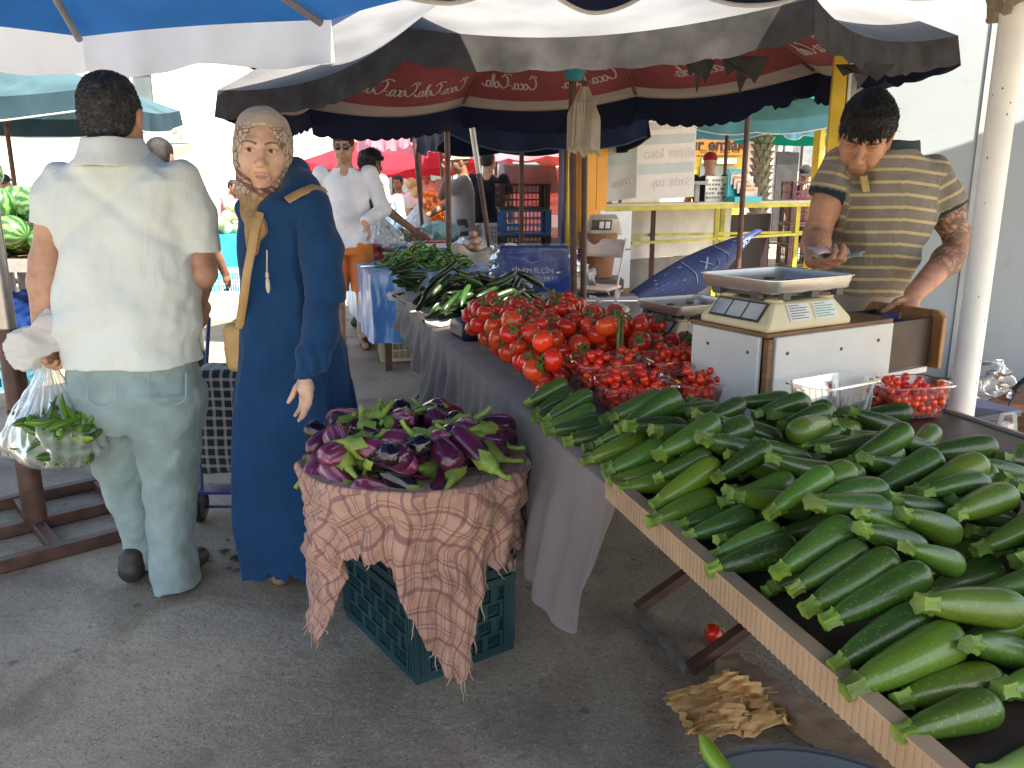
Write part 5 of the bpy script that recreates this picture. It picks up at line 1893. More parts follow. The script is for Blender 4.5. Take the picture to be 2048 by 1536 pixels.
cucs(24, .30, 8.3, .22, .22, .1, 'dark cucumber in the stack on the blue covered table', 'cucumbers on the blue covered table')
M_chi = mat('green_chilli_skin', (.07, .17, .012), .25, var=.35, scale=9, orand=.45, hue=.02, coat=.3)
M_rpep = mat('red_pepper_skin', (.42, .012, .012), .25, var=.2, scale=6, coat=.3)
def chi_r(r):
	return lambda t: float(np.interp(t, [0, .05, .08, .2, .5, .8, 1], [.25, .25, .8, 1, .8, .45, .08])) * r
HV = []
for i, (L, r_, bd, m) in enumerate([(.13, .0135, .10, M_chi), (.15, .014, -.12, M_chi), (.12, .0155, .06, M_chi), (.16, .0125, .16, M_chi), (.17, .02, .06, M_rpep), (.15, .022, -.06, M_rpep)]):
	HV.append((loft_rod(L, chi_r(r_), bd, 9, 12, 0, 1, seed=i).build('green_chilli' if i < 4 else 'red_pepper', m), L, r_))
def chillies(n, cw, cs, rw, rs_, lab, grp, H, base=TM, red=False, cat='chilli'):
	for k in range(n):
		u = 1 - (k / n)**.9 * .85
		a, rr = q.uniform(0, 6.28), math.sqrt(q.random())
		w_, s = cw + math.cos(a) * rr * rw * u, cs + math.sin(a) * rr * rs_ * u
		o, L, r_ = HV[q.randrange(4, 6) if red else q.randrange(4)]
		yaw = q.uniform(0, 6.28)
		cand = [(w_, s)] + [(cw + math.cos(t) * v * rw, cs + math.sin(t) * v * rs_) for t, v in ((q.uniform(0, 6.28), math.sqrt(q.random())) for _ in range(4))]
		w_, s = min(cand, key=lambda c: float(H.h[H.idx(np.array([c[0]]), np.array([c[1]]))][0]) + .10 * (((c[0] - cw) / rw)**2 + ((c[1] - cs) / rs_)**2))
		z, p = H.drop_rod(w_, s, yaw, L, chi_r(r_), .45, .8)
		o2 = o.copy(); COL.objects.link(o2)
		o2.matrix_world = rod_matrix(base, w_, s, z, yaw, p + q.gauss(0, .12), q.uniform(0, 6.28), q.uniform(.85, 1.15))
		tag(o2, lab, cat, grp)
chillies(240, .50, 7.0, .52, .60, 'green chilli in the big chilli heap on the blue covered table', 'green chillies on the blue covered table', HK)
chillies(16, .16, 7.75, .14, .2, 'long red pepper between the chillies and the cucumber stack', 'red peppers on the blue covered table', HK, red=True, cat='pepper')
HC = Heap(.5, 1.2, 2.6, 3.3, TZ + .005)
chillies(26, .80, 2.86, .12, .12, 'green chilli in the small pile between the two scales', 'green chillies between the scales', HC)

# ---- watermelons
def melon_mat():
	m = mat('watermelon_rind', (.10, .22, .06), .32, var=.2, scale=3, coat=.3, orand=.15)
	n, l, p = nodes_of(m)
	base = p.inputs['Base Color'].links[0].from_socket
	tc = n.new('ShaderNodeTexCoord'); sx = n.new('ShaderNodeSeparateXYZ'); l.new(tc.outputs['Object'], sx.inputs[0])
	an = n.new('ShaderNodeMath'); an.operation = 'ARCTAN2'; l.new(sx.outputs[1], an.inputs[0]); l.new(sx.outputs[2], an.inputs[1])
	nz = n.new('ShaderNodeTexNoise'); nz.inputs['Scale'].default_value = 18; nz.inputs['Detail'].default_value = 4
	l.new(tc.outputs['Object'], nz.inputs['Vector'])
	ad = n.new('ShaderNodeMath'); ad.operation = 'MULTIPLY_ADD'; ad.inputs[1].default_value = .55
	l.new(nz.outputs[0], ad.inputs[0]); l.new(an.outputs[0], ad.inputs[2])
	mu = n.new('ShaderNodeMath'); mu.operation = 'MULTIPLY'; mu.inputs[1].default_value = 11; l.new(ad.outputs[0], mu.inputs[0])
	si = n.new('ShaderNodeMath'); si.operation = 'SINE'; l.new(mu.outputs[0], si.inputs[0])
	r = n.new('ShaderNodeMapRange'); r.inputs[1].default_value, r.inputs[2].default_value = -.35, .25; l.new(si.outputs[0], r.inputs[0])
	mx = n.new('ShaderNodeMix'); mx.data_type = 'RGBA'
	l.new(r.outputs[0], mx.inputs[0]); l.new(base, mx.inputs[6]); mx.inputs[7].default_value = (.018, .075, .025, 1)
	l.new(mx.outputs[2], p.inputs['Base Color'])
	return m
b = MB(); b.ball((0, 0, 0), (.158, .135, .135), 28)
wm = b.build('watermelon', melon_mat(), angle=180)
WMX, WMY, WMZ = -4.15, 6.75, .83
HW = Heap(-5.6, -3.2, 6.2, 7.6, WMZ, .012)
q = random.Random(4)
wl = []
for layer, pts in enumerate(([(-4.74 + .29 * i, 6.5 + .29 * j) for i in range(5) for j in range(3)], [(-4.62 + .29 * i, 6.62 + .29 * j) for i in range(4) for j in range(2)], [(-4.3 + .29 * i, 6.9) for i in range(1)])):
	wl += pts
for k, (x, y) in enumerate(wl):
	x += q.uniform(-.02, .02); y += q.uniform(-.02, .02)
	z = HW.drop_ball(x, y, .14, .05)
	o = wm.copy(); COL.objects.link(o)
	o.matrix_world = Matrix.Translation((x, y, z)) @ Euler((q.gauss(0, .5), q.gauss(0, .5), q.gauss(-1.3, .7))).to_matrix().to_4x4() @ Matrix.Scale(q.uniform(.93, 1.04), 4)
	tag(o, 'striped green watermelon in the pile left of the man in the pale shirt', 'watermelon', 'piled watermelons')
bpy.data.objects.remove(wm)

# ---- tangerines, cabbages, onions
def balls(name, cat, label, grp, r_, m, pts, H, sink=.12, sq=1.0):
	b = MB(); b.ball((0, 0, 0), (r_, r_, r_ * sq), 14)
	pr = b.build(name, m, angle=180)
	for (x, y) in pts:
		x, y = slump(H, x, y, r_)
		z = H.drop_ball(x, y, r_, sink)
		o = pr.copy(); COL.objects.link(o)
		o.matrix_world = Matrix.Translation((x, y, z)) @ Euler((q.uniform(0, 6), q.uniform(0, 6), 0)).to_matrix().to_4x4() @ Matrix.Scale(q.uniform(.9, 1.08), 4)
		tag(o, label, cat, grp)
	bpy.data.objects.remove(pr)
# ------------------------------------------------------------------ people
def _stack(self, zs, cx, cy, a, b, k=.02, p=2.3, yaw=0.0, cut=False):
	zs = np.array(zs, float)
	o = np.argsort(zs)
	zs, cx, cy, a, b = zs[o], np.array(cx, float)[o], np.array(cy, float)[o], np.array(a, float)[o], np.array(b, float)[o]
	m_ = max(a.max(), b.max())
	W = self.win(np.array([cx.min() - m_, cy.min() - m_, zs[0]]), np.array([cx.max() + m_, cy.max() + m_, zs[-1]]), k + .02)
	if W is None:
		return self
	sl, X, Y, Z = W
	z1 = Z.ravel()
	def ip(v):
		# smooth interpolation between the given rows
		return np.interp(z1, zs, v)[None, None, :]
	x, y = X - ip(cx), Y - ip(cy)
	ca, sa = math.cos(yaw), math.sin(yaw)
	x, y = ca * x + sa * y, -sa * x + ca * y
	A, B = ip(a), ip(b)
	q = (np.abs(x / A)**p + np.abs(y / B)**p)**(1 / p)
	d = (q - 1) * np.minimum(A, B) * (.5 + .5 * np.minimum(1, q))
	d = np.maximum(d, np.maximum(zs[0] - Z, Z - zs[-1]))
	self._mix(sl, d, k, cut)
	return self
SDF.stack = _stack

def skin_mat(name, col, lip, brow=(.03, .02, .015), stub=None, tat=False):
	m = mat(name, col, .5, var=.16, scale=22, bump=.14, bscale=140, sss=.12, spec=.35)
	n, l, p = nodes_of(m)
	cur = p.inputs['Base Color'].links[0].from_socket
	for an, c, f in (('lip', lip, .75), ('stub', stub or (.06, .05, .045), .5), ('brow', brow, .9)):
		at_ = n.new('ShaderNodeAttribute'); at_.attribute_name = an
		mu = n.new('ShaderNodeMath'); mu.operation = 'MULTIPLY'; mu.inputs[1].default_value = f
		l.new(at_.outputs['Fac'], mu.inputs[0])
		mx = n.new('ShaderNodeMix'); mx.data_type = 'RGBA'
		l.new(mu.outputs[0], mx.inputs[0]); l.new(cur, mx.inputs[6]); mx.inputs[7].default_value = (*c, 1)
		cur = mx.outputs[2]
	if tat:
		at_ = n.new('ShaderNodeAttribute'); at_.attribute_name = 'tat'
		tc = n.new('ShaderNodeTexCoord')
		vo = n.new('ShaderNodeTexVoronoi'); vo.feature = 'DISTANCE_TO_EDGE'; vo.inputs['Scale'].default_value = 34
		nz = n.new('ShaderNodeTexNoise'); nz.inputs['Scale'].default_value = 30; nz.inputs['Detail'].default_value = 5
		l.new(tc.outputs['Object'], nz.inputs['Vector'])
		va = n.new('ShaderNodeVectorMath'); va.operation = 'SCALE'; va.inputs['Scale'].default_value = .06
		l.new(nz.outputs['Color'], va.inputs[0])
		vb = n.new('ShaderNodeVectorMath'); l.new(va.outputs[0], vb.inputs[0]); l.new(tc.outputs['Object'], vb.inputs[1])
		l.new(vb.outputs[0], vo.inputs['Vector'])
		r = n.new('ShaderNodeMapRange'); r.inputs[1].default_value, r.inputs[2].default_value = .16, .04
		l.new(vo.outputs['Distance'], r.inputs[0])
		r2 = n.new('ShaderNodeMapRange'); r2.inputs[1].default_value, r2.inputs[2].default_value = .42, .56
		l.new(nz.outputs[0], r2.inputs[0])
		ma = n.new('ShaderNodeMath'); ma.operation = 'MAXIMUM'; l.new(r.outputs[0], ma.inputs[0]); l.new(r2.outputs[0], ma.inputs[1])
		mu = n.new('ShaderNodeMath'); mu.operation = 'MULTIPLY'; l.new(ma.outputs[0], mu.inputs[0]); l.new(at_.outputs['Fac'], mu.inputs[1])
		m2 = n.new('ShaderNodeMath'); m2.operation = 'MULTIPLY'; m2.inputs[1].default_value = .8; l.new(mu.outputs[0], m2.inputs[0])
		mx = n.new('ShaderNodeMix'); mx.data_type = 'RGBA'
		l.new(m2.outputs[0], mx.inputs[0]); l.new(cur, mx.inputs[6]); mx.inputs[7].default_value = (.045, .05, .045, 1)
		cur = mx.outputs[2]
	l.new(cur, p.inputs['Base Color'])
	return m
M_eyew = mat('eye_white', (.62, .58, .54), .25, var=.03)
M_iris = mat('eye_iris', (.025, .015, .01), .12, var=.1, coat=.5)
SK_A = skin_mat('skin_tan', (.48, .26, .175), (.34, .13, .11))
SK_W = skin_mat('skin_fair', (.62, .39, .285), (.42, .19, .16))
SK_S = skin_mat('skin_olive', (.47, .235, .15), (.33, .13, .10), tat=True)
SK_D = skin_mat('skin_brown', (.26, .13, .085), (.2, .08, .07))

def np3(v):
	return np.array(v, float)
def hand_sdf(F, wrist, d, nrm, t, curl, s=1.0, spread=.0, thumb=.6):
	"""palm, four unequal fingers of three bones each and a thumb from the side of the palm"""
	wrist, d, nrm = Vector(wrist), Vector(d).normalized(), Vector(nrm).normalized()
	nrm = (nrm - d * nrm.dot(d)).normalized()
	t = Vector(t); t = (t - d * t.dot(d) - nrm * t.dot(nrm)).normalized()
	for i in range(4):
		o = (.027 - .018 * i) * s
		a = wrist + t * o * .6 + d * .012 * s
		b = wrist + d * (.084 - .005 * abs(i - 1.2)) * s + t * o
		F.cap(a, b, .0135 * s, .0115 * s, k=.010)
	F.ell(wrist + d * .045 * s, (.03 * s, .03 * s, .03 * s), k=.012)
	if not isinstance(curl, (list, tuple)):
		curl = [curl] * 4
	for i, (ln, r_) in enumerate(((.070, .0092), (.079, .0094), (.073, .009), (.057, .008))):
		o = (.029 - .0193 * i) * s
		p = wrist + d * (.084 - .005 * abs(i - 1.2)) * s + t * o
		dr = (d + t * (spread * (1.5 - i)))
		ang = 0
		for seg, (f, q) in enumerate(((.45, .55), (.30, 1.0), (.25, .8))):
			ang += curl[i] * q
			v = (dr.normalized() * math.cos(ang) + nrm * math.sin(ang))
			p2 = p + v * ln * f * s
			F.cap(p, p2, r_ * s * (1 - .07 * seg), r_ * s * (.93 - .08 * seg), k=.0035)
			p = p2
	p = wrist + d * .022 * s + t * .022 * s
	v = (d * .55 + t * .75 + nrm * .25 * thumb * 2).normalized()
	p1 = p + v * .042 * s
	v2 = (d * .85 + t * .25 + nrm * thumb).normalized()
	p2 = p1 + v2 * .030 * s
	F.cap(wrist + d * .01 * s, p1, .014 * s, .0105 * s, k=.01).cap(p1, p2, .0105 * s, .0098 * s, k=.004).cap(p2, p2 + (v2 + nrm * .2) * .024 * s, .0098 * s, .0075 * s, k=.003)

def head_rot(fwd, up=(0, 0, 1)):
	y = Vector(fwd).normalized()
	x = y.cross(Vector(up)).normalized()
	return Matrix((x, y, x.cross(y))).transposed()
def head_sdf(F, c, Rm, s=1.0, fem=False, eyes=True, lids=.0045, heavy=0.0):
	c = Vector(c)
	L = lambda x, y, z: np3(c + Rm @ Vector((x, y, z)) * s)
	E = lambda p, r, k, cut=False: F.ell(L(*p), np.array(r) * s, k * s, cut, Rm)
	E((0, -.012, .036), (.075, .096, .086), .02)
	E((0, .028, -.025), (.062 + heavy * .005, .063, .085), .03)
	E((0, .062, -.095), (.026, .022, .020), .025)
	for sx in (-1, 1):
		E((sx * .046, .008, -.058), (.021 + heavy * .006, .034, .034), .03)
		E((sx * .043, .06, -.014), (.023, .021, .022), .022)
		E((sx * .036, .07, -.045), (.02, .018, .024), .022)
	F.cap(L(-.036, .078, .030), L(.036, .078, .030), .0125 * s, None, .022 * s)
	for sx in (-1, 1):
		E((sx * .032, .097, .010), (.021, .016, .013), .012, True)
	if eyes:
		for sx in (-1, 1):
			E((sx * .032, .0745, .010), (.0165, .0145, .0135), .003)
			E((sx * .032, .094, .0085), (.0150, .0135, lids), .002, True)
	F.cap(L(0, .088, .022), L(0, .108, -.024), .0085 * s, .0105 * s, .012 * s)
	E((0, .110, -.028), (.0125, .0125, .0115), .008)
	for sx in (-1, 1):
		E((sx * .0135, .098, -.033), (.0085, .011, .0088), .006)
		E((sx * .0065, .104, -.0405), (.0036, .005, .004), .002, True)
	E((0, .084, -.068), (.028, .013, .022), .015)
	E((0, .0935, -.0625), (.026, .0095, .0058), .006)
	E((0, .0925, -.0745), (.023, .010, .0070), .006)
	F.chain([L(-.027, .084, -.0695), L(-.010, .099, -.0675), L(0, .101, -.0685), L(.010, .099, -.0675), L(.027, .084, -.0695)], [.0018 * s] * 5, .003 * s, True)
	for sx in (-1, 1):
		F.chain([L(sx * .020, .096, -.036), L(sx * .031, .088, -.056), L(sx * .034, .080, -.074)], [.0014 * s] * 3, .009 * s, True)
		E((sx * .077, -.008, -.004), (.009, .021, .033), .008)
		E((sx * .084, -.006, .012), (.006, .018, .017), .005)
		E((sx * .088, .0, -.002), (.006, .010, .018), .004, True)
def eye_parts(c, Rm, s, look=(0, 0)):
	out = []
	c = Vector(c)
	for sx in (-1, 1):
		p = c + Rm @ Vector((sx * .032, .0735, .010)) * s
		for r_, off, mi in ((.0135, (0, 0, 0), 1), (.0074, (look[0] * .0065, .0086, look[1] * .0065), 2)):
			mb = MB(); mb.ball(p + Rm @ Vector(off) * s, r_ * s, 14)
			out.append((np.array([tuple(v) for v in mb.v]), np.array(mb.f), mi))
	return out
def head_masks(c, Rm, s, fem=False, beard=0.0, mous=0.0, stub_only=0.0):
	Mi = np.array(Rm).T
	def loc(v):
		return (Mi @ ((v - np3(c)) / s).T).T
	def lip(v):
		p = loc(v)
		return np.clip(1.6 - np.sqrt((p[:, 0] / .027)**2 + ((p[:, 2] + .0688) / .0092)**2) * 1.3, 0, 1) * (p[:, 1] > .08)
	def brow(v):
		p = loc(v)
		x = np.abs(p[:, 0])
		zc = .0285 + .006 * np.sin(np.clip((x - .014) / .036, 0, 1) * 2.6) - (.0 if fem else .002)
		th = (.0030 if fem else .0052) * (1.25 - np.clip((x - .014) / .036, 0, 1) * .6)
		q = (x - .032) / .0165
		lash = np.clip(1.4 - np.abs(p[:, 2] - (.0095 + .0068 * (1 - q * q))) / .0017, 0, 1) * (np.abs(q) < 1) * .8
		return np.maximum(np.clip(1.5 - np.abs(p[:, 2] - zc) / th, 0, 1) * (x > .012) * (x < .052), lash) * (p[:, 1] > .05)
	def stub(v):
		p = loc(v)
		lo = np.clip((-.040 - p[:, 2]) / .03, 0, 1) * np.clip((p[:, 1] + .02) / .03, 0, 1) * (p[:, 2] > -.14)
		ml = np.exp(-((p[:, 2] + .053) / .006)**2 - (p[:, 0] / .028)**2) * (p[:, 1] > .08)
		ch = np.exp(-((p[:, 2] + .098) / .016)**2 - (p[:, 0] / .022)**2) * (p[:, 1] > .05)
		return np.clip(lo * (beard + stub_only) + np.maximum(ml, ch) * mous, 0, 1)
	return {'lip': lip, 'brow': brow, 'stub': stub}

def fuzz(verts, quads, n, ln, w_, seed, drop=(0, 0, -.3)):
	"""short hair strokes standing on a surface"""
	r = np.random.default_rng(seed)
	q = quads[r.integers(0, len(quads), n)]
	a, b, c, d = verts[q[:, 0]], verts[q[:, 1]], verts[q[:, 2]], verts[q[:, 3]]
	u, v = r.random((n, 1)), r.random((n, 1))
	p = (a * (1 - u) + b * u) * (1 - v) + (d * (1 - u) + c * u) * v
	nn = np.cross(b - a, d - a); nn /= np.linalg.norm(nn, axis=1)[:, None] + 1e-9
	dr = nn * .8 + r.normal(size=(n, 3)) * .35 + np.array(drop)
	dr /= np.linalg.norm(dr, axis=1)[:, None]
	sd = np.cross(dr, r.normal(size=(n, 3))); sd /= np.linalg.norm(sd, axis=1)[:, None]
	L = ln * r.uniform(.6, 1.2, (n, 1))
	vs_ = np.concatenate([p - sd * w_ - nn * .003, p + sd * w_ - nn * .003, p + dr * L]).reshape(3, n, 3).transpose(1, 0, 2).reshape(-1, 3)
	return vs_, np.arange(3 * n).reshape(n, 3)
M_hairb = mat('black_hair', (.010, .009, .009), .5, var=.4, scale=40, bump=.6, bscale=220, spec=.4)
M_hairg = mat('greying_hair', (.020, .021, .024), .6, var=.5, scale=60, bump=.6, bscale=220, col2=(.085, .09, .10), contrast=(.5, .75))

def zx(u, v, Y):
	return at(u, v, y=Y)
def rows(R_, Y, bf, dy=None):
	"""photo rows (v, left, right) on the plane y=Y -> stack arguments"""
	zs, cx, a = [], [], []
	for v, u0, u1 in R_:
		p, q_ = at(u0, v, y=Y), at(u1, v, y=Y)
		zs.append((p.z + q_.z) / 2); cx.append((p.x + q_.x) / 2); a.append(abs(q_.x - p.x) / 2)
	n = len(zs)
	b = [x * bf for x in a] if not hasattr(bf, '__len__') else list(bf)
	return zs, cx, [Y + (dy[i] if dy else 0) for i in range(n)], a, b
def wrinkle(seed, amp, freq, stretch=(1, 1, 1)):
	f1, f2 = make_noise(seed, 10, freq), make_noise(seed + 1, 10, freq * 2.6)
	return lambda x, y, z: amp * (f1(x * stretch[0], y * stretch[1], z * stretch[2]) + .4 * f2(x * stretch[0], y * stretch[1], z * stretch[2]))

def sleeve(F, pts, rad, end, k=.03):
	"""sleeve along pts with a flat opening at the end"""
	G = SDF(F.lo, F.lo + (F.n - 1) * F.h, F.h)
	G.chain([np3(p) for p in pts], rad, k)
	a, b = Vector(pts[-2]), Vector(pts[-1])
	G.plane_cut(end, b - a, .006)
	n = [min(i, j) for i, j in zip(G.n, F.n)]
	sl = tuple(slice(0, i) for i in n)
	F._mix(sl, G.d[sl], k, False)

def bounds(pts, pad):
	a = np.array([tuple(p) for p in pts])
	return a.min(0) - pad, a.max(0) + pad

def collar(e, c, m, rx, ry, up):
	"""turned-down collar ring leaning along up"""
	F = SDF(np3(c) - .17, np3(c) + .17, .0035)
	Z = [c.z - .05, c.z - .012, c.z + .028, c.z + .036]
	U = Vector(up).normalized()
	cx = [c.x + U.x * (z - c.z) for z in Z]; cy = [c.y + U.y * (z - c.z) for z in Z]
	F.stack(Z, cx, cy, [rx + .034, rx + .012, rx - .004, rx - .008], [ry + .034, ry + .012, ry - .004, ry - .008], .004, 2.1)
	Z2 = [z + (-.02, 0, 0, .03)[i] for i, z in enumerate(Z)]
	F.stack(Z2, cx, cy, [rx + .010, rx - .002, rx - .014, rx - .018], [ry + .010, ry - .002, ry - .014, ry - .018], .006, 2.1, cut=True)
	F.disp(lambda x, y, z: .0015 * np.sin(40 * x + 30 * y))
	p, q_ = F.polys()
	np_mesh('collar', [(p, q_, 0)], [m], e)

def shoe(loc, d, m, parent, L=.28, name='shoe', sole=None):
	d = Vector((d[0], d[1], 0)).normalized()
	c = Vector((loc[0], loc[1], 0))
	F = SDF(c - Vector((.2, .2, .01)), c + Vector((.2, .2, .16)), .006)
	heel, toe = c - d * L * .38, c + d * L * .40
	F.cap(heel + Vector((0, 0, .05)), c + d * .02 + Vector((0, 0, .05)), .042, .046, .02).cap(c + Vector((0, 0, .045)), toe + Vector((0, 0, .038)), .047, .036, .02)
	F.cap(heel + Vector((0, 0, .06)), heel + Vector((0, 0, .09)) + d * .02, .042, .044, .02)
	F.plane_cut((0, 0, .003), (0, 0, -1))
	p, q_ = F.polys()
	o = np_mesh(name, [(p, q_, 0)], m, parent)
	return o

def finish(label, loc):
	return empty('person', loc, label, 'person')

# ================================================== man in the pale shirt, from behind
def man_pale():
	Y = 2.76
	e = finish('man seen from behind in a pale short sleeved shirt and light blue jeans carrying bags', (zx(265, 1150, Y).x, Y, 0))
	hc = zx(224, 236, Y)
	Rm = head_rot((-.12, .98, .05))
	s = 1.08
	sl, sr = zx(125, 362, Y), zx(362, 358, Y)
	el, wl = zx(92, 525, Y - .02), zx(88, 655, Y - .06)
	er, wr = zx(402, 545, Y + .02), zx(396, 600, Y + .20)
	F = SDF(*bounds([hc + Vector((0, 0, .16)), el, er, wl + Vector((0, 0, -.24)), wr + Vector((0, .15, 0)), sl, sr], .13), .005)
	head_sdf(F, hc, Rm, s, eyes=False, heavy=1.2)
	F.cap(np3(hc + Vector((.0, -.015, -.04))), np3(zx(232, 325, Y)), .066, .074, .03)
	F.cap(np3(hc + Vector((.0, -.05, -.09))), np3(hc + Vector((.02, -.055, -.15))), .045, .05, .03)
	F.cap(np3(zx(232, 335, Y)), np3(zx(258, 650, Y)), .085, .11, .05).cap(np3(sl), np3(sr), .042, .042, .03)
	F.chain([np3(sl), np3(sl.lerp(el, .6)), np3(el), np3(el.lerp(wl, .3)), np3(wl)], [.050, .050, .049, .053, .036], .02)
	F.chain([np3(sr), np3(er), np3(wr)], [.050, .05, .034], .02)
	hand_sdf(F, wl + Vector((.004, 0, -.012)), (.10, -.1, -1), (.75, -.2, .1), (.1, -1, .0), [1.0, 1.05, 1.1, 1.15], 1.08)
	hand_sdf(F, wr, (0, .7, -.7), (-1, 0, 0), (0, .7, .7), .4, 1.05)
	p, q_ = F.polys()
	np_mesh('body', [(p, q_, 0)], [SK_A], e, attr=head_masks(hc, Rm, s))
	# hair
	H = SDF(*bounds([hc + Vector((.13, .13, .16)), hc - Vector((.13, .14, .14))], 0), .004)
	L = lambda x, y, z: np3(hc + Rm @ Vector((x, y, z)) * s)
	H.ell(L(0, -.014, .038), np.array((.082, .104, .094)) * s, .02, rot=Rm)
	H.ell(L(0, -.055, -.015), np.array((.072, .052, .055)) * s, .03, rot=Rm)
	H.box(L(0, .14, -.09), (.12, .09, .10), .02, True, Rm); H.box(L(0, .05, -.10), (.12, .12, .055), .015, True, Rm)
	for sx in (-1, 1):
		H.ell(L(sx * .088, .0, -.012), np.array((.018, .026, .036)) * s, .008, True, Rm)
	H.disp(wrinkle(5, .0022, 14))
	p, q_ = H.polys()
	fv, fq = fuzz(p, q_, 9000, .016, .0009, 3)
	np_mesh('hair', [(p, q_, 0), (fv, fq, 0)], [M_hairg], e)
	# shirt
	pts = [zx(60, 480, Y), zx(440, 540, Y), zx(265, 735, Y), zx(230, 280, Y)]
	F = SDF(*bounds(pts, .17), .005)
	rw = [(300, 186, 288), (318, 160, 312), (335, 130, 345), (362, 112, 372), (420, 112, 384), (500, 116, 388), (580, 116, 392), (660, 122, 398), (724, 134, 402)]
	zs, cx, cy, a, b = rows(rw, Y, [.075, .095, .115, .13, .145, .155, .160, .16, .158])
	F.stack(zs, cx, cy, a, b, .03, 2.4)
	sleeve(F, [sl, zx(108, 400, Y), zx(104, 480, Y)], [.062, .068, .074], zx(103, 452, Y))
	sleeve(F, [sr, zx(388, 430, Y), zx(408, 540, Y)], [.060, .064, .068], zx(404, 508, Y))
	# cut the cloth's tail round and hollow the neck
	F.ell(np3(zx(232, 282, Y)), (.066, .07, .05), .01, True)
	f1, f2 = wrinkle(11, .0035, 2.2, (1, 1, 1.1)), wrinkle(13, .0022, 7, (1, 1, .6))
	def fold(x, y, z):
		# pulls from the shoulder blades and a hanging drape down the back
		g = .007 * np.sin(26 * (x - cx[3]) + 5 * z + 2 * np.sin(6 * z)) * np.clip((1.42 - z) * 3, 0, 1) * np.clip((z - .78) * 4, .15, 1)
		g += .008 * np.exp(-(((x - cx[4]) * .75 + (z - 1.25) - .12)**2) / .0009) + .008 * np.exp(-((-(x - cx[4]) * .8 + (z - 1.22) - .14)**2) / .0009)
		g += .009 * np.sin(34 * (z + .5 * np.abs(x - cx[5]))) * np.exp(-((z - .96) / .10)**2)
		return f1(x, y, z) + f2(x, y, z) + g
	F.disp(fold)
	p, q_ = F.polys()
	sh = np_mesh('shirt', [(p, q_, 0)], [cloth_mat('pale_shirt', (.63, .68, .655), bscale=260, bump=.12, var=.05, crease=.2)], e)
	collar(e, zx(233, 300, Y) + Vector((0, -.02, 0)), mat('pale_shirt', (1, 1, 1)), .094, .108, (0, -.15, 1))
	# jeans
	F = SDF(*bounds([zx(120, 690, Y), zx(415, 1160, Y), zx(230, 1160, Y)], .18), .006)
	F.lo[2] = max(F.lo[2], -.02)
	zs, cx, cy, a, b = rows([(690, 158, 378), (735, 150, 388), (775, 140, 402), (815, 142, 404), (850, 165, 398)], Y, [.125, .136, .160, .155, .13])
	F.stack(zs, cx, cy, a, b, .03, 2.5)
	zs, cx, cy, a, b = rows([(780, 142, 282), (850, 160, 288), (930, 192, 296), (1000, 214, 304), (1060, 232, 312), (1105, 236, 320), (1138, 240, 322)], Y + .03, [.13, .125, .11, .10, .095, .10, .11], dy=[0, 0, .01, .03, .06, .07, .07])
	F.stack(zs, cx, cy, a, b, .025, 2.2)
	zs, cx, cy, a, b = rows([(780, 262, 404), (850, 272, 400), (930, 288, 394), (1000, 298, 392), (1060, 305, 388), (1110, 308, 390), (1160, 314, 396)], Y - .02, [.13, .125, .11, .10, .095, .10, .115], dy=[0, 0, 0, 0, -.01, -.02, -.02])
	F.stack(zs, cx, cy, a, b, .025, 2.2)
	w1, w2 = wrinkle(21, .0025, 3.2, (1, 1, 1.5)), wrinkle(23, .002, 9)
	def jf(x, y, z):
		kn = np.exp(-((z - .42) / .12)**2) + .9 * np.exp(-((z - .12) / .09)**2) + .8 * np.exp(-((z - .78) / .06)**2)
		return w1(x, y, z) + w2(x, y, z) +   .003 * np.sin(50 * z + 14 * x + 4 * np.sin(20 * x)) * kn
	F.disp(jf)
	p, q_ = F.polys()
	M_den = mat('pale_denim', (.25, .335, .335), .85, var=.14, scale=9, bump=.25, bscale=330, sheen=.2, spec=.1, crease=.28)
	np_mesh('jeans', [(p, q_, 0)], [M_den], e)
	for (u0, u1, v0) in ((175, 232, 748), (300, 372, 745)):
		pth = []
		for k in range(19):
			t = k / 18
			u = u0 if t < .3 else u0 + (u1 - u0) * (t - .3) / .4 if t < .7 else u1
			v = v0 + 55 * min(1, t / .3) if t < .3 else v0 + 55 + 12 * math.sin(math.pi * (t - .3) / .4) if t < .7 else v0 + 55 * (1 - (t - .7) / .3)
			pt = zx(u, v, Y - .163 - .02 * math.sin(math.pi * (u - 142) / 260))
			pth.append(pt)
		b_ = MB(); b_.tube(pth, .0025, 5); world_child(b_.build('pocket_seam', mat('denim_seam', (.24, .34, .36), .8), None), e)
	f1_, f2_ = zx(290, 1138, Y + .12), zx(355, 1163, Y)
	shoe(at(283, 1140, z=.0), (-.15, 1), mat('dark_shoe', (.03, .025, .022), .5, var=.3), e)
	shoe(at(352, 1172, z=.0) + Vector((0, .06, 0)), (.25, 1), mat('dark_shoe', (1, 1, 1)), e)
	return wl, hc
WRIST, _ = man_pale()

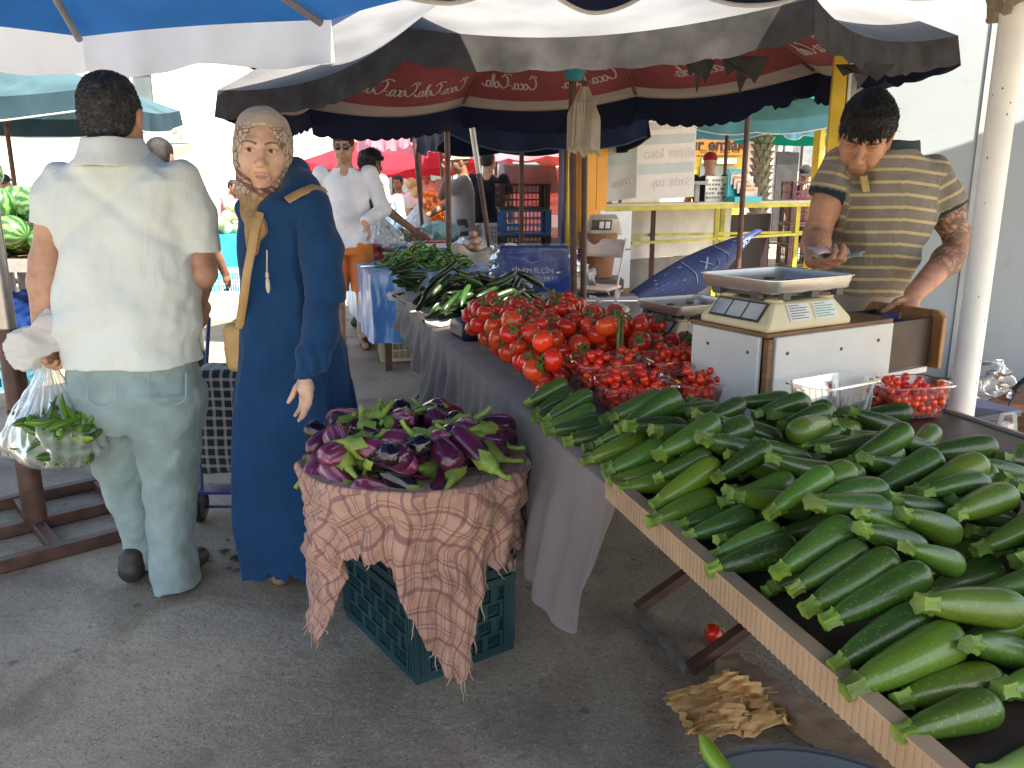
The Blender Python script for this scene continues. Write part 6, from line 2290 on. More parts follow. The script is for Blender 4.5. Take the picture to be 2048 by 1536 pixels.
# ================================================== woman in the blue coat dress
M_dress = cloth_mat('blue_crepe', (.009, .046, .125), crease=.2, var=.10, bscale=240, bump=.10, scale=6)
def woman():
	Y = 2.78
	e = finish('woman in a long blue coat dress and patterned headscarf looking back over her shoulder', (zx(590, 1150, Y).x, Y, 0))
	hc = zx(526, 303, Y)
	Rm = head_rot((.20, -.95, -.10), (.06, 0, 1))
	s = 1.03
	# face and neck
	F = SDF(*bounds([hc + Vector((.12, .13, .15)), hc - Vector((.12, .15, .17))], .0), .0028)
	head_sdf(F, hc, Rm, s, fem=True, lids=.0056, heavy=1.0)
	F.cap(np3(hc + Vector((.0, .02, -.05))), np3(hc + Vector((.02, .03, -.16))), .056, .06, .03)
	F.disp(wrinkle(2, .0004, 30))
	p, q_ = F.polys()
	ls, le, lw = zx(624, 412, 2.72), zx(655, 575, 2.66), zx(612, 742, 2.55)
	B = SDF(*bounds([zx(500, 400, Y), zx(640, 390, Y), le, lw - Vector((0, 0, .2)), zx(600, 900, Y)], .14), .0045)
	B.cap(np3(hc + Vector((.02, .03, -.14))), np3(zx(575, 640, Y)), .06, .09, .05)
	B.chain([np3(ls), np3(le), np3(lw)], [.05, .042, .028], .03)
	hand_sdf(B, lw + Vector((-.002, -.01, -.01)), (.05, -.15, -1), (-.6, -.55, .1), (-.75, -.5, 0), [.35, .28, .3, .38], .92, spread=.04, thumb=.35)
	bp, bq = B.polys()
	parts = [(p, q_, 0), (bp, bq, 0)] + eye_parts(hc, Rm, s, (.32, -.08))
	np_mesh('body', parts, [SK_W, M_eyew, M_iris], e, attr=head_masks(hc, Rm, s, fem=True))
	# dress
	F = SDF(*bounds([zx(455, 380, Y), zx(735, 1150, Y), zx(700, 500, Y)], .12), .0065)
	rw = [(385, 525, 612), (402, 500, 632), (425, 484, 640), (470, 478, 640), (540, 480, 636), (620, 482, 648), (700, 479, 688), (800, 475, 702), (900, 476, 708), (1000, 480, 714), (1080, 486, 716), (1128, 492, 716)]
	zs, cx, cy, a, b = rows(rw, Y, [.08, .10, .115, .13, .14, .14, .15, .165, .18, .19, .2, .205])
	F.stack(zs, cx, cy, a, b, .03, 2.2, yaw=.0)
	F.chain([np3(zx(488, 415, Y - .05)), np3(zx(545, 372, Y + .07)), np3(zx(590, 345, Y + .05)), np3(zx(606, 372, Y - .02)), np3(zx(560, 420, Y - .09)), np3(zx(515, 465, Y - .12))], [.03, .04, .045, .042, .03, .018], .03)
	F.cap(np3(zx(600, 380, Y)), np3(ls), .06, .062, .04)
	f1, f2 = wrinkle(31, .004, 2.5, (1, 1, .6)), wrinkle(33, .0022, 8, (1, 1, .5))
	zc = zx(560, 625, Y).z
	def fd(x, y, z):
		th = np.arctan2(y - Y, x - np.interp(z, zs[::-1], cx[::-1]))
		lo = np.clip((zc - z) / .6, 0, 1)
		g = lo * (.014 * np.sin(11 * th + 1.2 * np.sin(3 * z)) + .009 * np.sin(23 * th + 1.7 + 2 * z))
		g += -.004 * np.exp(-((z - zc) / .004)**2)                      # waist seam
		g += .005 * np.sin(30 * (z + .7 * x)) * np.exp(-((z - zc - .12) / .12)**2)
		return f1(x, y, z) + f2(x, y, z) + g
	F.disp(fd)
	p, q_ = F.polys()
	np_mesh('dress', [(p, q_, 0)], [M_dress], e)
	# sleeve: cape-like upper layer, puffed lower one, gathered cuff
	F = SDF(*bounds([ls, le, lw], .13), .0045)
	F.chain([np3(ls), np3(zx(642, 500, 2.69)), np3(zx(650, 612, 2.65))], [.060, .066, .070], .03)
	e_ = zx(660, 600, 2.65)
	F.box(np3(e_ + Vector((0, 0, -.08))), (.16, .16, .08), .004, True, Matrix.Rotation(R(8), 3, 'Y'))
	F.disp(lambda x, y, z: .0045 * np.sin(40 * (z + .6 * x)) * np.exp(-((z - e_.z - .1) / .1)**2) + wrinkle(35, .003, 6)(x, y, z))
	p1, q1 = F.polys()
	F = SDF(*bounds([le, lw], .13), .004)
	F.chain([np3(zx(645, 560, 2.66)), np3(zx(640, 660, 2.60)), np3(zx(624, 712, 2.565)), np3(zx(616, 738, 2.553))], [.054, .058, .052, .038], .02)
	F.disp(lambda x, y, z: .005 * np.sin(150 * x + 40 * y + 3 * np.sin(20 * z)) * np.exp(-((z - lw.z - .02) / .05)**2) + wrinkle(36, .004, 5)(x, y, z))
	p2, q2 = F.polys()
	F = SDF(*bounds([lw], .1), .003)
	F.chain([np3(zx(616, 734, 2.553)), np3(zx(611, 756, 2.546))], [.037, .034], .01)
	F.box(np3(zx(611, 755, 2.546) + Vector((0, 0, -.05))), (.1, .1, .05), .003, True)
	p3, q3 = F.polys()
	np_mesh('sleeve', [(p1, q1, 0), (p2, q2, 0), (p3, q3, 0)], [M_dress], e)
	# headscarf
	m = cloth_mat('scarf_print', (.50, .40, .31), var=.05, bscale=200, bump=.12)
	n, l, pr = nodes_of(m)
	base = pr.inputs['Base Color'].links[0].from_socket
	tc = n.new('ShaderNodeTexCoord')
	nz = n.new('ShaderNodeTexNoise'); nz.inputs['Scale'].default_value = 14; nz.inputs['Detail'].default_value = 1
	l.new(tc.outputs['Object'], nz.inputs['Vector'])
	va = n.new('ShaderNodeVectorMath'); va.operation = 'SCALE'; va.inputs['Scale'].default_value = .06; l.new(nz.outputs['Color'], va.inputs[0])
	vb = n.new('ShaderNodeVectorMath'); l.new(va.outputs[0], vb.inputs[0]); l.new(tc.outputs['Object'], vb.inputs[1])
	vo = n.new('ShaderNodeTexVoronoi'); vo.feature = 'DISTANCE_TO_EDGE'; vo.inputs['Scale'].default_value = 46; l.new(vb.outputs[0], vo.inputs['Vector'])
	r = n.new('ShaderNodeMapRange'); r.inputs[1].default_value, r.inputs[2].default_value = .11, .05; r.inputs[4].default_value = .85; l.new(vo.outputs['Distance'], r.inputs[0])
	ap = n.new('ShaderNodeAttribute'); ap.attribute_name = 'plain'
	sb = n.new('ShaderNodeMath'); sb.operation = 'SUBTRACT'; sb.use_clamp = True; l.new(r.outputs[0], sb.inputs[0]); l.new(ap.outputs['Fac'], sb.inputs[1])
	mx = n.new('ShaderNodeMix'); mx.data_type = 'RGBA'; l.new(sb.outputs[0], mx.inputs[0]); l.new(base, mx.inputs[6]); mx.inputs[7].default_value = (.11, .075, .06, 1)
	cur = mx.outputs[2]
	for an, c_ in (('stripe', (.22, .055, .05)), ('gold', (.34, .20, .08))):
		aa = n.new('ShaderNodeAttribute'); aa.attribute_name = an
		m2 = n.new('ShaderNodeMix'); m2.data_type = 'RGBA'; l.new(aa.outputs['Fac'], m2.inputs[0]); l.new(cur, m2.inputs[6]); m2.inputs[7].default_value = (*c_, 1); cur = m2.outputs[2]
	l.new(cur, pr.inputs['Base Color'])
	F = SDF(*bounds([hc + Vector((.16, .2, .17)), zx(470, 500, Y - .1), zx(590, 440, Y)], .04), .0035)
	L = lambda x, y, z: np3(hc + Rm @ Vector((x, y, z)) * s)
	F.ell(L(0, -.018, .03), (.095, .118, .110), .02, rot=Rm)
	F.ell(L(0, -.012, -.055), (.090, .095, .098), .04, rot=Rm)
	F.ell(L(.004, .02, -.125), (.075, .085, .05), .04, rot=Rm)
	F.cap(L(.02, .03, -.15), np3(zx(512, 455, Y - .12)), .06, .032, .03)
	F.cap(np3(zx(512, 450, Y - .12)), np3(zx(506, 500, Y - .135)), .032, .018, .02)
	F.ell(L(0, .105, -.010), (.066, .088, .104), .010, True, Rm)
	f1 = wrinkle(41, .0022, 9)
	F.disp(lambda x, y, z: f1(x, y, z) + .004 * np.sin(60 * (z - hc.z) + 55 * np.abs(x - hc.x - .01)) * np.clip((hc.z - .02 - z) / .08, 0, 1))
	p, q_ = F.polys()
	Mi = np.array(Rm).T
	loc = lambda v: (Mi @ (v - np3(hc)).T).T
	def stripe(v):
		a = loc(v)
		d1 = a[:, 2] + .105 - .55 * (a[:, 0])
		g = ((np.abs(d1) < .007) | (np.abs(d1 + .022) < .006) | (np.abs(d1 - .02) < .0035)).astype(float) * (a[:, 2] < -.045)
		d2 = a[:, 2] + .06 + 1.2 * (a[:, 0] + .055)
		g2 = (np.abs(d2) < .008).astype(float) * (a[:, 2] < -.05) * (a[:, 0] < -.01)
		return np.maximum(g, g2) * .85
	def gold(v):
		a = loc(v)
		return np.clip((-.118 - a[:, 2]) / .02, 0, 1) * .8
	np_mesh('headscarf', [(p, q_, 0)], [m], e, attr={'stripe': stripe, 'gold': gold, 'plain': lambda v: np.clip((loc(v)[:, 2] - .075) / .025, 0, 1)})
	# drawstring end, strap
	b = MB()
	t0 = zx(534, 500, Y - .155)
	b.tube([t0, zx(534, 545, Y - .157)], .0022, 6)
	for k, (dz, r_) in enumerate(((0, .005), (-.012, .006), (-.02, .004), (-.035, .007), (-.05, .006), (-.062, .003))):
		pass
	c0 = zx(534, 545, Y - .157)
	b.tube([c0 + Vector((0, 0, dz)) for dz in (.002, -.012, -.018, -.024, -.045, -.058, -.066)], [.004, .0065, .0035, .0065, .0075, .0055, .002], 8)
	world_child(b.build('drawstring_end', mat('ivory_bead', (.55, .47, .36), .4), None), e)
	shoe(at(575, 1172, z=0) + Vector((0, .1, 0)), (-.3, -1), mat('tan_shoe', (.36, .22, .12), .5), e, L=.24)
	# shoulder bag worn across the body
	t = empty('shoulder_bag', zx(474, 690, Y), 'tan shoulder bag with strap worn across the blue coat dress', 'bag')
	m_s = mat('tan_leather', (.40, .25, .10), .45, var=.15, scale=9)
	b = MB()
	pth = [zx(650, 380, 2.76), zx(628, 374, 2.70), zx(600, 385, 2.66), zx(574, 400, 2.63), ]
	b.tube(pth, [.014] * 4, 8, flat=.35, up=(0, -1, .5))
	pth = [zx(520, 425, 2.655), zx(510, 455, 2.63), zx(503, 500, 2.625), zx(494, 545, 2.625), zx(487, 600, 2.63), zx(478, 655, 2.68)]
	b.tube(pth, [.014] * 6, 8, flat=.35, up=(0, -1, .2))
	world_child(b.build('strap', m_s, None), t)
	F = SDF(*bounds([zx(482, 640, Y), zx(482, 740, Y)], .15), .006)
	F.box(np3(zx(485, 690, Y)), (.045, .08, .085), rnd=.03); F.disp(wrinkle(44, .003, 8))
	p, q_ = F.polys(); np_mesh('pouch', [(p, q_, 0)], [m_s], t)
woman()

# ================================================== the seller
def polo_mat():
	m = cloth_mat('striped_polo', (.20, .175, .145), var=.10, bscale=260, bump=.15, crease=.3)
	n, l, p = nodes_of(m)
	base = p.inputs['Base Color'].links[0].from_socket
	aa = n.new('ShaderNodeAttribute'); aa.attribute_name = 'sv'
	mu = n.new('ShaderNodeMath'); mu.operation = 'MULTIPLY'; mu.inputs[1].default_value = 1 / .043; l.new(aa.outputs['Fac'], mu.inputs[0])
	fr = n.new('ShaderNodeMath'); fr.operation = 'FRACT'; l.new(mu.outputs[0], fr.inputs[0])
	lt = n.new('ShaderNodeMath'); lt.operation = 'LESS_THAN'; lt.inputs[1].default_value = .24; l.new(fr.outputs[0], lt.inputs[0])
	mx = n.new('ShaderNodeMix'); mx.data_type = 'RGBA'; l.new(lt.outputs[0], mx.inputs[0]); l.new(base, mx.inputs[6]); mx.inputs[7].default_value = (.46, .38, .21, 1)
	ab = n.new('ShaderNodeAttribute'); ab.attribute_name = 'cuff'
	m2 = n.new('ShaderNodeMix'); m2.data_type = 'RGBA'; l.new(ab.outputs['Fac'], m2.inputs[0]); l.new(mx.outputs[2], m2.inputs[6]); m2.inputs[7].default_value = (.018, .035, .04, 1)
	l.new(m2.outputs[2], p.inputs['Base Color'])
	return m
def seller():
	Y = 3.08
	e = finish('seller with black hair and tattooed arm in a striped polo shirt counting banknotes', (zx(1760, 900, Y).x, Y, 0))
	hc = zx(1730, 272, Y - .06)
	Rm = head_rot((-.42, -.74, -.58), (.16, 0, 1))
	s = 1.06
	F = SDF(*bounds([hc + Vector((.14, .14, .16)), hc - Vector((.14, .16, .2))], 0), .003)
	head_sdf(F, hc, Rm, s, lids=.0004, heavy=.5)
	F.cap(np3(hc + Rm @ Vector((0, -.03, -.05))), np3(zx(1775, 345, Y)), .06, .066, .03)
	p, q_ = F.polys()
	sl, sr = zx(1682, 330, Y), zx(1862, 348, Y)
	el, wl = zx(1633, 472, Y - .02), zx(1628, 520, Y - .26)
	er, wr = zx(1922, 492, Y - .02), zx(1828, 588, Y - .25)
	B = SDF(*bounds([sl, sr, el, er, wl - Vector((0, .1, .06)), wr - Vector((.06, .05, .2)), zx(1760, 640, Y)], .13), .0048)
	B.cap(np3(zx(1772, 335, Y + .03)), np3(zx(1745, 600, Y + .05)), .075, .08, .05).cap(np3(sl), np3(sr), .06, .06, .04)
	B.chain([np3(sl), np3(sl.lerp(el, .55)), np3(el), np3(el.lerp(wl, .35)), np3(wl)], [.056, .052, .044, .046, .031], .03)
	B.chain([np3(sr), np3(sr.lerp(er, .55)), np3(er), np3(er.lerp(wr, .3)), np3(wr)], [.058, .056, .046, .049, .032], .03)
	hand_sdf(B, wl, (.35, -.75, .0), (.15, .1, 1), (-.4, -.1, .5), [.85, .8, .85, .9], 1.02, thumb=.9)
	hand_sdf(B, wr, (-.32, -.25, -.9), (-.4, .85, 0), (-.8, -.3, .1), [.35, .30, .34, .4], 1.02, spread=.05, thumb=.5)
	bp, bq = B.polys()
	def tat(v):
		def seg(a, b, f0, f1):
			a, b = np3(a), np3(b)
			ab = b - a
			t = ((v - a) @ ab) / (ab @ ab)
			d = np.linalg.norm(v - a - np.clip(t, 0, 1)[:, None] * ab, axis=1)
			return np.clip((t - f0) * 12, 0, 1) * np.clip((f1 - t) * 12, 0, 1) * (d < .075)
		return np.maximum(seg(sr, er, .45, .9), seg(er, wr, .12, .62) * .85)
	at_ = head_masks(hc, Rm, s, stub_only=.22, mous=.25)
	at_['tat'] = tat
	np_mesh('body', [(p, q_, 0), (bp, bq, 0)], [SK_S], e, attr=at_)
	H = SDF(*bounds([hc + Vector((.16, .16, .18)), hc - Vector((.16, .16, .14))], 0), .0038)
	L = lambda x, y, z: np3(hc + Rm @ Vector((x, y, z)) * s)
	H.ell(L(0, -.016, .046), np.array((.087, .106, .100)) * s, .02, rot=Rm)
	H.ell(L(0, .03, .092), np.array((.072, .064, .042)) * s, .03, rot=Rm)
	H.ell(L(0, -.06, -.01), np.array((.07, .046, .06)) * s, .03, rot=Rm)
	H.box(L(0, .13, -.055), (.12, .07, .105), .012, True, Rm); H.box(L(0, .05, -.115), (.12, .14, .07), .01, True, Rm)
	for sx in (-1, 1):
		H.ell(L(sx * .09, .004, -.012), np.array((.022, .026, .036)) * s, .008, True, Rm)
		H.box(L(sx * .085, .075, -.02), (.03, .045, .06), .01, True, Rm)
	H.disp(wrinkle(51, .004, 11, (1, 1, 1)))
	hp, hq = H.polys()
	fv, fq = fuzz(hp, hq, 7000, .022, .0011, 8, drop=tuple(np.array(Rm) @ np.array((0, .5, .1))))
	# fringe locks over the forehead
	b = MB()
	for x in np.linspace(-.048, .045, 13):
		ln = .030 + .014 * math.sin(x * 200) + (.012 if -.01 < x < .02 else 0)
		pts = [Vector(L(x, .075, .088)), Vector(L(x * 1.02, .094, .068)), Vector(L(x * 1.02 - .003, .098, .068 - ln * .6)), Vector(L(x - .006, .094, .068 - ln))]
		b.tube(pts, [.010, .009, .006, .001], 6, flat=.6)
	np_mesh('hair', [(hp, hq, 0), (fv, fq, 0), (np.array(b.v), [f for f in b.f], 0)], [M_hairb], e)
	# polo shirt
	F = SDF(*bounds([zx(1640, 420, Y), zx(1925, 440, Y), zx(1740, 610, Y), zx(1790, 280, Y)], .15), .005)
	rw = [(300, 1742, 1822), (315, 1712, 1842), (332, 1684, 1864), (360, 1668, 1874), (420, 1666, 1866), (480, 1668, 1852), (530, 1670, 1836), (586, 1668, 1818)]
	zs, cx, cy, a, b_ = rows(rw, Y, [.07, .09, .105, .12, .13, .13, .125, .125], dy=[-.02, -.01, 0, 0, .0, .02, .04, .05])
	F.stack(zs, cx, cy, a, b_, .03, 2.35)
	sleeve(F, [sl, sl.lerp(el, .3), sl.lerp(el, .6)], [.068, .072, .074], sl.lerp(el, .46))
	sleeve(F, [sr, sr.lerp(er, .35), sr.lerp(er, .7)], [.072, .077, .078], sr.lerp(er, .52))
	F.ell(np3(hc + Vector((-.035, -.06, -.13))), (.06, .07, .05), .02, True)
	f1, f2 = wrinkle(61, .004, 3, (1, 1, 1.4)), wrinkle(63, .0022, 8)
	zb = zs[0] if zs[0] < zs[-1] else zs[-1]
	F.disp(lambda x, y, z: f1(x, y, z) + f2(x, y, z) + .006 * np.sin(44 * z + 16 * x) * np.exp(-((z - zb - .12) / .14)**2))
	p, q_ = F.polys()
	def arm_t(v):
		out = np.zeros(len(v)); use = np.zeros(len(v))
		for a, b in ((sl, el), (sr, er)):
			a, b = np3(a), np3(b)
			ab = b - a
			ln = np.linalg.norm(ab)
			t = ((v - a) @ ab) / ln
			d = np.linalg.norm(v - a - np.clip(t, 0, ln)[:, None] * ab / ln, axis=1)
			sel = (d < .09) & (t > .02) & (np.abs(v[:, 0] - cx[3]) > .155)
			out[sel] = t[sel]; use[sel] = 1
		return out, use
	def sv(v):
		t, u = arm_t(v)
		tor = v[:, 2] + .14 * np.abs(v[:, 0] - cx[3] - .02) * (v[:, 0] > cx[3]) - .02 * (v[:, 0] - cx[3])
		return np.where(u > 0, t + 3.01, tor)
	def cuff(v):
		out = np.zeros(len(v))
		for a, b, f in ((sl, el, .46), (sr, er, .52)):
			a, b = np3(a), np3(b); ab = b - a; ln = np.linalg.norm(ab)
			t = ((v - a) @ ab) / ln
			d = np.linalg.norm(v - a - np.clip(t, 0, ln)[:, None] * ab / ln, axis=1)
			out = np.maximum(out, ((t > ln * f - .019) & (t < ln * f + .02) & (d < .1) & (np.abs(v[:, 0] - cx[3]) > .172)).astype(float))
		return out
	np_mesh('polo_shirt', [(p, q_, 0)], [polo_mat()], e, attr={'sv': sv, 'cuff': cuff})
	collar(e, zx(1782, 303, Y + .01), mat('dark_teal_collar', (.016, .036, .042), .8, var=.1), .088, .085, (.12, -.42, 1))
	b = MB()
	pc = [zx(1728, 352, Y - .118), zx(1733, 384, Y - .132)]
	b.bar(pc[0] + Vector((0, .006, 0)), pc[1] + Vector((0, .004, 0)), .026, .008, up=(0, 1, 0))
	world_child(b.build('placket', mat('yellow_placket', (.42, .30, .12), .8), None, bevel=.002), e)
	# trousers
	F = SDF(*bounds([zx(1660, 560, Y), zx(1830, 600, Y), Vector((1.3, Y + .05, 0))], .16), .008)
	zs, cx, cy, a, b_ = rows([(560, 1676, 1812), (640, 1672, 1812), (700, 1672, 1815)], Y + .05, [.115, .12, .12])
	F.stack(zs, cx, cy, a, b_, .03)
	for u in (1706, 1784):
		c = zx(u, 690, Y + .05)
		F.stack([.03, .45, c.z], [c.x] * 3, [c.y] * 3, [.075, .08, .085], [.085, .085, .1], .03)
	F.disp(wrinkle(71, .005, 4, (1, 1, .8)))
	p, q_ = F.polys()
	np_mesh('trousers', [(p, q_, 0)], [cloth_mat('beige_trousers', (.36, .31, .25))], e)
	for u in (1706, 1784):
		c = zx(u, 690, Y + .05)
		shoe((c.x, c.y - .06), (0, -1), mat('dark_shoe', (1, 1, 1)), e)
	# banknotes in the hand
	g = wl + Vector((.025, -.075, .028))
	t = empty('banknotes', g, 'small fan of pink and pale green banknotes held by the seller', 'banknotes')
	for k, (m_, a0, dx) in enumerate(((mat('pink_note', (.50, .38, .40), .7, var=.2, scale=40), .3, -.01), (mat('pink_note', (1, 1, 1)), .1, -.004), (mat('pale_note', (.46, .50, .47), .7, var=.2, scale=40), -.1, .0), (mat('green_note', (.36, .44, .38), .7, var=.25, scale=40), -.55, .045))):
		b = MB()
		fr = Matrix.Translation(g + Vector((dx, .004 * k, .010 - .006 * k))) @ Matrix.Rotation(a0, 4, 'Z') @ Matrix.Rotation(R(24 - 5 * k), 4, 'X')
		b.grid(lambda u, v: fr @ Vector(((u - .5) * .13, (v - .5) * .064, .010 * math.sin(u * 5 + k) + .006 * math.sin(v * 4 + 2 * k))), 12, 6)
		world_child(b.build('note', m_, None, angle=180, solid=.0012), t)
seller()
# ------------------------------------------------------------------ bystanders
def bystander(label, u, Y, H, fwd, shirt, trous, skin, hair=M_hairb, arms=None, slv=.5, shorts=False, lean=0.0, scarf=None, cap=None, glasses=False, legs=True, vox=.0095, curly=False, hd=None, shoes='dark_shoe', fat=1.0):
	f = Vector((fwd[0], fwd[1], 0)).normalized()
	rt = f.cross(Vector((0, 0, 1)))
	x0 = at(u, 365, y=Y).x
	e = finish(label, (x0, Y, 0))
	k = H / 1.75
	def P(a, b, c):
		ln = lean * max(0, c - .95)
		return np3(Vector((x0, Y, 0)) + (rt * a + f * (b + ln) + Vector((0, 0, 1)) * (c - .35 * lean * max(0, c - .95))) * k)
	hc = Vector(P(0, .03, 1.625))
	hf = Vector(hd) if hd else f + Vector((0, 0, -.08 - lean * .5))
	Rm = head_rot(hf)
	A = arms or {}
	arm = {}
	for sd in (1, -1):
		el, wr, dr = A.get(sd, ((.27, -.02, 1.12), (.27, .07, .88), (0, .1, -1)))
		arm[sd] = (P(sd * .19, 0, 1.42), P(sd * el[0], el[1], el[2]), P(sd * wr[0], wr[1], wr[2]), rt * (sd * dr[0]) + f * dr[1] + Vector((0, 0, dr[2])))
	pts = [hc + Vector((0, 0, .17)), P(.1, .2, 0), P(-.1, -.12, 0)] + [q for s_ in arm.values() for q in s_[:3]] + [s_[2] + np3(s_[3].normalized() * .2) for s_ in arm.values()]
	lo, hi = bounds(pts, .16)
	lo[2] = max(lo[2], -.01)
	yaw = math.atan2(rt.y, rt.x)
	B = SDF(lo, hi, vox)
	head_sdf(B, hc, Rm, k, eyes=False)
	B.cap(np3(hc), P(0, -.02, 1.42), .056 * k, .062 * k, .02)
	B.cap(P(0, 0, 1.38), P(0, 0, .95), .10 * k, .12 * k, .05).cap(arm[1][0], arm[-1][0], .042 * k, .042 * k, .03)
	for sd in (1, -1):
		s_, el, wr, dr = arm[sd]
		B.chain([s_, el, wr], [.048 * k, .044 * k, .030 * k], .02)
		hand_sdf(B, wr, dr, rt * -sd + f * .1, f, .45, k)
		B.chain([P(sd * .09, 0, .92), P(sd * .10, .02, .5), P(sd * .10, 0, .09)], [.085 * k, .058 * k, .042 * k], .02)
		B.cap(P(sd * .10, -.02, .05), P(sd * .11, .15, .035), .04 * k, .03 * k, .02)
	p, q_ = B.polys()
	np_mesh('body', [(p, q_, 0)] , [skin], e, attr=head_masks(hc, Rm, k, stub_only=.3, mous=.5 if glasses else .1))
	F = SDF(lo, hi, vox)
	F.stack([P(0, 0, z)[2] for z in (.84, .95, 1.1, 1.28, 1.40, 1.47)], [P(0, 0, z)[0] for z in (.84, .95, 1.1, 1.28, 1.40, 1.47)], [P(0, 0, z)[1] for z in (.84, .95, 1.1, 1.28, 1.40, 1.47)], [v * k * fat for v in (.185, .182, .175, .195, .18, .08)], [v * k * fat for v in (.135, .135, .135, .135, .105, .07)], .03, 2.3, yaw)
	F.ell(P(0, .10, 1.46), (.042 * k, .055 * k, .06 * k), .01, True)
	for sd in (1, -1):
		s_, el, wr, dr = arm[sd]
		if slv > .9:
			F.chain([s_, el, wr + (el - wr) * .08], [.072 * k, .062 * k, .048 * k], .02)
		else:
			sleeve(F, [Vector(s_), Vector(s_).lerp(Vector(el), .4), Vector(s_).lerp(Vector(el), .95)], [.072 * k, .076 * k, .078 * k], Vector(s_).lerp(Vector(el), slv + .15))
	F.disp(wrinkle(int(abs(x0) * 50) + 3, .004, 3.5))
	p, q_ = F.polys()
	np_mesh('shirt', [(p, q_, 0)], [shirt], e)
	if legs:
		F = SDF(lo, hi, vox)
		F.stack([P(0, 0, z)[2] for z in (.78, .9, 1.0)], [x0] * 3, [Y] * 3, [.18 * k * fat] * 3, [.13 * k * fat, .135 * k * fat, .13 * k * fat], .03, 2.3, yaw)
		zb = .48 if shorts else .05
		for sd in (1, -1):
			c0, c1 = P(sd * .092, 0, .86), P(sd * .105, .01, zb)
			F.stack([c1[2], c0[2]], [c1[0], c0[0]], [c1[1], c0[1]], [(.098 if shorts else .075) * k, .1 * k], [(.105 if shorts else .085) * k, .12 * k], .02, 2.2, yaw)
		F.disp(wrinkle(int(abs(x0) * 70) + 9, .004, 4))
		p, q_ = F.polys()
		np_mesh('shorts' if shorts else 'trousers', [(p, q_, 0)], [trous], e)
		for sd in (1, -1):
			c = P(sd * .105, .02, 0)
			shoe((c[0], c[1]), f, mat(shoes, (.03, .025, .022), .5), e)
	Lc = lambda x, y, z: np3(hc + Rm @ Vector((x, y, z)) * k)
	if scarf:
		S = SDF(np3(hc) - .3, np3(hc) + .22, vox * .8)
		S.ell(Lc(0, -.016, .03), np.array((.092, .115, .108)) * k, .02, rot=Rm).ell(Lc(0, .0, -.09), np.array((.095, .1, .1)) * k, .04, rot=Rm).ell(Lc(0, .03, -.2), np.array((.14, .12, .09)) * k, .05, rot=Rm)
		S.ell(Lc(0, .105, -.01), np.array((.056, .07, .088)) * k, .008, True, Rm)
		p, q_ = S.polys()
		np_mesh('headscarf', [(p, q_, 0)], [scarf], e)
	elif hair is not None:
		S = SDF(np3(hc) - .2, np3(hc) + .22, vox * .7)
		g = .022 if curly else 0
		S.ell(Lc(0, -.015, .044), np.array((.083 + g, .104 + g, .096 + g)) * k, .02, rot=Rm).ell(Lc(0, -.05, -.01), np.array((.072 + g, .052 + g, .06)) * k, .03, rot=Rm)
		S.box(Lc(0, .135, -.06), (.12, .08, .115), .012, True, Rm); S.box(Lc(0, .05, -.11), (.12, .13, .065), .01, True, Rm)
		S.disp(wrinkle(7, .007 if curly else .002, 13 if curly else 10))
		p, q_ = S.polys()
		parts = [(p, q_, 0)]
		if curly:
			fv, fq = fuzz(p, q_, 1500, .03, .004, 5); parts.append((fv, fq, 0))
		np_mesh('hair', parts, [hair], e)
	if cap:
		S = SDF(np3(hc) - .24, np3(hc) + .26, vox * .7)
		S.ell(Lc(0, -.012, .055), np.array((.092, .112, .088)) * k, .01, rot=Rm)
		S.box(Lc(0, 0, -.05), (.2, .2, .085), .004, True, Rm)
		S.ell(Lc(0, .115, .045), np.array((.075, .085, .010)) * k, .012, rot=Rm)
		p, q_ = S.polys(); np_mesh('cap', [(p, q_, 0)], [cap], e)
	if glasses:
		b = MB()
		for sx in (-1, 1):
			b.ball(Lc(sx * .033, .094, .006), (.027 * k, .008 * k, .021 * k), 14, rot=Rm)
			b.bar(Lc(sx * .058, .085, .012), Lc(sx * .08, -.01, .012), .004, .006)
		b.bar(Lc(-.012, .1, .012), Lc(.012, .1, .012), .005, .005)
		world_child(b.build('sunglasses', mat('dark_lens', (.008, .008, .01), .05, coat=1)), e)
	return e, arm
T_ = lambda n, c: cloth_mat(n, c, bscale=200)
M_wshirt = T_('white_linen', (.70, .69, .71))
bystander('man in sunglasses with white shirt and orange shorts behind the woman in blue', 691, 7.2, 1.84, (.12, -1), M_wshirt, T_('orange_cotton', (.62, .19, .045)), SK_A, arms={-1: ((.30, .02, 1.14), (.155, .27, 1.05), (.35, .3, -.9)), 1: ((.28, -.03, 1.15), (.30, .08, .92), (0, .2, -1))}, slv=1, shorts=True, glasses=True, vox=.0075, hd=(.03, -1, -.1), shoes='maroon_shoe')
mat('maroon_shoe', (.10, .015, .015), .5)
for o in list(bpy.data.objects):
	if o.name.startswith('shoe') and o.data.materials[0].name == 'maroon_shoe':
		o.data.materials[0] = mat('oxblood_shoe', (.10, .015, .015), .5)
bystander('curly haired man in dark shirt reaching across the blue covered table', 722, 8.3, 1.74, (1, -.15), T_('dark_grey_shirt', (.07, .065, .065)), T_('navy_trousers', (.015, .02, .06)), SK_D, arms={1: ((.22, .30, 1.18), (.12, .55, .98), (0, .8, -.55)), -1: ((.25, .05, 1.12), (.22, .2, .92), (0, .3, -1))}, curly=True, lean=.12, slv=.4)
bystander('woman in a white headscarf and light blue jacket bending to the greens', 772, 10.2, 1.56, (-.15, -1), T_('light_blue_jacket', (.36, .52, .68)), T_('grey_skirt', (.3, .3, .33)), SK_A, scarf=T_('white_scarf', (.74, .74, .76)), slv=1, lean=.25, arms={1: ((.26, .12, 1.1), (.16, .32, .92), (0, .6, -.7)), -1: ((.26, .12, 1.1), (.16, .32, .92), (0, .6, -.7))})
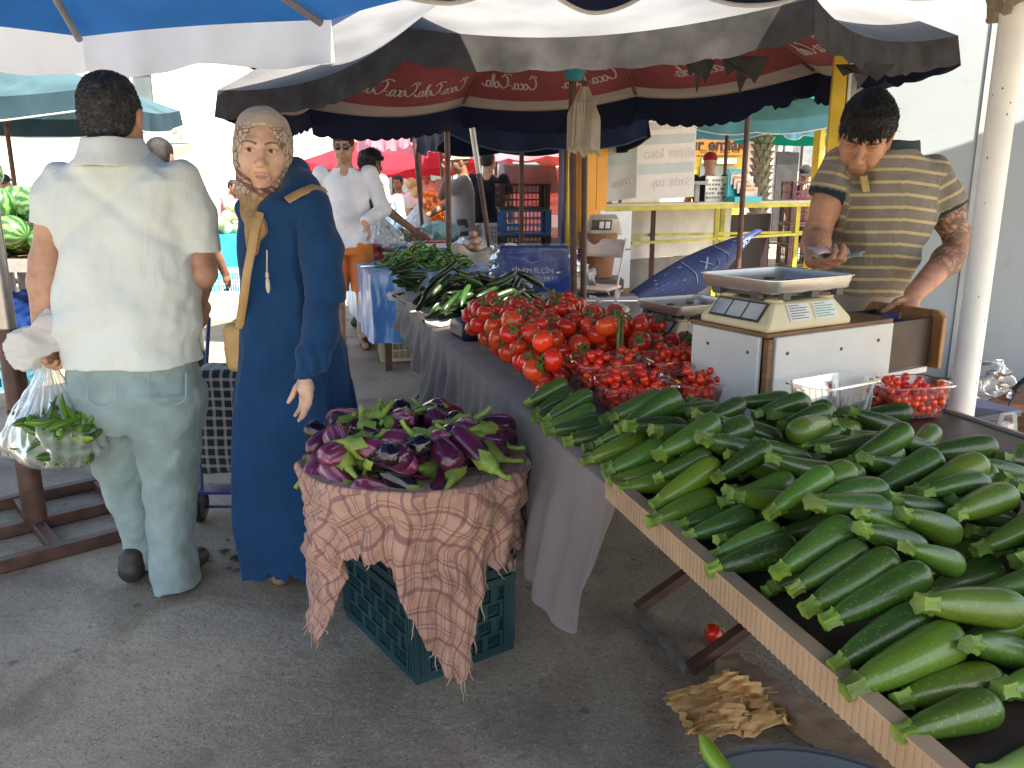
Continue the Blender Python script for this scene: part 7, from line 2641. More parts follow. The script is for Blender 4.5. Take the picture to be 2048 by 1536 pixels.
bystander('man in a white cap and pale checked shirt holding his hand to his face', 926, 9.9, 1.77, (-1, -.12), T_('pale_grey_shirt', (.36, .34, .36)), T_('dark_jeans', (.05, .075, .10)), SK_D, hair=None, cap=T_('cream_cap', (.58, .55, .46)), arms={-1: ((.24, .26, 1.26), (.10, .17, 1.54), (-.3, .0, 1)), 1: ((.24, .20, 1.14), (.16, .48, 1.0), (-.2, .8, -.4))}, slv=.5)
bystander('young man in a black t-shirt with his back turned', 976, 10.4, 1.80, (.12, 1), T_('black_tshirt', (.012, .012, .018)), T_('dark_trousers', (.02, .02, .025)), SK_A, slv=.45, hd=(.5, .9, 0))
bystander('man in a red cap and black shirt standing inside the kiosk', 1418, 11.2, 1.80, (.25, 1), T_('black_tshirt', (1, 1, 1)), T_('dark_trousers', (1, 1, 1)), SK_A, hair=None, cap=T_('red_cap', (.30, .02, .025)), slv=.5, fat=1.1)
bystander('person in a dark cap behind the brown crates by the shop fronts', 1609, 12.4, 1.66, (-.3, -1), T_('plum_shirt', (.09, .03, .05)), T_('dark_trousers', (1, 1, 1)), SK_A, hair=None, cap=T_('dark_cap', (.02, .02, .022)), slv=.5, hd=(-.2, -1, -.5))
bystander('dark haired man walking ahead of the man in the pale shirt', 322, 5.6, 1.70, (.1, 1), T_('grey_blue_shirt', (.12, .14, .2)), T_('dark_trousers', (1, 1, 1)), SK_D, arms={1: ((.29, .04, 1.08), (.325, .16, .84), (.1, .3, -1))}, slv=.45)
bystander('man in a pink shirt sitting behind the cabbages', 452, 13.0, 1.50, (.9, -.4), T_('pink_shirt', (.45, .2, .24)), T_('dark_trousers', (1, 1, 1)), SK_D, slv=.5, lean=.2, arms={1: ((.2, .3, 1.05), (.1, .5, .95), (0, 1, -.2))})
bystander('man with dark jacket at the far left beyond the watermelons', 6, 8.6, 1.50, (.5, -1), T_('dark_jacket', (.03, .035, .06)), T_('dark_trousers', (1, 1, 1)), SK_A, slv=1, hair=None, cap=T_('dark_cap', (1, 1, 1)))
bystander('dark haired man between the white headscarf and the brown pole', 797, 12.4, 1.52, (-.3, -1), T_('white_tee', (.66, .66, .66)), T_('dark_trousers', (1, 1, 1)), SK_D, slv=.5)
bystander('man in a white shirt leaning by the tangerine stand', 852, 13.2, 1.74, (.2, -1), T_('white_tee', (1, 1, 1)), T_('dark_trousers', (1, 1, 1)), SK_A, slv=.5, arms={-1: ((.3, .05, 1.2), (.2, .2, 1.15), (0, 1, 0))})

# ------------------------------------------------------------------ bags of the man in the pale shirt
def bagform(name, label, top, bot, rmax, m, seed, pleat=.08, dep=.75, cat='bag', cuts=20):
	nz1 = make_noise(seed, 8, 3.0)
	top, bot = Vector(top), Vector(bot)
	b = MB()
	def f(u, v):
		a = 2 * math.pi * u
		r_ = rmax * float(np.interp(v, [0, .05, .15, .35, .6, .8, .92, .98, 1], [.16, .14, .22, .5, .86, 1, .8, .42, .02]))
		pl = pleat * (1 - v)**.7 * math.sin(cuts * a + 2 * math.sin(3 * v)) + .06 * float(nz1(math.cos(a), math.sin(a), v * 2))
		r_ *= 1 + pl
		c = top.lerp(bot, v)
		return (c.x + r_ * math.cos(a), c.y + r_ * dep * math.sin(a), c.z)
	b.grid(f, 120, 34)
	return tag(b.build(name, m, angle=180), label, cat)
M_film = film('carrier_film', (.86, .88, .87), clear=.72, wr=6, bump=.2, rough=.38)
hand_p = WRIST + Vector((.01, -.02, -.10))
bb = at(128, 938, y=2.62)
bagform('plastic_bag', 'translucent bag full of green peppers carried by the man in the pale shirt', hand_p, bb, .155, M_film, 5)
bl_ = at(55, 925, y=2.70)
bagform('plastic_bag', 'translucent bag with darker vegetables hanging behind the pepper bag', hand_p + Vector((-.02, .03, 0)), bl_, .105, M_film, 6)
q = random.Random(8)
for k in range(84):
	o, L, r_ = HV[q.randrange(4)]
	zf = q.random()**.8
	rr = (.085 + .02 * math.sin(3 * zf)) * math.sqrt(q.random()); a = q.uniform(0, 6.28)
	o2 = o.copy(); COL.objects.link(o2)
	o2.matrix_world = rod_matrix(Matrix.Translation((bb.x + .01, bb.y, bb.z)), rr * math.cos(a), rr * .6 * math.sin(a), .045 + .15 * zf, q.uniform(0, 6.28), q.choice((q.uniform(.5, 1.3), q.gauss(0, .4))), 0, q.uniform(.9, 1.25))
	tag(o2, 'pale green pepper inside the bag carried by the man in the pale shirt', 'pepper', 'green peppers in the carried bag')
for k in range(7):
	o, L, r_ = KV[k % 4]
	z = bl_.z + .06 + .015 * k
	o2 = o.copy(); COL.objects.link(o2)
	o2.matrix_world = rod_matrix(Matrix.Translation((bl_.x, bl_.y, 0)), 0, 0, z, q.uniform(0, 6), q.uniform(.3, 1.2), 0, .7)
	tag(o2, 'dark cucumber inside the carried bag', 'cucumber', 'cucumbers in the carried bag')
def crumple(name, label, c, r, m, seed, amp=.25, cat='bag', vox=.006, freq=6, extra=None):
	c = Vector(c)
	F = SDF(np3(c) - np.array(r) * 1.6 - .02, np3(c) + np.array(r) * 1.6 + .02, vox)
	F.ell(np3(c), r)
	if extra:
		extra(F)
	m_ = min(r)
	f1, f2 = make_noise(seed, 10, freq), make_noise(seed + 1, 10, freq * 2.3)
	F.disp(lambda x, y, z: m_ * amp * (np.abs(f1(x, y, z)) * 1.2 - .5 + .5 * np.abs(f2(x, y, z))))
	p, q_ = F.polys()
	return tag(np_mesh(name, [(p, q_, 0)], [m]), label, cat)
M_wbag = mat('white_bag_plastic', (.82, .81, .78), .38, var=.06, scale=9, bump=.35, bscale=30, transl=.4)
M_mbag = film('milky_film', (.85, .87, .88), clear=.22, wr=18, bump=.4, rough=.35)
hp = WRIST + Vector((-.02, -.03, -.02))
crumple('bag_wrap', 'crumpled white bag bunched over the hand of the man in the pale shirt', hp + Vector((.005, -.04, -.035)), (.062, .065, .075), M_wbag, 3, .5, freq=5, extra=lambda F: F.ell(np3(hp + Vector((.075, -.01, .02))), (.055, .05, .06), k=.02))

# ------------------------------------------------------------------ iron umbrella foot and pole at the left
bx = Vector((-2.0, 3.23, 0))
e = empty('umbrella_stand', bx, 'rusty brown iron umbrella foot with steel pole beside the man in the pale shirt', 'stand')
fa, fb = Vector((.75, .66, 0)), Vector((-.66, .75, 0))
b = MB()
def fr(a, c, z=.03):
	return bx + fa * a + fb * c + Vector((0, 0, z))
for c in (-.35, 0, .35):
	b.bar(fr(-.45, c), fr(.36, c), .05, .05)
for a in (-.42, .0, .335):
	b.bar(fr(a, -.325, .028), fr(a, .325, .028), .045, .044)
world_child(b.build('base_frame', M_brown, bevel=.003), e)
b = MB(); b.cyl(bx + Vector((0, 0, .03)), bx + Vector((0, 0, .86)), .045, .042, 18); world_child(b.build('socket_tube', M_brown), e)
b = MB(); b.cyl(bx + Vector((0, 0, .80)), bx + Vector((0, 0, 2.9)), .033, n=18); world_child(b.build('pole', M_steel), e)

# ------------------------------------------------------------------ shopping trolley behind the woman
tc_ = Vector((-1.17, 3.42, 0))
e = empty('shopping_trolley', tc_, 'black and white checked shopping trolley standing behind the woman in blue', 'trolley')
m = cloth_mat('trolley_check', (.03, .03, .035), bscale=200)
n, l, p = nodes_of(m)
tc2 = n.new('ShaderNodeTexCoord'); sx = n.new('ShaderNodeSeparateXYZ'); l.new(tc2.outputs['Object'], sx.inputs[0])
prev = p.inputs['Base Color'].links[0].from_socket
for ax in (0, 2):
	mu = n.new('ShaderNodeMath'); mu.operation = 'MULTIPLY'; mu.inputs[1].default_value = 24; l.new(sx.outputs[ax], mu.inputs[0])
	fr_ = n.new('ShaderNodeMath'); fr_.operation = 'FRACT'; l.new(mu.outputs[0], fr_.inputs[0])
	lt = n.new('ShaderNodeMath'); lt.operation = 'LESS_THAN'; lt.inputs[1].default_value = .3; l.new(fr_.outputs[0], lt.inputs[0])
	m5 = n.new('ShaderNodeMath'); m5.operation = 'MULTIPLY'; m5.inputs[1].default_value = .5; l.new(lt.outputs[0], m5.inputs[0])
	mx = n.new('ShaderNodeMix'); mx.data_type = 'RGBA'; l.new(m5.outputs[0], mx.inputs[0]); l.new(prev, mx.inputs[6]); mx.inputs[7].default_value = (.5, .5, .48, 1); prev = mx.outputs[2]
l.new(prev, p.inputs['Base Color'])
F = SDF(np3(tc_) + np.array((-.25, -.22, .1)), np3(tc_) + np.array((.25, .22, .75)), .008)
F.box(np3(tc_ + Vector((.0, 0, .44))), (.16, .11, .23), rnd=.04); F.disp(wrinkle(5, .005, 4))
p_, q_ = F.polys(); np_mesh('trolley_bag', [(p_, q_, 0)], [m], e)
b = MB()
for sx_ in (-.15, .15):
	b.tube([tc_ + Vector((sx_, -.13, .1)), tc_ + Vector((sx_, -.10, .25)), tc_ + Vector((sx_, .14, .85))], .009, 8)
b.bar(tc_ + Vector((-.15, -.13, .16)), tc_ + Vector((.15, -.13, .16)), .1, .012); b.bar(tc_ + Vector((-.15, -.1, .07)), tc_ + Vector((.15, -.1, .07)), .012, .012)
world_child(b.build('trolley_frame', mat('blue_frame', (.02, .04, .16), .4)), e)
for sx_ in (-.17, .17):
	c = tc_ + Vector((sx_ , -.1, .075))
	b = MB(); b.tube([c + Vector((.0, .055 * math.cos(a), .055 * math.sin(a))) for a in np.linspace(0, 2 * math.pi, 24, endpoint=False)], .02, 8, closed=True)
	wheel = world_child(b.build('wheel', M_black), e)
	b = MB(); b.cyl(c - Vector((.012, 0, 0)), c + Vector((.012, 0, 0)), .04, n=18); world_child(b.build('rim', M_dgrey), wheel)

# ------------------------------------------------------------------ things lying about on the ground
b = MB()
q = random.Random(12)
cr = [at(1328, 1388, z=.02), at(1450, 1332, z=.10), at(1640, 1432, z=.04), at(1398, 1530, z=.01)]
n1, n2 = make_noise(9, 10, 6), make_noise(10, 10, 15)
def pf(u, v):
	p = (cr[0].lerp(cr[1], u)).lerp(cr[3].lerp(cr[2], u), v)
	p = Vector(p)
	p.z = .006 + abs(.038 * float(n1(p.x, p.y, 0)) + .012 * abs(float(n2(p.x, p.y, 0)))) + p.z * .5
	ed = .012 * math.sin(37 * u + 3 * v) + .01 * math.sin(61 * v + u)
	p.x += ed + .008 * float(n2(p.y, p.x, 1)); p.y += .6 * ed
	return p
b.grid(pf, 60, 44)
tag(b.build('wrapping_paper', mat('kraft_paper', (.60, .34, .13), .7, var=.2, scale=5, bump=.15, bscale=40), angle=22, solid=.001), 'crumpled torn sheet of tan wrapping paper on the asphalt', 'paper')
p0, p1 = at(1452, 1322, z=.04), at(1830, 1585, z=.04)
b = MB()
d = (p1 - p0).normalized(); s_ = Vector((-d.y, d.x, 0))
ring = []
N = 24
for i in range(N + 1):
	c = p0.lerp(p1, i / N)
	for (a, z) in ((-.04, 0), (.04, 0), (.036, .055), (-.033, .06)):
		w_ = .006 * math.sin(i * 1.7 + a * 60)
		ring.append(c + s_ * (a + w_) + Vector((0, 0, z - .04 + .004 + .004 * math.sin(i * 2.3 + z * 90))))
b._add(ring, [(i * 4 + k, (i + 1) * 4 + k, (i + 1) * 4 + (k + 1) % 4, i * 4 + (k + 1) % 4) for i in range(N) for k in range(4)] + [(3, 2, 1, 0), (N * 4, N * 4 + 1, N * 4 + 2, N * 4 + 3)])
tag(b.build('wooden_beam', M_wood, angle=30), 'weathered wooden beam lying under the zucchini table', 'beam')
def scrap(u, v, s, label, m=M_white, sd=1):
	q_ = random.Random(sd)
	c = at(u, v, z=.004)
	b_ = MB()
	n_ = 9
	pts = [c + Vector((s * q_.uniform(.6, 1.1) * math.cos(2 * math.pi * k / n_), s * .8 * q_.uniform(.6, 1.1) * math.sin(2 * math.pi * k / n_), q_.uniform(0, .012))) for k in range(n_)]
	b_._add([c + Vector((0, 0, .008))] + pts, [(0, 1 + k, 1 + (k + 1) % n_) for k in range(n_)])
	tag(b_.build('paper_scrap', m, smooth=False), label, 'paper')
scrap(750, 822, .055, 'torn white paper scrap on the asphalt nearest the blue dress', sd=2)
scrap(842, 820, .05, 'white paper scrap on the asphalt beside the green bucket', sd=3)
scrap(245, 1141, .022, 'tiny white paper scrap behind the heel of the man in pale jeans', sd=4)
scrap(872, 866, .02, 'small white paper scrap behind the eggplants', sd=5)
b = MB()
for k in range(46):
	c = at(490 + q.gauss(0, 28), 1108 + q.gauss(0, 14), z=.004)
	u_ = Vector((q.gauss(0, 1), q.gauss(0, 1), 0)).normalized() * q.uniform(.012, .03)
	v_ = Vector((-u_.y, u_.x, 0)) * .4 + Vector((0, 0, .006))
	b._add([c - u_, c + v_, c + u_, c - v_ + Vector((0, 0, .008))], [(0, 1, 2, 3)])
tag(b.build('leaf_litter', mat('trodden_leaves', (.06, .06, .025), .8, var=.4, scale=30), smooth=False), 'trodden vegetable leaves on the asphalt by the blue hem', None, None, 'stuff')
# bucket, crates and paint pail under the cloth
def bucket(name, label, x, y, z, r0, r1, h, m, rim=None):
	e_ = empty(name, (x, y, z), label, 'bucket')
	b_ = MB(); b_.lathe([(.0, 0), (r0, 0), (r1, h), (r1 - .008, h), (r0 - .006, .012), (0, .012)], 32, (x, y, z)); world_child(b_.build('tub', m), e_)
	b_ = MB(); b_.tube([(x + (r1 + .004) * math.cos(a), y + (r1 + .004) * math.sin(a), z + h - .008) for a in np.linspace(0, 2 * math.pi, 36, endpoint=False)], .010, 8, closed=True); world_child(b_.build('rim', rim or m), e_)
	return e_
gb = at(905, 838, z=0)
bucket('bucket', 'dark green bucket under the hanging grey cloth', gb.x + .03, gb.y + .12, 0, .14, .17, .33, mat('green_plastic', (.012, .055, .05), .4, var=.1))
wc = at(800, 722, z=0)
crate('vegetable_crate', 'cream plastic crate on the asphalt carrying the white paint pail', (wc.x + .06, wc.y + .18, 0), .2, .5, .34, .30, M_creamc, 'cream crates under the tables', rows=4, cols=4)
crate('vegetable_crate', 'cream plastic crate behind the leg of the man in orange shorts', (wc.x - .25, wc.y + 1.1, 0), .5, .5, .34, .42, M_creamc, 'cream crates under the tables', rows=5, cols=4)
pe = bucket('paint_pail', 'white paint pail with teal print standing on the cream crate', wc.x + .07, wc.y + .16, .302, .115, .135, .26, M_white)
b = MB(); b.lathe([(.1215, .06), (.1305, .19)], 32, (wc.x + .07, wc.y + .16, .302)); o = world_child(b.build('printed_band', mat('teal_print', (.02, .25, .30), .4, var=.5, scale=6, col2=(.6, .6, .6), contrast=(.48, .52))), pe)
# basin and pepper at the bottom edge of the view
bucket('basin', 'grey plastic basin at the foot of the zucchini table', .47, 1.02, .12, .2, .245, .33, mat('grey_plastic', (.14, .155, .17), .3, var=.1))
o = loft_rod(.20, chi_r(.016), .12, 10, 14).build('green_pepper', mat('pale_pepper', (.22, .36, .03), .3, var=.2, coat=.3))
pp = at(1425, 1508, z=.47)
o.matrix_world = rod_matrix(Matrix(), pp.x + .03, pp.y - .05, pp.z - .01, R(-55), R(-10), 0)
tag(o, 'pale green pepper sticking out over the rim of the grey basin', 'pepper')
e = empty('display_crate', tab(.5, .66), 'navy crate end at the near end of the zucchini table', 'crate')
b = MB(); b.box((.56, .69, .68), (1.1, .26, .06)); b.box((.56, .835, .70), (1.1, .012, .09)); b.box((.56, .57, .70), (1.1, .012, .09)); tchild(b, 'tray', M_navyc, e, bevel=.006)
zr = loft_rod(.20, zuc_r(.036), .02, 18, 22, .0, 1).build('zucchini', mat('pale_zucchini', (.20, .30, .08), .3, var=.15, coat=.3))
c_ = at(2030, 1522, z=.76)
zr.matrix_world = rod_matrix(Matrix(), c_.x + .05, c_.y, .755, .25, 0, 0)
tag(zr, 'pale zucchini lying in the navy crate at the bottom right', 'zucchini')

# ------------------------------------------------------------------ bags and packs on the stall
c_ = at(1935, 975, z=TZ + .04)
crumple('plastic_bag', 'crumpled white plastic bag lying on the bare black table board', c_ + Vector((.02, .02, .02)), (.10, .065, .055), M_wbag, 21, .55, freq=5)
c_ = at(1225, 612, y=4.15)
def ears(F):
	for sx_, h_ in ((.03, .16), (-.05, .05)):
		F.chain([np3(c_ + Vector((sx_ * .3, 0, .02))), np3(c_ + Vector((sx_ * (1 if h_ > .1 else 2.4), 0, h_))), np3(c_ + Vector((sx_ * (2.2 if h_ > .1 else 3.4), 0, h_ * 1.02))), np3(c_ + Vector((sx_ * (1.5 if h_ > .1 else 2.0), 0, h_ * .5))), np3(c_ + Vector((0, 0, .02)))], [.008] * 5, .006)
crumple('plastic_bag', 'knotted white carrier bag with loop handles behind the tomatoes', c_ + Vector((.02, 0, -.05)), (.075, .06, .07), M_wbag, 31, .3, extra=ears)
c_ = at(1105, 618, y=4.55)
crumple('plastic_bag', 'clear film packs of greens between the cucumbers and the knotted bag', c_ + Vector((0, 0, -.02)), (.24, .16, .075), film('shiny_film', (.85, .88, .86), clear=.45, wr=14, bump=.8, rough=.08), 41, .6, freq=3.5, vox=.008)
for (u, v, y, r, lb, sd) in ((835, 590, 5.0, (.19, .12, .05), 'white bag tucked under the far end of the cucumber heap', 51), (1000, 575, 5.1, (.2, .12, .05), 'white bag behind the cucumber heap by the blue crate', 53), (790, 490, 8.3, (.15, .12, .05), 'thin white bags at the near corner of the blue covered table', 54), (945, 485, 8.6, (.2, .14, .07), 'white bag behind the green chillies', 55)):
	c_ = at(u, v, y=y)
	crumple('plastic_bag', lb, c_, r, M_mbag if sd > 53 else M_wbag, sd, .5, freq=4.5, vox=.009)
c_ = at(880, 462, y=9.0); crumple('plastic_bag', 'pale turquoise bag beyond the packed meat tray', c_, (.22, .14, .10), mat('turquoise_bag', (.42, .66, .66), .4, transl=.3), 57, .4, freq=4, vox=.01)
bagform('plastic_bag', 'large milky bag held beside the white shirt of the man in sunglasses', at(757, 425, y=7.6), at(770, 500, y=7.6), .20, M_mbag, 9)
bagform('plastic_bag', 'translucent carrier bag standing behind the greens', at(838, 405, y=9.4), at(832, 462, y=9.4), .16, M_mbag, 10)
# white sheet under the cucumbers
b = MB()
n1 = make_noise(77, 10, 5)
def sh(u, v):
	w_ = -.05 + .78 * v; s = 3.82 + 1.25 * u
	ed = max(abs(u - .5), abs(v - .5)) * 2
	z = TZ + .012 + .035 * max(0, ed - .8) * 5 * (1 + .5 * float(n1(w_, s, 0))) + .006 * abs(float(n1(w_ * 2, s * 2, 3)))
	return (w_ - .03 * max(0, ed - .85), s + .02 * float(n1(s, w_, 4)), z)
b.grid(sh, 60, 40); o = b.build('liner_sheet', M_wbag, angle=180); o.matrix_world = TM
tag(o, 'white plastic liner spread under the big cucumber heap', 'liner')
o = MB(); o.box((.20, 3.70, TZ + .05), (.34, .20, .08), (0, 0, .1)); o = o.build('tray', M_navyc, bevel=.02); o.matrix_world = TM
tag(o, 'dark navy tray wedged between cucumbers and tomatoes', 'tray')
# blue covered table beyond
e = empty('stall_table', tab(.5, 7.5), 'table wrapped in blue patterned oilcloth with chillies and peppers', 'table', rz=TA)
b = MB(); b.box((.55, 7.55, TZ - .02), (1.15, 2.3, .04)); tchild(b, 'tabletop', M_dwood, e)
for (w_, s) in ((.1, 6.5), (1.0, 6.5), (.1, 8.6), (1.0, 8.6)):
	b = MB(); b.box((w_, s, .365), (.05, .05, .72)); tchild(b, 'leg', M_brown, e)
m_o = mat('blue_oilcloth', (.05, .20, .52), .35, var=.3, scale=3, coat=.3, col2=(.35, .55, .80), contrast=(.47, .60), stretch=(5, 5, 1.1), detail=3)
b = MB()
def oc_(u, v):
	per = [(1.13, 6.38), (-.03, 6.38), (-.03, 8.72)]
	t = u * 2
	i = min(1, int(t)); f_ = t - i
	a, c = per[i], per[i + 1]
	x, y = a[0] + (c[0] - a[0]) * f_, a[1] + (c[1] - a[1]) * f_
	wv = .02 * v * math.sin(26 * u + 2 * v) + .012 * v * math.sin(57 * u)
	return (x + (wv if i else 0), y + (0 if i else wv), TZ + .006 - .52 * v)
b.grid(oc_, 120, 10); b.box((.55, 7.55, TZ + .004), (1.16, 2.32, .006)); tchild(b, 'oilcloth', m_o, e, angle=60)
for (w_, s, sx_, lb) in ((.75, 8.1, .42, 'packed tray of red meat coloured peppers under film'),):
	e2 = empty('food_tray', tab(w_, s), 'white film wrapped tray with red contents beyond the chillies', 'tray')
	b = MB(); b.box((w_, s, TZ + .09), (sx_, .24, .05)); tchild(b, 'tray', M_white, e2, bevel=.01)
	b = MB(); b.box((w_, s, TZ + .118), (sx_ - .06, .18, .02)); tchild(b, 'contents', M_rpep, e2, bevel=.005)
# leafy greens at the far end
b = MB()
for k in range(500):
	c = TM @ Vector((q.gauss(.35, .2), q.gauss(8.85, .12), TZ + .05 + abs(q.gauss(0, .06))))
	u_ = Vector((q.gauss(0, 1), q.gauss(0, 1), q.gauss(.4, .6))).normalized() * q.uniform(.03, .07)
	v_ = u_.orthogonal().normalized() * .014
	b._add([c - u_, c + v_, c + u_, c - v_], [(0, 1, 2, 3)])
tag(b.build('leafy_greens', mat('herb_leaf', (.05, .15, .06), .5, var=.3, transl=.2), smooth=False), 'bunched leafy greens under the reaching arm of the curly haired man', None, None, 'stuff')
# onion sack
e = empty('sack', tab(1.0, 6.9, TZ), 'rolled beige sack with onions behind the green chillies', 'sack')
c_ = at(962, 510, y=7.3)
F = SDF(np3(c_) - .45, np3(c_) + .4, .01)
F.ell(np3(c_ + Vector((.05, 0, -.1))), (.30, .22, .18)).cap(np3(c_ + Vector((-.22, -.08, .04))), np3(c_ + Vector((.30, -.02, .02))), .06, .07, .04).ell(np3(c_ + Vector((.02, 0, .09))), (.2, .16, .07), .01, True)
F.disp(wrinkle(81, .012, 3)); p, q_ = F.polys(); np_mesh('sack_cloth', [(p, q_, 0)], [cloth_mat('sack_beige', (.46, .40, .32), var=.2)], e)
HO = Heap(-.4, .4, -.3, .3, c_.z + .03, .01)
balls('onion', 'onion', 'onion lying in the mouth of the rolled beige sack', 'onions in the beige sack', .038, mat('onion_skin', (.42, .24, .16), .4, var=.3, scale=20), [], HO)
b = MB(); b.ball((0, 0, 0), (.038, .038, .034), 14); on = b.build('onion', mat('onion_skin', (1, 1, 1)), angle=180)
for k in range(8):
	o = on.copy(); COL.objects.link(o); x, y = q.uniform(-.13, .10), q.uniform(-.08, .08)
	x, y = slump(HO, x, y, .038); z = HO.drop_ball(x, y, .038)
	o.matrix_world = Matrix.Translation((c_.x + x - .03, c_.y + y, z)); tag(o, 'onion lying in the mouth of the rolled beige sack', 'onion', 'onions in the beige sack')
bpy.data.objects.remove(on)
# blue crate with print, under clear film
bc = at(1068, 560, y=6.05)
e = crate('vegetable_crate', 'blue crate with white lettering draped with clear film beside the brown pole', (bc.x, bc.y + .2, .62), -.05, .54, .38, .33, M_bluec, rows=4, cols=6, style='ribs')
crate('vegetable_crate', 'dark crate under the lettered blue crate', (bc.x, bc.y + .2, .30), -.05, .54, .38, .315, M_navyc, 'crates stacked under the blue crate', rows=3, cols=5)
crate('vegetable_crate', 'dark crate on the asphalt at the bottom of the blue crate stack', (bc.x, bc.y + .2, 0), -.05, .54, .38, .295, M_navyc, 'crates stacked under the blue crate', rows=3, cols=5)
b = MB(); b.box((0, -.1915, .19), (.40, .006, .21)); pl_ = b.build('print_panel', M_bluec, e)
for k, (s_, t) in enumerate(((.05, 'SİNEM ELÇİN'), (.05, 'HAL NO:34'))):
	o = text_mesh('lettering', t, s_, frame((0, -.1955, .175 - .055 * k), (1, 0, 0), (0, 0, 1)), M_label, None)
	o.parent = pl_; o.matrix_parent_inverse = Matrix()
b = MB(); b.tube([(-.10 + .2 * t, -.196, .245 + .02 * math.sin(9 * t) * (1 - t)) for t in np.linspace(0, 1, 14)], [.002 + .008 * math.sin(3.14 * t) for t in np.linspace(0, 1, 14)], 5, flat=.3); o = b.build('crate_emblem', M_label, pl_)
b = MB()
n1 = make_noise(91, 8, 4)
def fl(u, v):
	a = 2 * math.pi * u
	x, y = .31 * max(-1, min(1, 1.25 * math.cos(a))), .225 * max(-1, min(1, 1.25 * math.sin(a)))
	k_ = 1 + .05 * float(n1(math.cos(a), math.sin(a), v)) * (1 + v)
	return (bc.x + x * k_, bc.y + .2 + y * k_, .965 - .24 * v + .02 * math.sin(5 * a) * v)
b.grid(fl, 90, 10)
tag(b.build('clear_film', film('crate_film', (.85, .88, .92), clear=.86, wr=9, bump=.4, rough=.1), angle=180), 'clear plastic film hung over the lettered blue crate', 'film')

# ------------------------------------------------------------------ crate stacks and fruit further back
for k, (m_, lb) in enumerate(((M_blackc, 'black crate at the bottom of the tall stack'), (M_blackc, 'black crate second from the bottom of the tall stack'), (M_blackc, 'black crate in the middle of the tall stack'), (M_midb, 'blue crate near the top of the tall stack'), (M_brownc, 'brown crate on top of the tall stack'))):
	p_ = at(1048, 400, y=9.6)
	crate('fruit_crate', lb, (p_.x - (.02 if k == 4 else 0), p_.y, .0 + .283 * k), .06 + .02 * k, .56, .4, .28, m_, 'crates in the tall stack', rows=3, cols=5)
for k in range(3):
	p_ = at(984, 430, y=10.0)
	crate('fruit_crate', ['white crate on the asphalt in the white stack', 'white crate in the middle of the white stack', 'white crate on top of the white stack'][k], (p_.x + .08, p_.y, .32 * k), .3, .48, .36, .31, M_whitec, 'white crates beside the tall stack', rows=5, cols=5)
p_ = at(890, 470, y=10.4)
for k in range(2):
	crate('fruit_crate', ['dark red crate under the tangerine stand', 'dark red crate of cherries before the man in the cap'][k], (p_.x, p_.y - .0, .34 + .29 * k), .0, .80, .45, .28, M_dred, 'dark red crates', rows=2, cols=6, style='ribs')
b = MB(); b.box((p_.x, p_.y, .17), (.9, .5, .33)); tag(b.build('low_table', M_brown), 'low brown table under the dark red crates', 'table')
HX = Heap(p_.x - .6, p_.x + .6, p_.y - .4, p_.y + .4, .85, .012)
balls('cherry', 'cherry', 'dark cherry heaped in the upper dark red crate', 'cherries in the dark red crate', .022, mat('cherry_dark', (.12, .006, .014), .25, coat=.3), [(p_.x + q.uniform(-.36, .36), p_.y + q.uniform(-.19, .19)) for _ in range(110)], HX)
p2 = at(890, 420, y=12.0)
b = MB(); b.box((p2.x - .1, p2.y + .1, .42), (1.1, .8, .84)); tag(b.build('fruit_stand', mat('stand_board', (.2, .14, .1), .7)), 'board stand with the heap of tangerines', 'stand')
HN = Heap(p2.x - .8, p2.x + .6, p2.y - .5, p2.y + .6, .84, .012)
balls('tangerine', 'tangerine', 'bright orange tangerine in the heap beyond the man in the cap', 'heaped tangerines', .045, mat('tangerine_peel', (.70, .20, .015), .45, var=.1, bump=.2, bscale=200, orand=.12), [(p2.x + q.gauss(-.02, .20), p2.y + q.gauss(0, .16)) for _ in range(80)], HN)
balls('melon', 'melon', 'tan netted melon left of the tangerine heap', 'netted melons', .085, mat('melon_peel', (.44, .32, .15), .6, var=.25, scale=20), [(p2.x - .55 + .17 * (k % 2), p2.y - .2 + .17 * (k // 2)) for k in range(6)], HN)
# white egg-like onions and sheet behind the tangerines
p3 = at(818, 405, y=12.6); crumple('cloth_heap', 'white sheet heaped behind the netted melons', p3, (.4, .25, .16), M_wbag, 61, .3, freq=2, vox=.016, cat='sheet')
# cabbages
p4 = at(462, 462, y=11.5)
b = MB(); b.box((p4.x, p4.y, .38), (1.3, .9, .76)); tag(b.build('cabbage_stand', mat('cyan_sheet', (.02, .30, .52), .4)), 'stand wrapped in bright blue sheet holding the cabbages', 'stand')
HG = Heap(p4.x - .8, p4.x + .8, p4.y - .7, p4.y + .6, .76, .015)
balls('cabbage', 'cabbage', 'pale green cabbage on the bright blue stand', 'cabbages on the blue stand', .085, mat('cabbage_leaf', (.42, .52, .30), .5, var=.2, scale=9), [(p4.x - .5 + .18 * (k % 6), p4.y - .3 + .18 * (k // 6)) for k in range(18)] + [(p4.x + .2 + q.uniform(-.2, .2), p4.y - .2 + q.uniform(-.2, .2)) for k in range(6)], HG)
crate('fruit_crate', 'pale blue crate with cabbages at the foot of the bright blue stand', (p4.x + .15, p4.y - .8, 0), .1, .6, .4, .34, mat('pale_blue_plastic', (.40, .60, .70), .5), rows=2, cols=4)
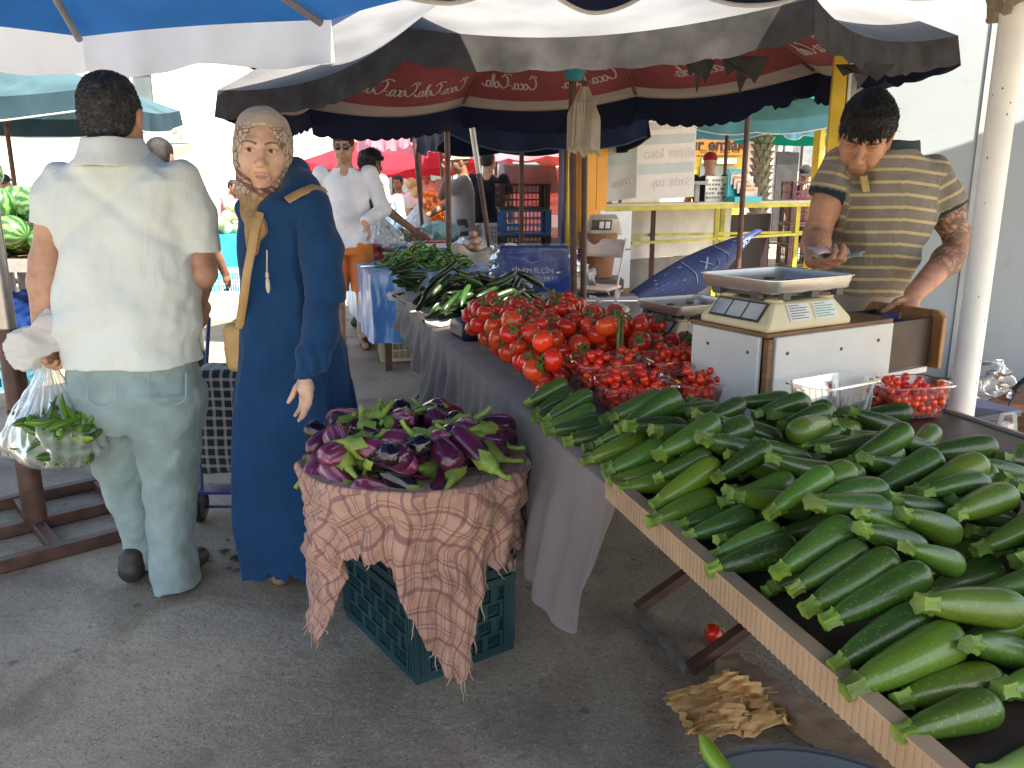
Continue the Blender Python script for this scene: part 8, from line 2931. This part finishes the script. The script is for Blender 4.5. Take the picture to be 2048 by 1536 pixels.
# watermelon stand
e = empty('watermelon_stand', (WMX, WMY + .05, 0), 'metal edged stand heaped with watermelons', 'stand')
b = MB(); b.box((WMX, WMY + .1, WMZ - .02), (1.75, 1.15, .04)); world_child(b.build('board', M_dwood), e)
b = MB(); b.box((WMX, WMY - .49, WMZ - .015), (1.8, .03, .10)); b.box((WMX + .89, WMY + .1, WMZ - .015), (.03, 1.15, .10)); world_child(b.build('metal_edge', M_steel), e)
for sx_ in (-.8, .8):
	for sy_ in (-.4, .6):
		b = MB(); b.box((WMX + sx_, WMY + sy_, WMZ / 2 - .02), (.05, .05, WMZ - .04)); world_child(b.build('leg', M_brown), e)
c_ = at(80, 610, y=6.9); crumple('tarpaulin', 'bright blue tarpaulin bundled under the watermelon stand', Vector((c_.x - .1, c_.y, .28)), (.42, .3, .26), mat('tarp_blue', (.01, .09, .42), .4, var=.2), 63, .3, freq=2.5, vox=.014, cat='tarpaulin')
for k in range(2):
	c_ = at(22, 650, z=.0); crate('vegetable_crate', ['teal blue crate on the asphalt by the steel pole', 'teal blue crate stacked by the steel pole below the watermelons'][k], (-3.62, 5.75, .2 * k), .1, .4, .3, .195, mat('teal_blue_plastic', (.05, .22, .30), .5), 'teal blue crates by the steel pole', rows=2, cols=4)

# parked van
vx = at(1030, 350, y=15.5)
e = empty('van', (vx.x, vx.y, 0), 'sunlit pinkish van parked beyond the black t-shirt man', 'van')
m_v = mat('van_paint', (.55, .27, .22), .3, var=.06, coat=.5)
b = MB()
side = [(-2.2, .35), (2.1, .35), (2.2, .8), (2.1, 1.05), (1.5, 1.15), (.95, 1.85), (-2.1, 1.9), (-2.25, 1.5)]
b.prism(side, -.85, .85, Matrix(((0, 0, 1, vx.x), (-1, 0, 0, vx.y + .2), (0, 1, 0, 0), (0, 0, 0, 1)))); world_child(b.build('bodywork', m_v, bevel=.06), e)
for nm, pts in (('windscreen', [(-.68, -1.0, 1.78), (.68, -1.0, 1.78), (.74, -1.37, 1.24), (-.74, -1.37, 1.24)]),):
	b = MB(); b._add([Vector((vx.x + x, vx.y + y + .14, z + .03)) for x, y, z in pts], [(3, 2, 1, 0)]); world_child(b.build(nm, M_glass), e)
for sx_ in (-.858, .858):
	b = MB(); b.box((vx.x + sx_, vx.y - .3, 1.5), (.012, .8, .42)); world_child(b.build('side_window', M_glass), e)
	for sy_ in (-1.2, 1.5):
		b = MB(); b.cyl((vx.x + sx_ * .8, vx.y + sy_, .33), (vx.x + sx_ * 1.03, vx.y + sy_, .33), .33, n=24)
		w_ = world_child(b.build('wheel', M_black), e)
		b = MB(); b.cyl((vx.x + sx_ * 1.0, vx.y + sy_, .33), (vx.x + sx_ * 1.04, vx.y + sy_, .33), .18, n=18); world_child(b.build('hubcap', M_steel), w_)
for sx_ in (-.6, .6):
	b = MB(); b.box((vx.x + sx_, vx.y - 1.98, .82), (.3, .06, .2)); world_child(b.build('headlight', M_white, bevel=.02), e)
b = MB(); b.box((vx.x, vx.y - 1.97, .45), (1.6, .12, .2)); world_child(b.build('bumper', M_dgrey, bevel=.03), e)

# ------------------------------------------------------------------ lottery kiosk
KL = Vector((.98, 8.9, 0)); KD = Vector((3.02, 2.1, 0)).normalized(); KN = Vector((.571, -.821, 0))
def K(a, c, z):
	return KL + KD * a - KN * c + Vector((0, 0, z))
def ka(u):
	lo_, hi_ = -1.0, 6.0
	for _ in range(40):
		md = (lo_ + hi_) / 2
		p = KL + KD * md
		uu = 1024 + FPX * p.x / (p.y * math.cos(PITCH) + .3 * math.sin(PITCH))
		lo_, hi_ = (md, hi_) if uu < u else (lo_, md)
	return lo_
e = empty('lottery_kiosk', KL, 'open kiosk with yellow pillars, white panels and a yellow framed counter', 'kiosk')
a0, a1 = ka(1190), ka(1636)
b = MB(); b.bar(K(a0, .2, 1.185), K(a1, .2, 1.185), .45, .03); world_child(b.build('counter_top', mat('counter_board', (.52, .46, .30), .5, var=.1)), e)
b = MB()
b.bar(K(a0 + .1, -.02, 1.15), K(a1, -.02, 1.15), .05, .045); b.bar(K(ka(1262), -.02, .78), K(a1 - .2, -.02, .78), .03, .03); b.bar(K(ka(1262), .42, .84), K(a1 - .2, .0, .80), .03, .03)
for u in (1432, 1594):
	b.bar(K(ka(u), -.02, .02), K(ka(u), -.02, 1.13), .05, .05)
b.bar(K(ka(1500), .42, .02), K(ka(1500), .42, 1.13), .05, .05); b.bar(K(ka(1260), .03, .02), K(ka(1260), .03, 1.13), .03, .03)
world_child(b.build('counter_frame', M_yelg), e)
b = MB(); b.bar(K(ka(1345), .3, .02), K(ka(1345), .3, 1.13), .05, .05); world_child(b.build('brown_strut', M_brown), e)
b = MB(); b.bar(K(ka(1262), .5, .85), K(ka(1525), .5, .85), .03, .60); world_child(b.build('back_panel', mat('grey_white_panel', (.50, .49, .47), .6, var=.1)), e)
b = MB(); b.bar(K(ka(1262), .52, .28), K(ka(1525), .52, .28), .03, .52); world_child(b.build('lower_panel', mat('grey_panel', (.15, .15, .15), .7)), e)
b = MB(); b.bar(K(ka(1186), -.03, .72), K(ka(1258), -.03, .72), .03, .84); b.bar(K(ka(1186), -.034, .72), K(ka(1258), -.034, .72), .03, .012, m=1); world_child(b.build('front_panel', [mat('white_panel', (.62, .65, .68), .45, var=.04), M_dgrey]), e)
b = MB(); b.bar(K(ka(1165), -.02, 0), K(ka(1165), -.02, 2.6), .20, .14, up=KN); b.bar(K(ka(1197), .02, 0), K(ka(1197), .02, 2.6), .14, .13, up=KN); world_child(b.build('pillar', M_orange), e)
b = MB(); b.bar(K(ka(1135), -.0, 0), K(ka(1135), .0, 2.6), .06, .07, up=KN); b.bar(K(ka(1127), .03, 0), K(ka(1127), .03, 2.6), .05, .06, up=KN, m=1); world_child(b.build('corner_post', [M_yel, mat('violet_post', (.06, .05, .14), .4)]), e)
b = MB(); b.bar(K(a1 + .05, .1, 0), K(a1 + .05, .1, 2.6), .1, .1, up=KN); world_child(b.build('corner_post', M_yel), e)
b = MB(); b.bar(K(ka(1120), .15, 2.62), K(a1 + .1, .15, 2.62), 3.0, .08); world_child(b.build('roof', M_yel), e)  # front overhang added out of sight to shade the counter
b = MB(); b.bar(K(ka(1525), .9, .5), K(a1 + .2, .9, .5), .03, 1.0); world_child(b.build('dark_panel', mat('dark_board2', (.02, .012, .012), .6)), e)
# hanging printed sheets, seen from behind so the words read reversed
M_sheet = mat('printed_sheet', (.84, .87, .88), .6, var=.03, transl=.5)
M_sband = mat('sheet_band', (.60, .69, .71), .6, var=.03, transl=.4)
M_sink = mat('sheet_print', (.58, .55, .57), .6, var=.03)
M_sdark = mat('sheet_shaded_side', (.46, .47, .47), .6, var=.03)  # darker copy of the sheet, shade of the folded side put into its colour
def banner(label, p_tl, p_tr, h, words, bands, ms, skew=0.0, tsz=.10):
	p_tl, p_tr = Vector(p_tl), Vector(p_tr)
	e_ = empty('lottery_sheet', p_tl, label, 'banner')
	x = (p_tr - p_tl); W_ = x.length; x = x.normalized(); nrm = x.cross(Vector((0, 0, 1)))
	fn = lambda u, v: p_tl + x * (W_ * u + skew * v * (1 - u)) + Vector((0, 0, -h * v)) + nrm * (.02 * math.sin(5 * u + 2 * v) * v)
	b_ = MB(); b_.grid(fn, 14, 20); world_child(b_.build('sheet', ms, None, angle=180), e_)
	for (v0, v1) in bands:
		b_ = MB(); b_.grid(lambda u, v: fn(.02 + .96 * u, v0 + (v1 - v0) * v) + nrm * .003, 14, 2); world_child(b_.build('printed_band', M_sband), e_)
	for (t, v0, u0) in words:
		p = fn(u0, v0) + nrm * .02
		text_mesh('lettering', t, tsz, frame(p, x, (0, 0, 1)), M_sink, e_, mirror=True, depth=.001)
	return e_
banner('large pale lottery sheet hanging over the counter with reversed words on grey bands', at(1277, 208, y=9.0), at(1396, 205, y=9.25), .98, (('on numara', .22, .55), ('süper loto', .52, .56), ('şans topu', .82, .55)), ((.0, .06), (.32, .42), (.62, .73)), M_sheet, tsz=.155)
banner('folded side of the lottery sheet beside the yellow pillar, coloured grey for shade', at(1226, 215, y=8.95), at(1278, 207, y=8.98), .95, (('on', .4, .7), ('topu', .82, .6)), ((.1, .22), (.5, .62)), M_sdark, skew=-.12, tsz=.12)
banner('narrow white sheet with teal bands behind the folded lottery sheet', at(1196, 226, y=9.3), at(1228, 222, y=9.32), .72, (('on', .12, .5),), ((.3, .45), (.75, .92)), M_sheet, tsz=.14)
# things on the counter
p_ = K(ka(1232), .2, 1.2)
b = MB(); b.lathe([(.06, 0), (.085, .0), (.105, .2), (.098, .2), (.08, .012), (.0, .012)], 20, tuple(p_), wob=lambda a, z: .06 * math.sin(5 * a)); tag(b.build('waste_bin', mat('lime_plastic', (.42, .40, .02), .4, var=.2)), 'yellow green plastic pot on the left end of the kiosk counter', 'pot')
e2 = empty('news_rack', K(ka(1462), .15, 1.2), 'white printed coupon sheets propped on the kiosk counter', 'rack')
for k, (u0, u1) in enumerate(((1432, 1466), (1468, 1532))):
	b = MB(); c0, c1 = K(ka(u0), .18 + .05 * k, 1.2), K(ka(u1), .18 + .05 * k, 1.2)
	b.bar((c0 + c1) / 2 + Vector((0, 0, .0)) - (c1 - c0) / 2 + Vector((0, 0, .15)), c1 + Vector((0, 0, .15)), .012, .30)
	sh_ = world_child(b.build('coupon_sheet', M_white), e2)
	b = MB(); q2 = random.Random(k)
	for r_ in range(5):
		for c_ in range(6):
			if q2.random() < .85:
				t0 = (c_ + .1) / 6; t1 = (c_ + q2.uniform(.6, .95)) / 6
				z = .05 + .05 * r_
				b.bar(c0.lerp(c1, t0) + KN * .008 + Vector((0, 0, z)), c0.lerp(c1, t1) + KN * .008 + Vector((0, 0, z)), .003, .025)
	world_child(b.build('print', mat('newsprint', (.22, .23, .24), .7)), sh_)
e2 = empty('ticket_display', K(ka(1484), .05, 1.2), 'turquoise ticket stand with scratch cards on the kiosk counter', 'display')
c0, c1 = K(ka(1462), .08, 1.2), K(ka(1516), .08, 1.2)
M_tq = mat('turquoise_card', (.02, .38, .44), .4, var=.05)
b = MB(); b.bar(c0 + Vector((0, 0, .19)), c0.lerp(c1, .72) + Vector((0, 0, .19)), .02, .38); b.bar(c0 + KN * .06 + Vector((0, 0, .03)), c1 + KN * .06 + Vector((0, 0, .03)), .14, .06); world_child(b.build('stand', M_tq), e2)
for k in range(4):
	b = MB(); t0 = .06 + .08 * k
	o_ = KN * (.02 + .022 * k) + Vector((0, 0, .26 - .05 * k))
	b.bar(c0.lerp(c1, t0) + o_, c0.lerp(c1, t0 + .62) + o_, .006, .12); b.bar(c0.lerp(c1, t0 + .1) + o_ + KN * .005 + Vector((0, 0, .025)), c0.lerp(c1, t0 + .5) + o_ + KN * .005 + Vector((0, 0, .025)), .003, .02, m=1); world_child(b.build('ticket', [mat('pink_card', (.62, .50, .50), .5), mat('red_yellow', (.55, .25, .05), .5)][:2]), e2)
o = text_mesh('lettering', 'milli piyango', .055, frame(c0.lerp(c1, .36) + KN * .014 + Vector((0, 0, .335)), KD, (0, 0, 1)), M_white, e2)
b = MB(); c0 = K(ka(1405), .1, 1.2); b.box(c0 + Vector((0, 0, .1)), (.05, .05, .2)); b.box(c0 + Vector((0, 0, .22)), (.2, .2, .04)); tag(b.build('ticket_printer', mat('pale_grey_plastic', (.40, .42, .44), .5), bevel=.005), 'grey stand on the kiosk counter before the man in the red cap', 'printer')
# rolled blue banner leaning under the counter
A_, B_ = at(1262, 592, y=8.35), at(1512, 462, y=9.1)
e2 = empty('blue_banner', A_, 'long blue printed banner bunched and slung under the kiosk counter', 'banner')
ax = (B_ - A_); AL = ax.length; ax = ax.normalized(); nn = Vector((.35, -.9, .25)).normalized(); dn = ax.cross(nn).normalized()
if dn.z > 0: dn = -dn
wid = lambda t: .06 + .33 * math.sin(math.pi * min(1, .1 + t * .95))
bf = lambda t, v: A_ + ax * (AL * t) + dn * (wid(t) * (v - .25)) + nn * (.10 * math.sin(math.pi * v) + .012 * math.sin(9 * t + 4 * v))
M_ban = mat('banner_blue', (.005, .022, .11), .65, var=.12, scale=4)
b = MB(); b.grid(bf, 40, 16); world_child(b.build('banner_sheet', M_ban, None, angle=180, solid=.01), e2)
b = MB(); q2 = random.Random(2)
def stroke(t0, v0, t1, v1, w_):
	pts = [bf(t0 + (t1 - t0) * k / 6, v0 + (v1 - v0) * k / 6) + nn * .012 for k in range(7)]
	b.tube(pts, w_, 4, flat=.4)
for (t0, v0, t1, v1) in ((.50, .25, .56, .5), (.50, .5, .56, .25), (.515, .62, .60, .62), (.60, .62, .605, .45)):
	stroke(t0, v0, t1, v1, .011)
for (tc0,) in ((.42,), (.68,)):
	stroke(tc0 - .02, .05, tc0 + .01, .5, .006); stroke(tc0 + .01, .5, tc0, .75, .006)
for k in range(64):
	t0 = q2.choice((q2.uniform(.12, .38), q2.uniform(.74, .92))); v0 = .15 + .12 * q2.randrange(6)
	stroke(t0, v0, t0 + q2.uniform(.008, .02), v0 + q2.uniform(-.03, .03), .006)
world_child(b.build('printed_marks', mat('banner_print', (.26, .36, .50), .6), None), e2)
# crates under and beyond the counter
for k in range(2):
	p_ = K(ka(1552) + .62 * k, 1.25, 0)
	for j in range(3):
		crate('fruit_crate', 'black crate stacked behind the kiosk counter, ' + ['bottom', 'middle', 'top'][j] + [' of the left pile', ' of the right pile'][k], (p_.x, p_.y, .31 * j + .03), math.atan2(KD.y, KD.x), .56, .38, .30, M_blackc, 'black crates behind the counter', rows=2, cols=3)
p_ = at(1612, 380, y=11.8)
for j in range(5):
	crate('fruit_crate', ['lowest', 'second', 'third', 'fourth', 'topmost'][j] + ' dark brown crate in the pile hiding the person in the dark cap', (p_.x, p_.y, .29 * j), .1, .56, .38, .28, M_brownc, 'brown crates by the shop fronts', rows=2, cols=3)
# folding chair with things behind it
c_ = at(1200, 585, z=.0) if False else Vector((at(1190, 560, y=7.9).x, 7.9, 0))
e2 = empty('folding_chair', c_, 'beige folding chair in front of the kiosk', 'chair')
M_chr = mat('chair_beige', (.50, .40, .36), .5, var=.12)
rotc = Matrix.Translation(c_) @ Matrix.Rotation(R(-28), 4, 'Z')
def lc(mb, nm, m_, **k_):
	o_ = mb.build(nm, m_, None, **k_); o_.matrix_world = rotc; o_.parent = e2; o_.matrix_parent_inverse = e2.matrix_basis.inverted(); return o_
b = MB(); b.box((0, -.02, .45), (.42, .38, .03)); lc(b, 'seat', M_chr, bevel=.012)
b = MB(); b.grid(lambda u, v: Vector(((u - .5) * .40, .20 + .035 * math.cos(math.pi * (u - .5)) + .04 * v, .72 + .17 * v)), 12, 4); lc(b, 'backrest', M_chr, solid=.014, angle=180)
for sx_ in (-.21, .21):
	b = MB(); b.tube([(sx_, -.20, .02), (sx_, .06, .5), (sx_, .24, .9)], .011, 8); lc(b, 'leg', M_chr)
	b = MB(); b.tube([(sx_ * .9, .26, .02), (sx_ * .9, -.16, .45)], .011, 8); lc(b, 'leg', M_chr)
p_ = at(1195, 505, y=8.35)
b = MB(); b.lathe([(.15, 0), (.2, .42), (.21, .44), (.19, .44), (.14, .02), (0, .02)], 24, (p_.x, p_.y, .5), wob=lambda a, z: .012 * math.sin(30 * a)); tag(b.build('wicker_basket', mat('wicker', (.22, .10, .05), .7, var=.3, scale=40, stretch=(1, 1, 4), bump=.5, bscale=90)), 'brown wicker basket behind the folding chair', 'basket')
b = MB(); b.box((p_.x, p_.y, .25), (.5, .4, .49)); tag(b.build('storage_box', M_dgrey, bevel=.01), 'dark storage box carrying the wicker basket', 'box')
e2 = empty('weighing_scale', (p_.x + .05, p_.y - .02, .95), 'old cream scale with square display resting on the wicker basket', 'scale')
b = MB(); b.box((p_.x + .06, p_.y - .02, 1.02), (.34, .22, .16), (.25, 0, .1), taper=.75); world_child(b.build('housing', mat('old_cream', (.50, .48, .40), .5), bevel=.01), e2)
b = MB(); b.box((p_.x + .02, p_.y - .135, 1.02), (.20, .012, .10), (.38, 0, .1)); world_child(b.build('display', M_dgrey), e2)
b = MB()
for dx in (-.06, 0, .06):
	b.box((p_.x + .02 + dx, p_.y - .143, 1.02), (.045, .006, .07), (.38, 0, .1))
world_child(b.build('display_windows', M_label), e2)
p_ = at(1168, 535, y=7.7)
crumple('cloth_bundle', 'grey and white bags bundled left of the folding chair', Vector((p_.x - .05, p_.y + .3, .5)), (.2, .18, .22), mat('bundle_grey', (.30, .31, .33), .7, var=.3, scale=5), 71, .35, freq=3, vox=.012)
crumple('plastic_bag', 'purple bag peeping out behind the brown parasol pole', Vector((p_.x - .05, p_.y + .6, .62)), (.17, .12, .16), mat('purple_bag', (.12, .03, .22), .4), 73, .4, freq=3, vox=.012)
b = MB(); b.box((p_.x + .1, p_.y - .1, .2), (.8, .5, .4)); tag(b.build('storage_box', M_blackc, bevel=.01), 'black box under the grey bundle by the parasol pole', 'box')
# by the wall at the right
c_ = at(1962, 765, y=4.15); crumple('plastic_bag', 'heap of clear plastic bags at the foot of the grey wall', c_ + Vector((0, .0, -.02)), (.16, .12, .16), film('dull_film', (.6, .64, .68), clear=.5, wr=14, bump=.7), 75, .4, freq=4, vox=.009)
c_ = at(2012, 862, y=2.75); e3 = bagform('plastic_bag', 'white plastic bag with a loop handle on the right of the table', c_ + Vector((0, 0, .03)), c_ + Vector((0, .02, -.22)), .13, M_mbag, 15)
b = MB(); b.tube([c_ + Vector((-.035, 0, -.02)), c_ + Vector((-.02, 0, .06)), c_ + Vector((.02, 0, .065)), c_ + Vector((.035, 0, -.02))], .012, 8, flat=.4); b.build('handle', M_mbag, e3)
p0, p1 = at(2030, 782, y=3.9), at(2075, 742, y=3.9); b = MB(); b.tube([p0, p1], .022, 10); b.tube([p0 + Vector((-.01, -.03, 0)), p0 + Vector((-.07, -.05, -.10)), p0 + Vector((-.1, -.05, -.16))], .006, 6); tag(b.build('hand_tool', M_black), 'black handle with cable leaning on the grey wall', 'tool')
b = MB(); b.box((1.62, 3.05, .42), (.42, .34, .3), (0, 0, .4)); b.box((1.62, 3.05, .585), (.46, .38, .03), (0, 0, .4)); tag(b.build('storage_box', M_navyc, bevel=.01), 'navy storage box under the open cash drawer', 'box')
for pr in KV:
	bpy.data.objects.remove(pr[0])
for pr in HV:
	bpy.data.objects.remove(pr[0])
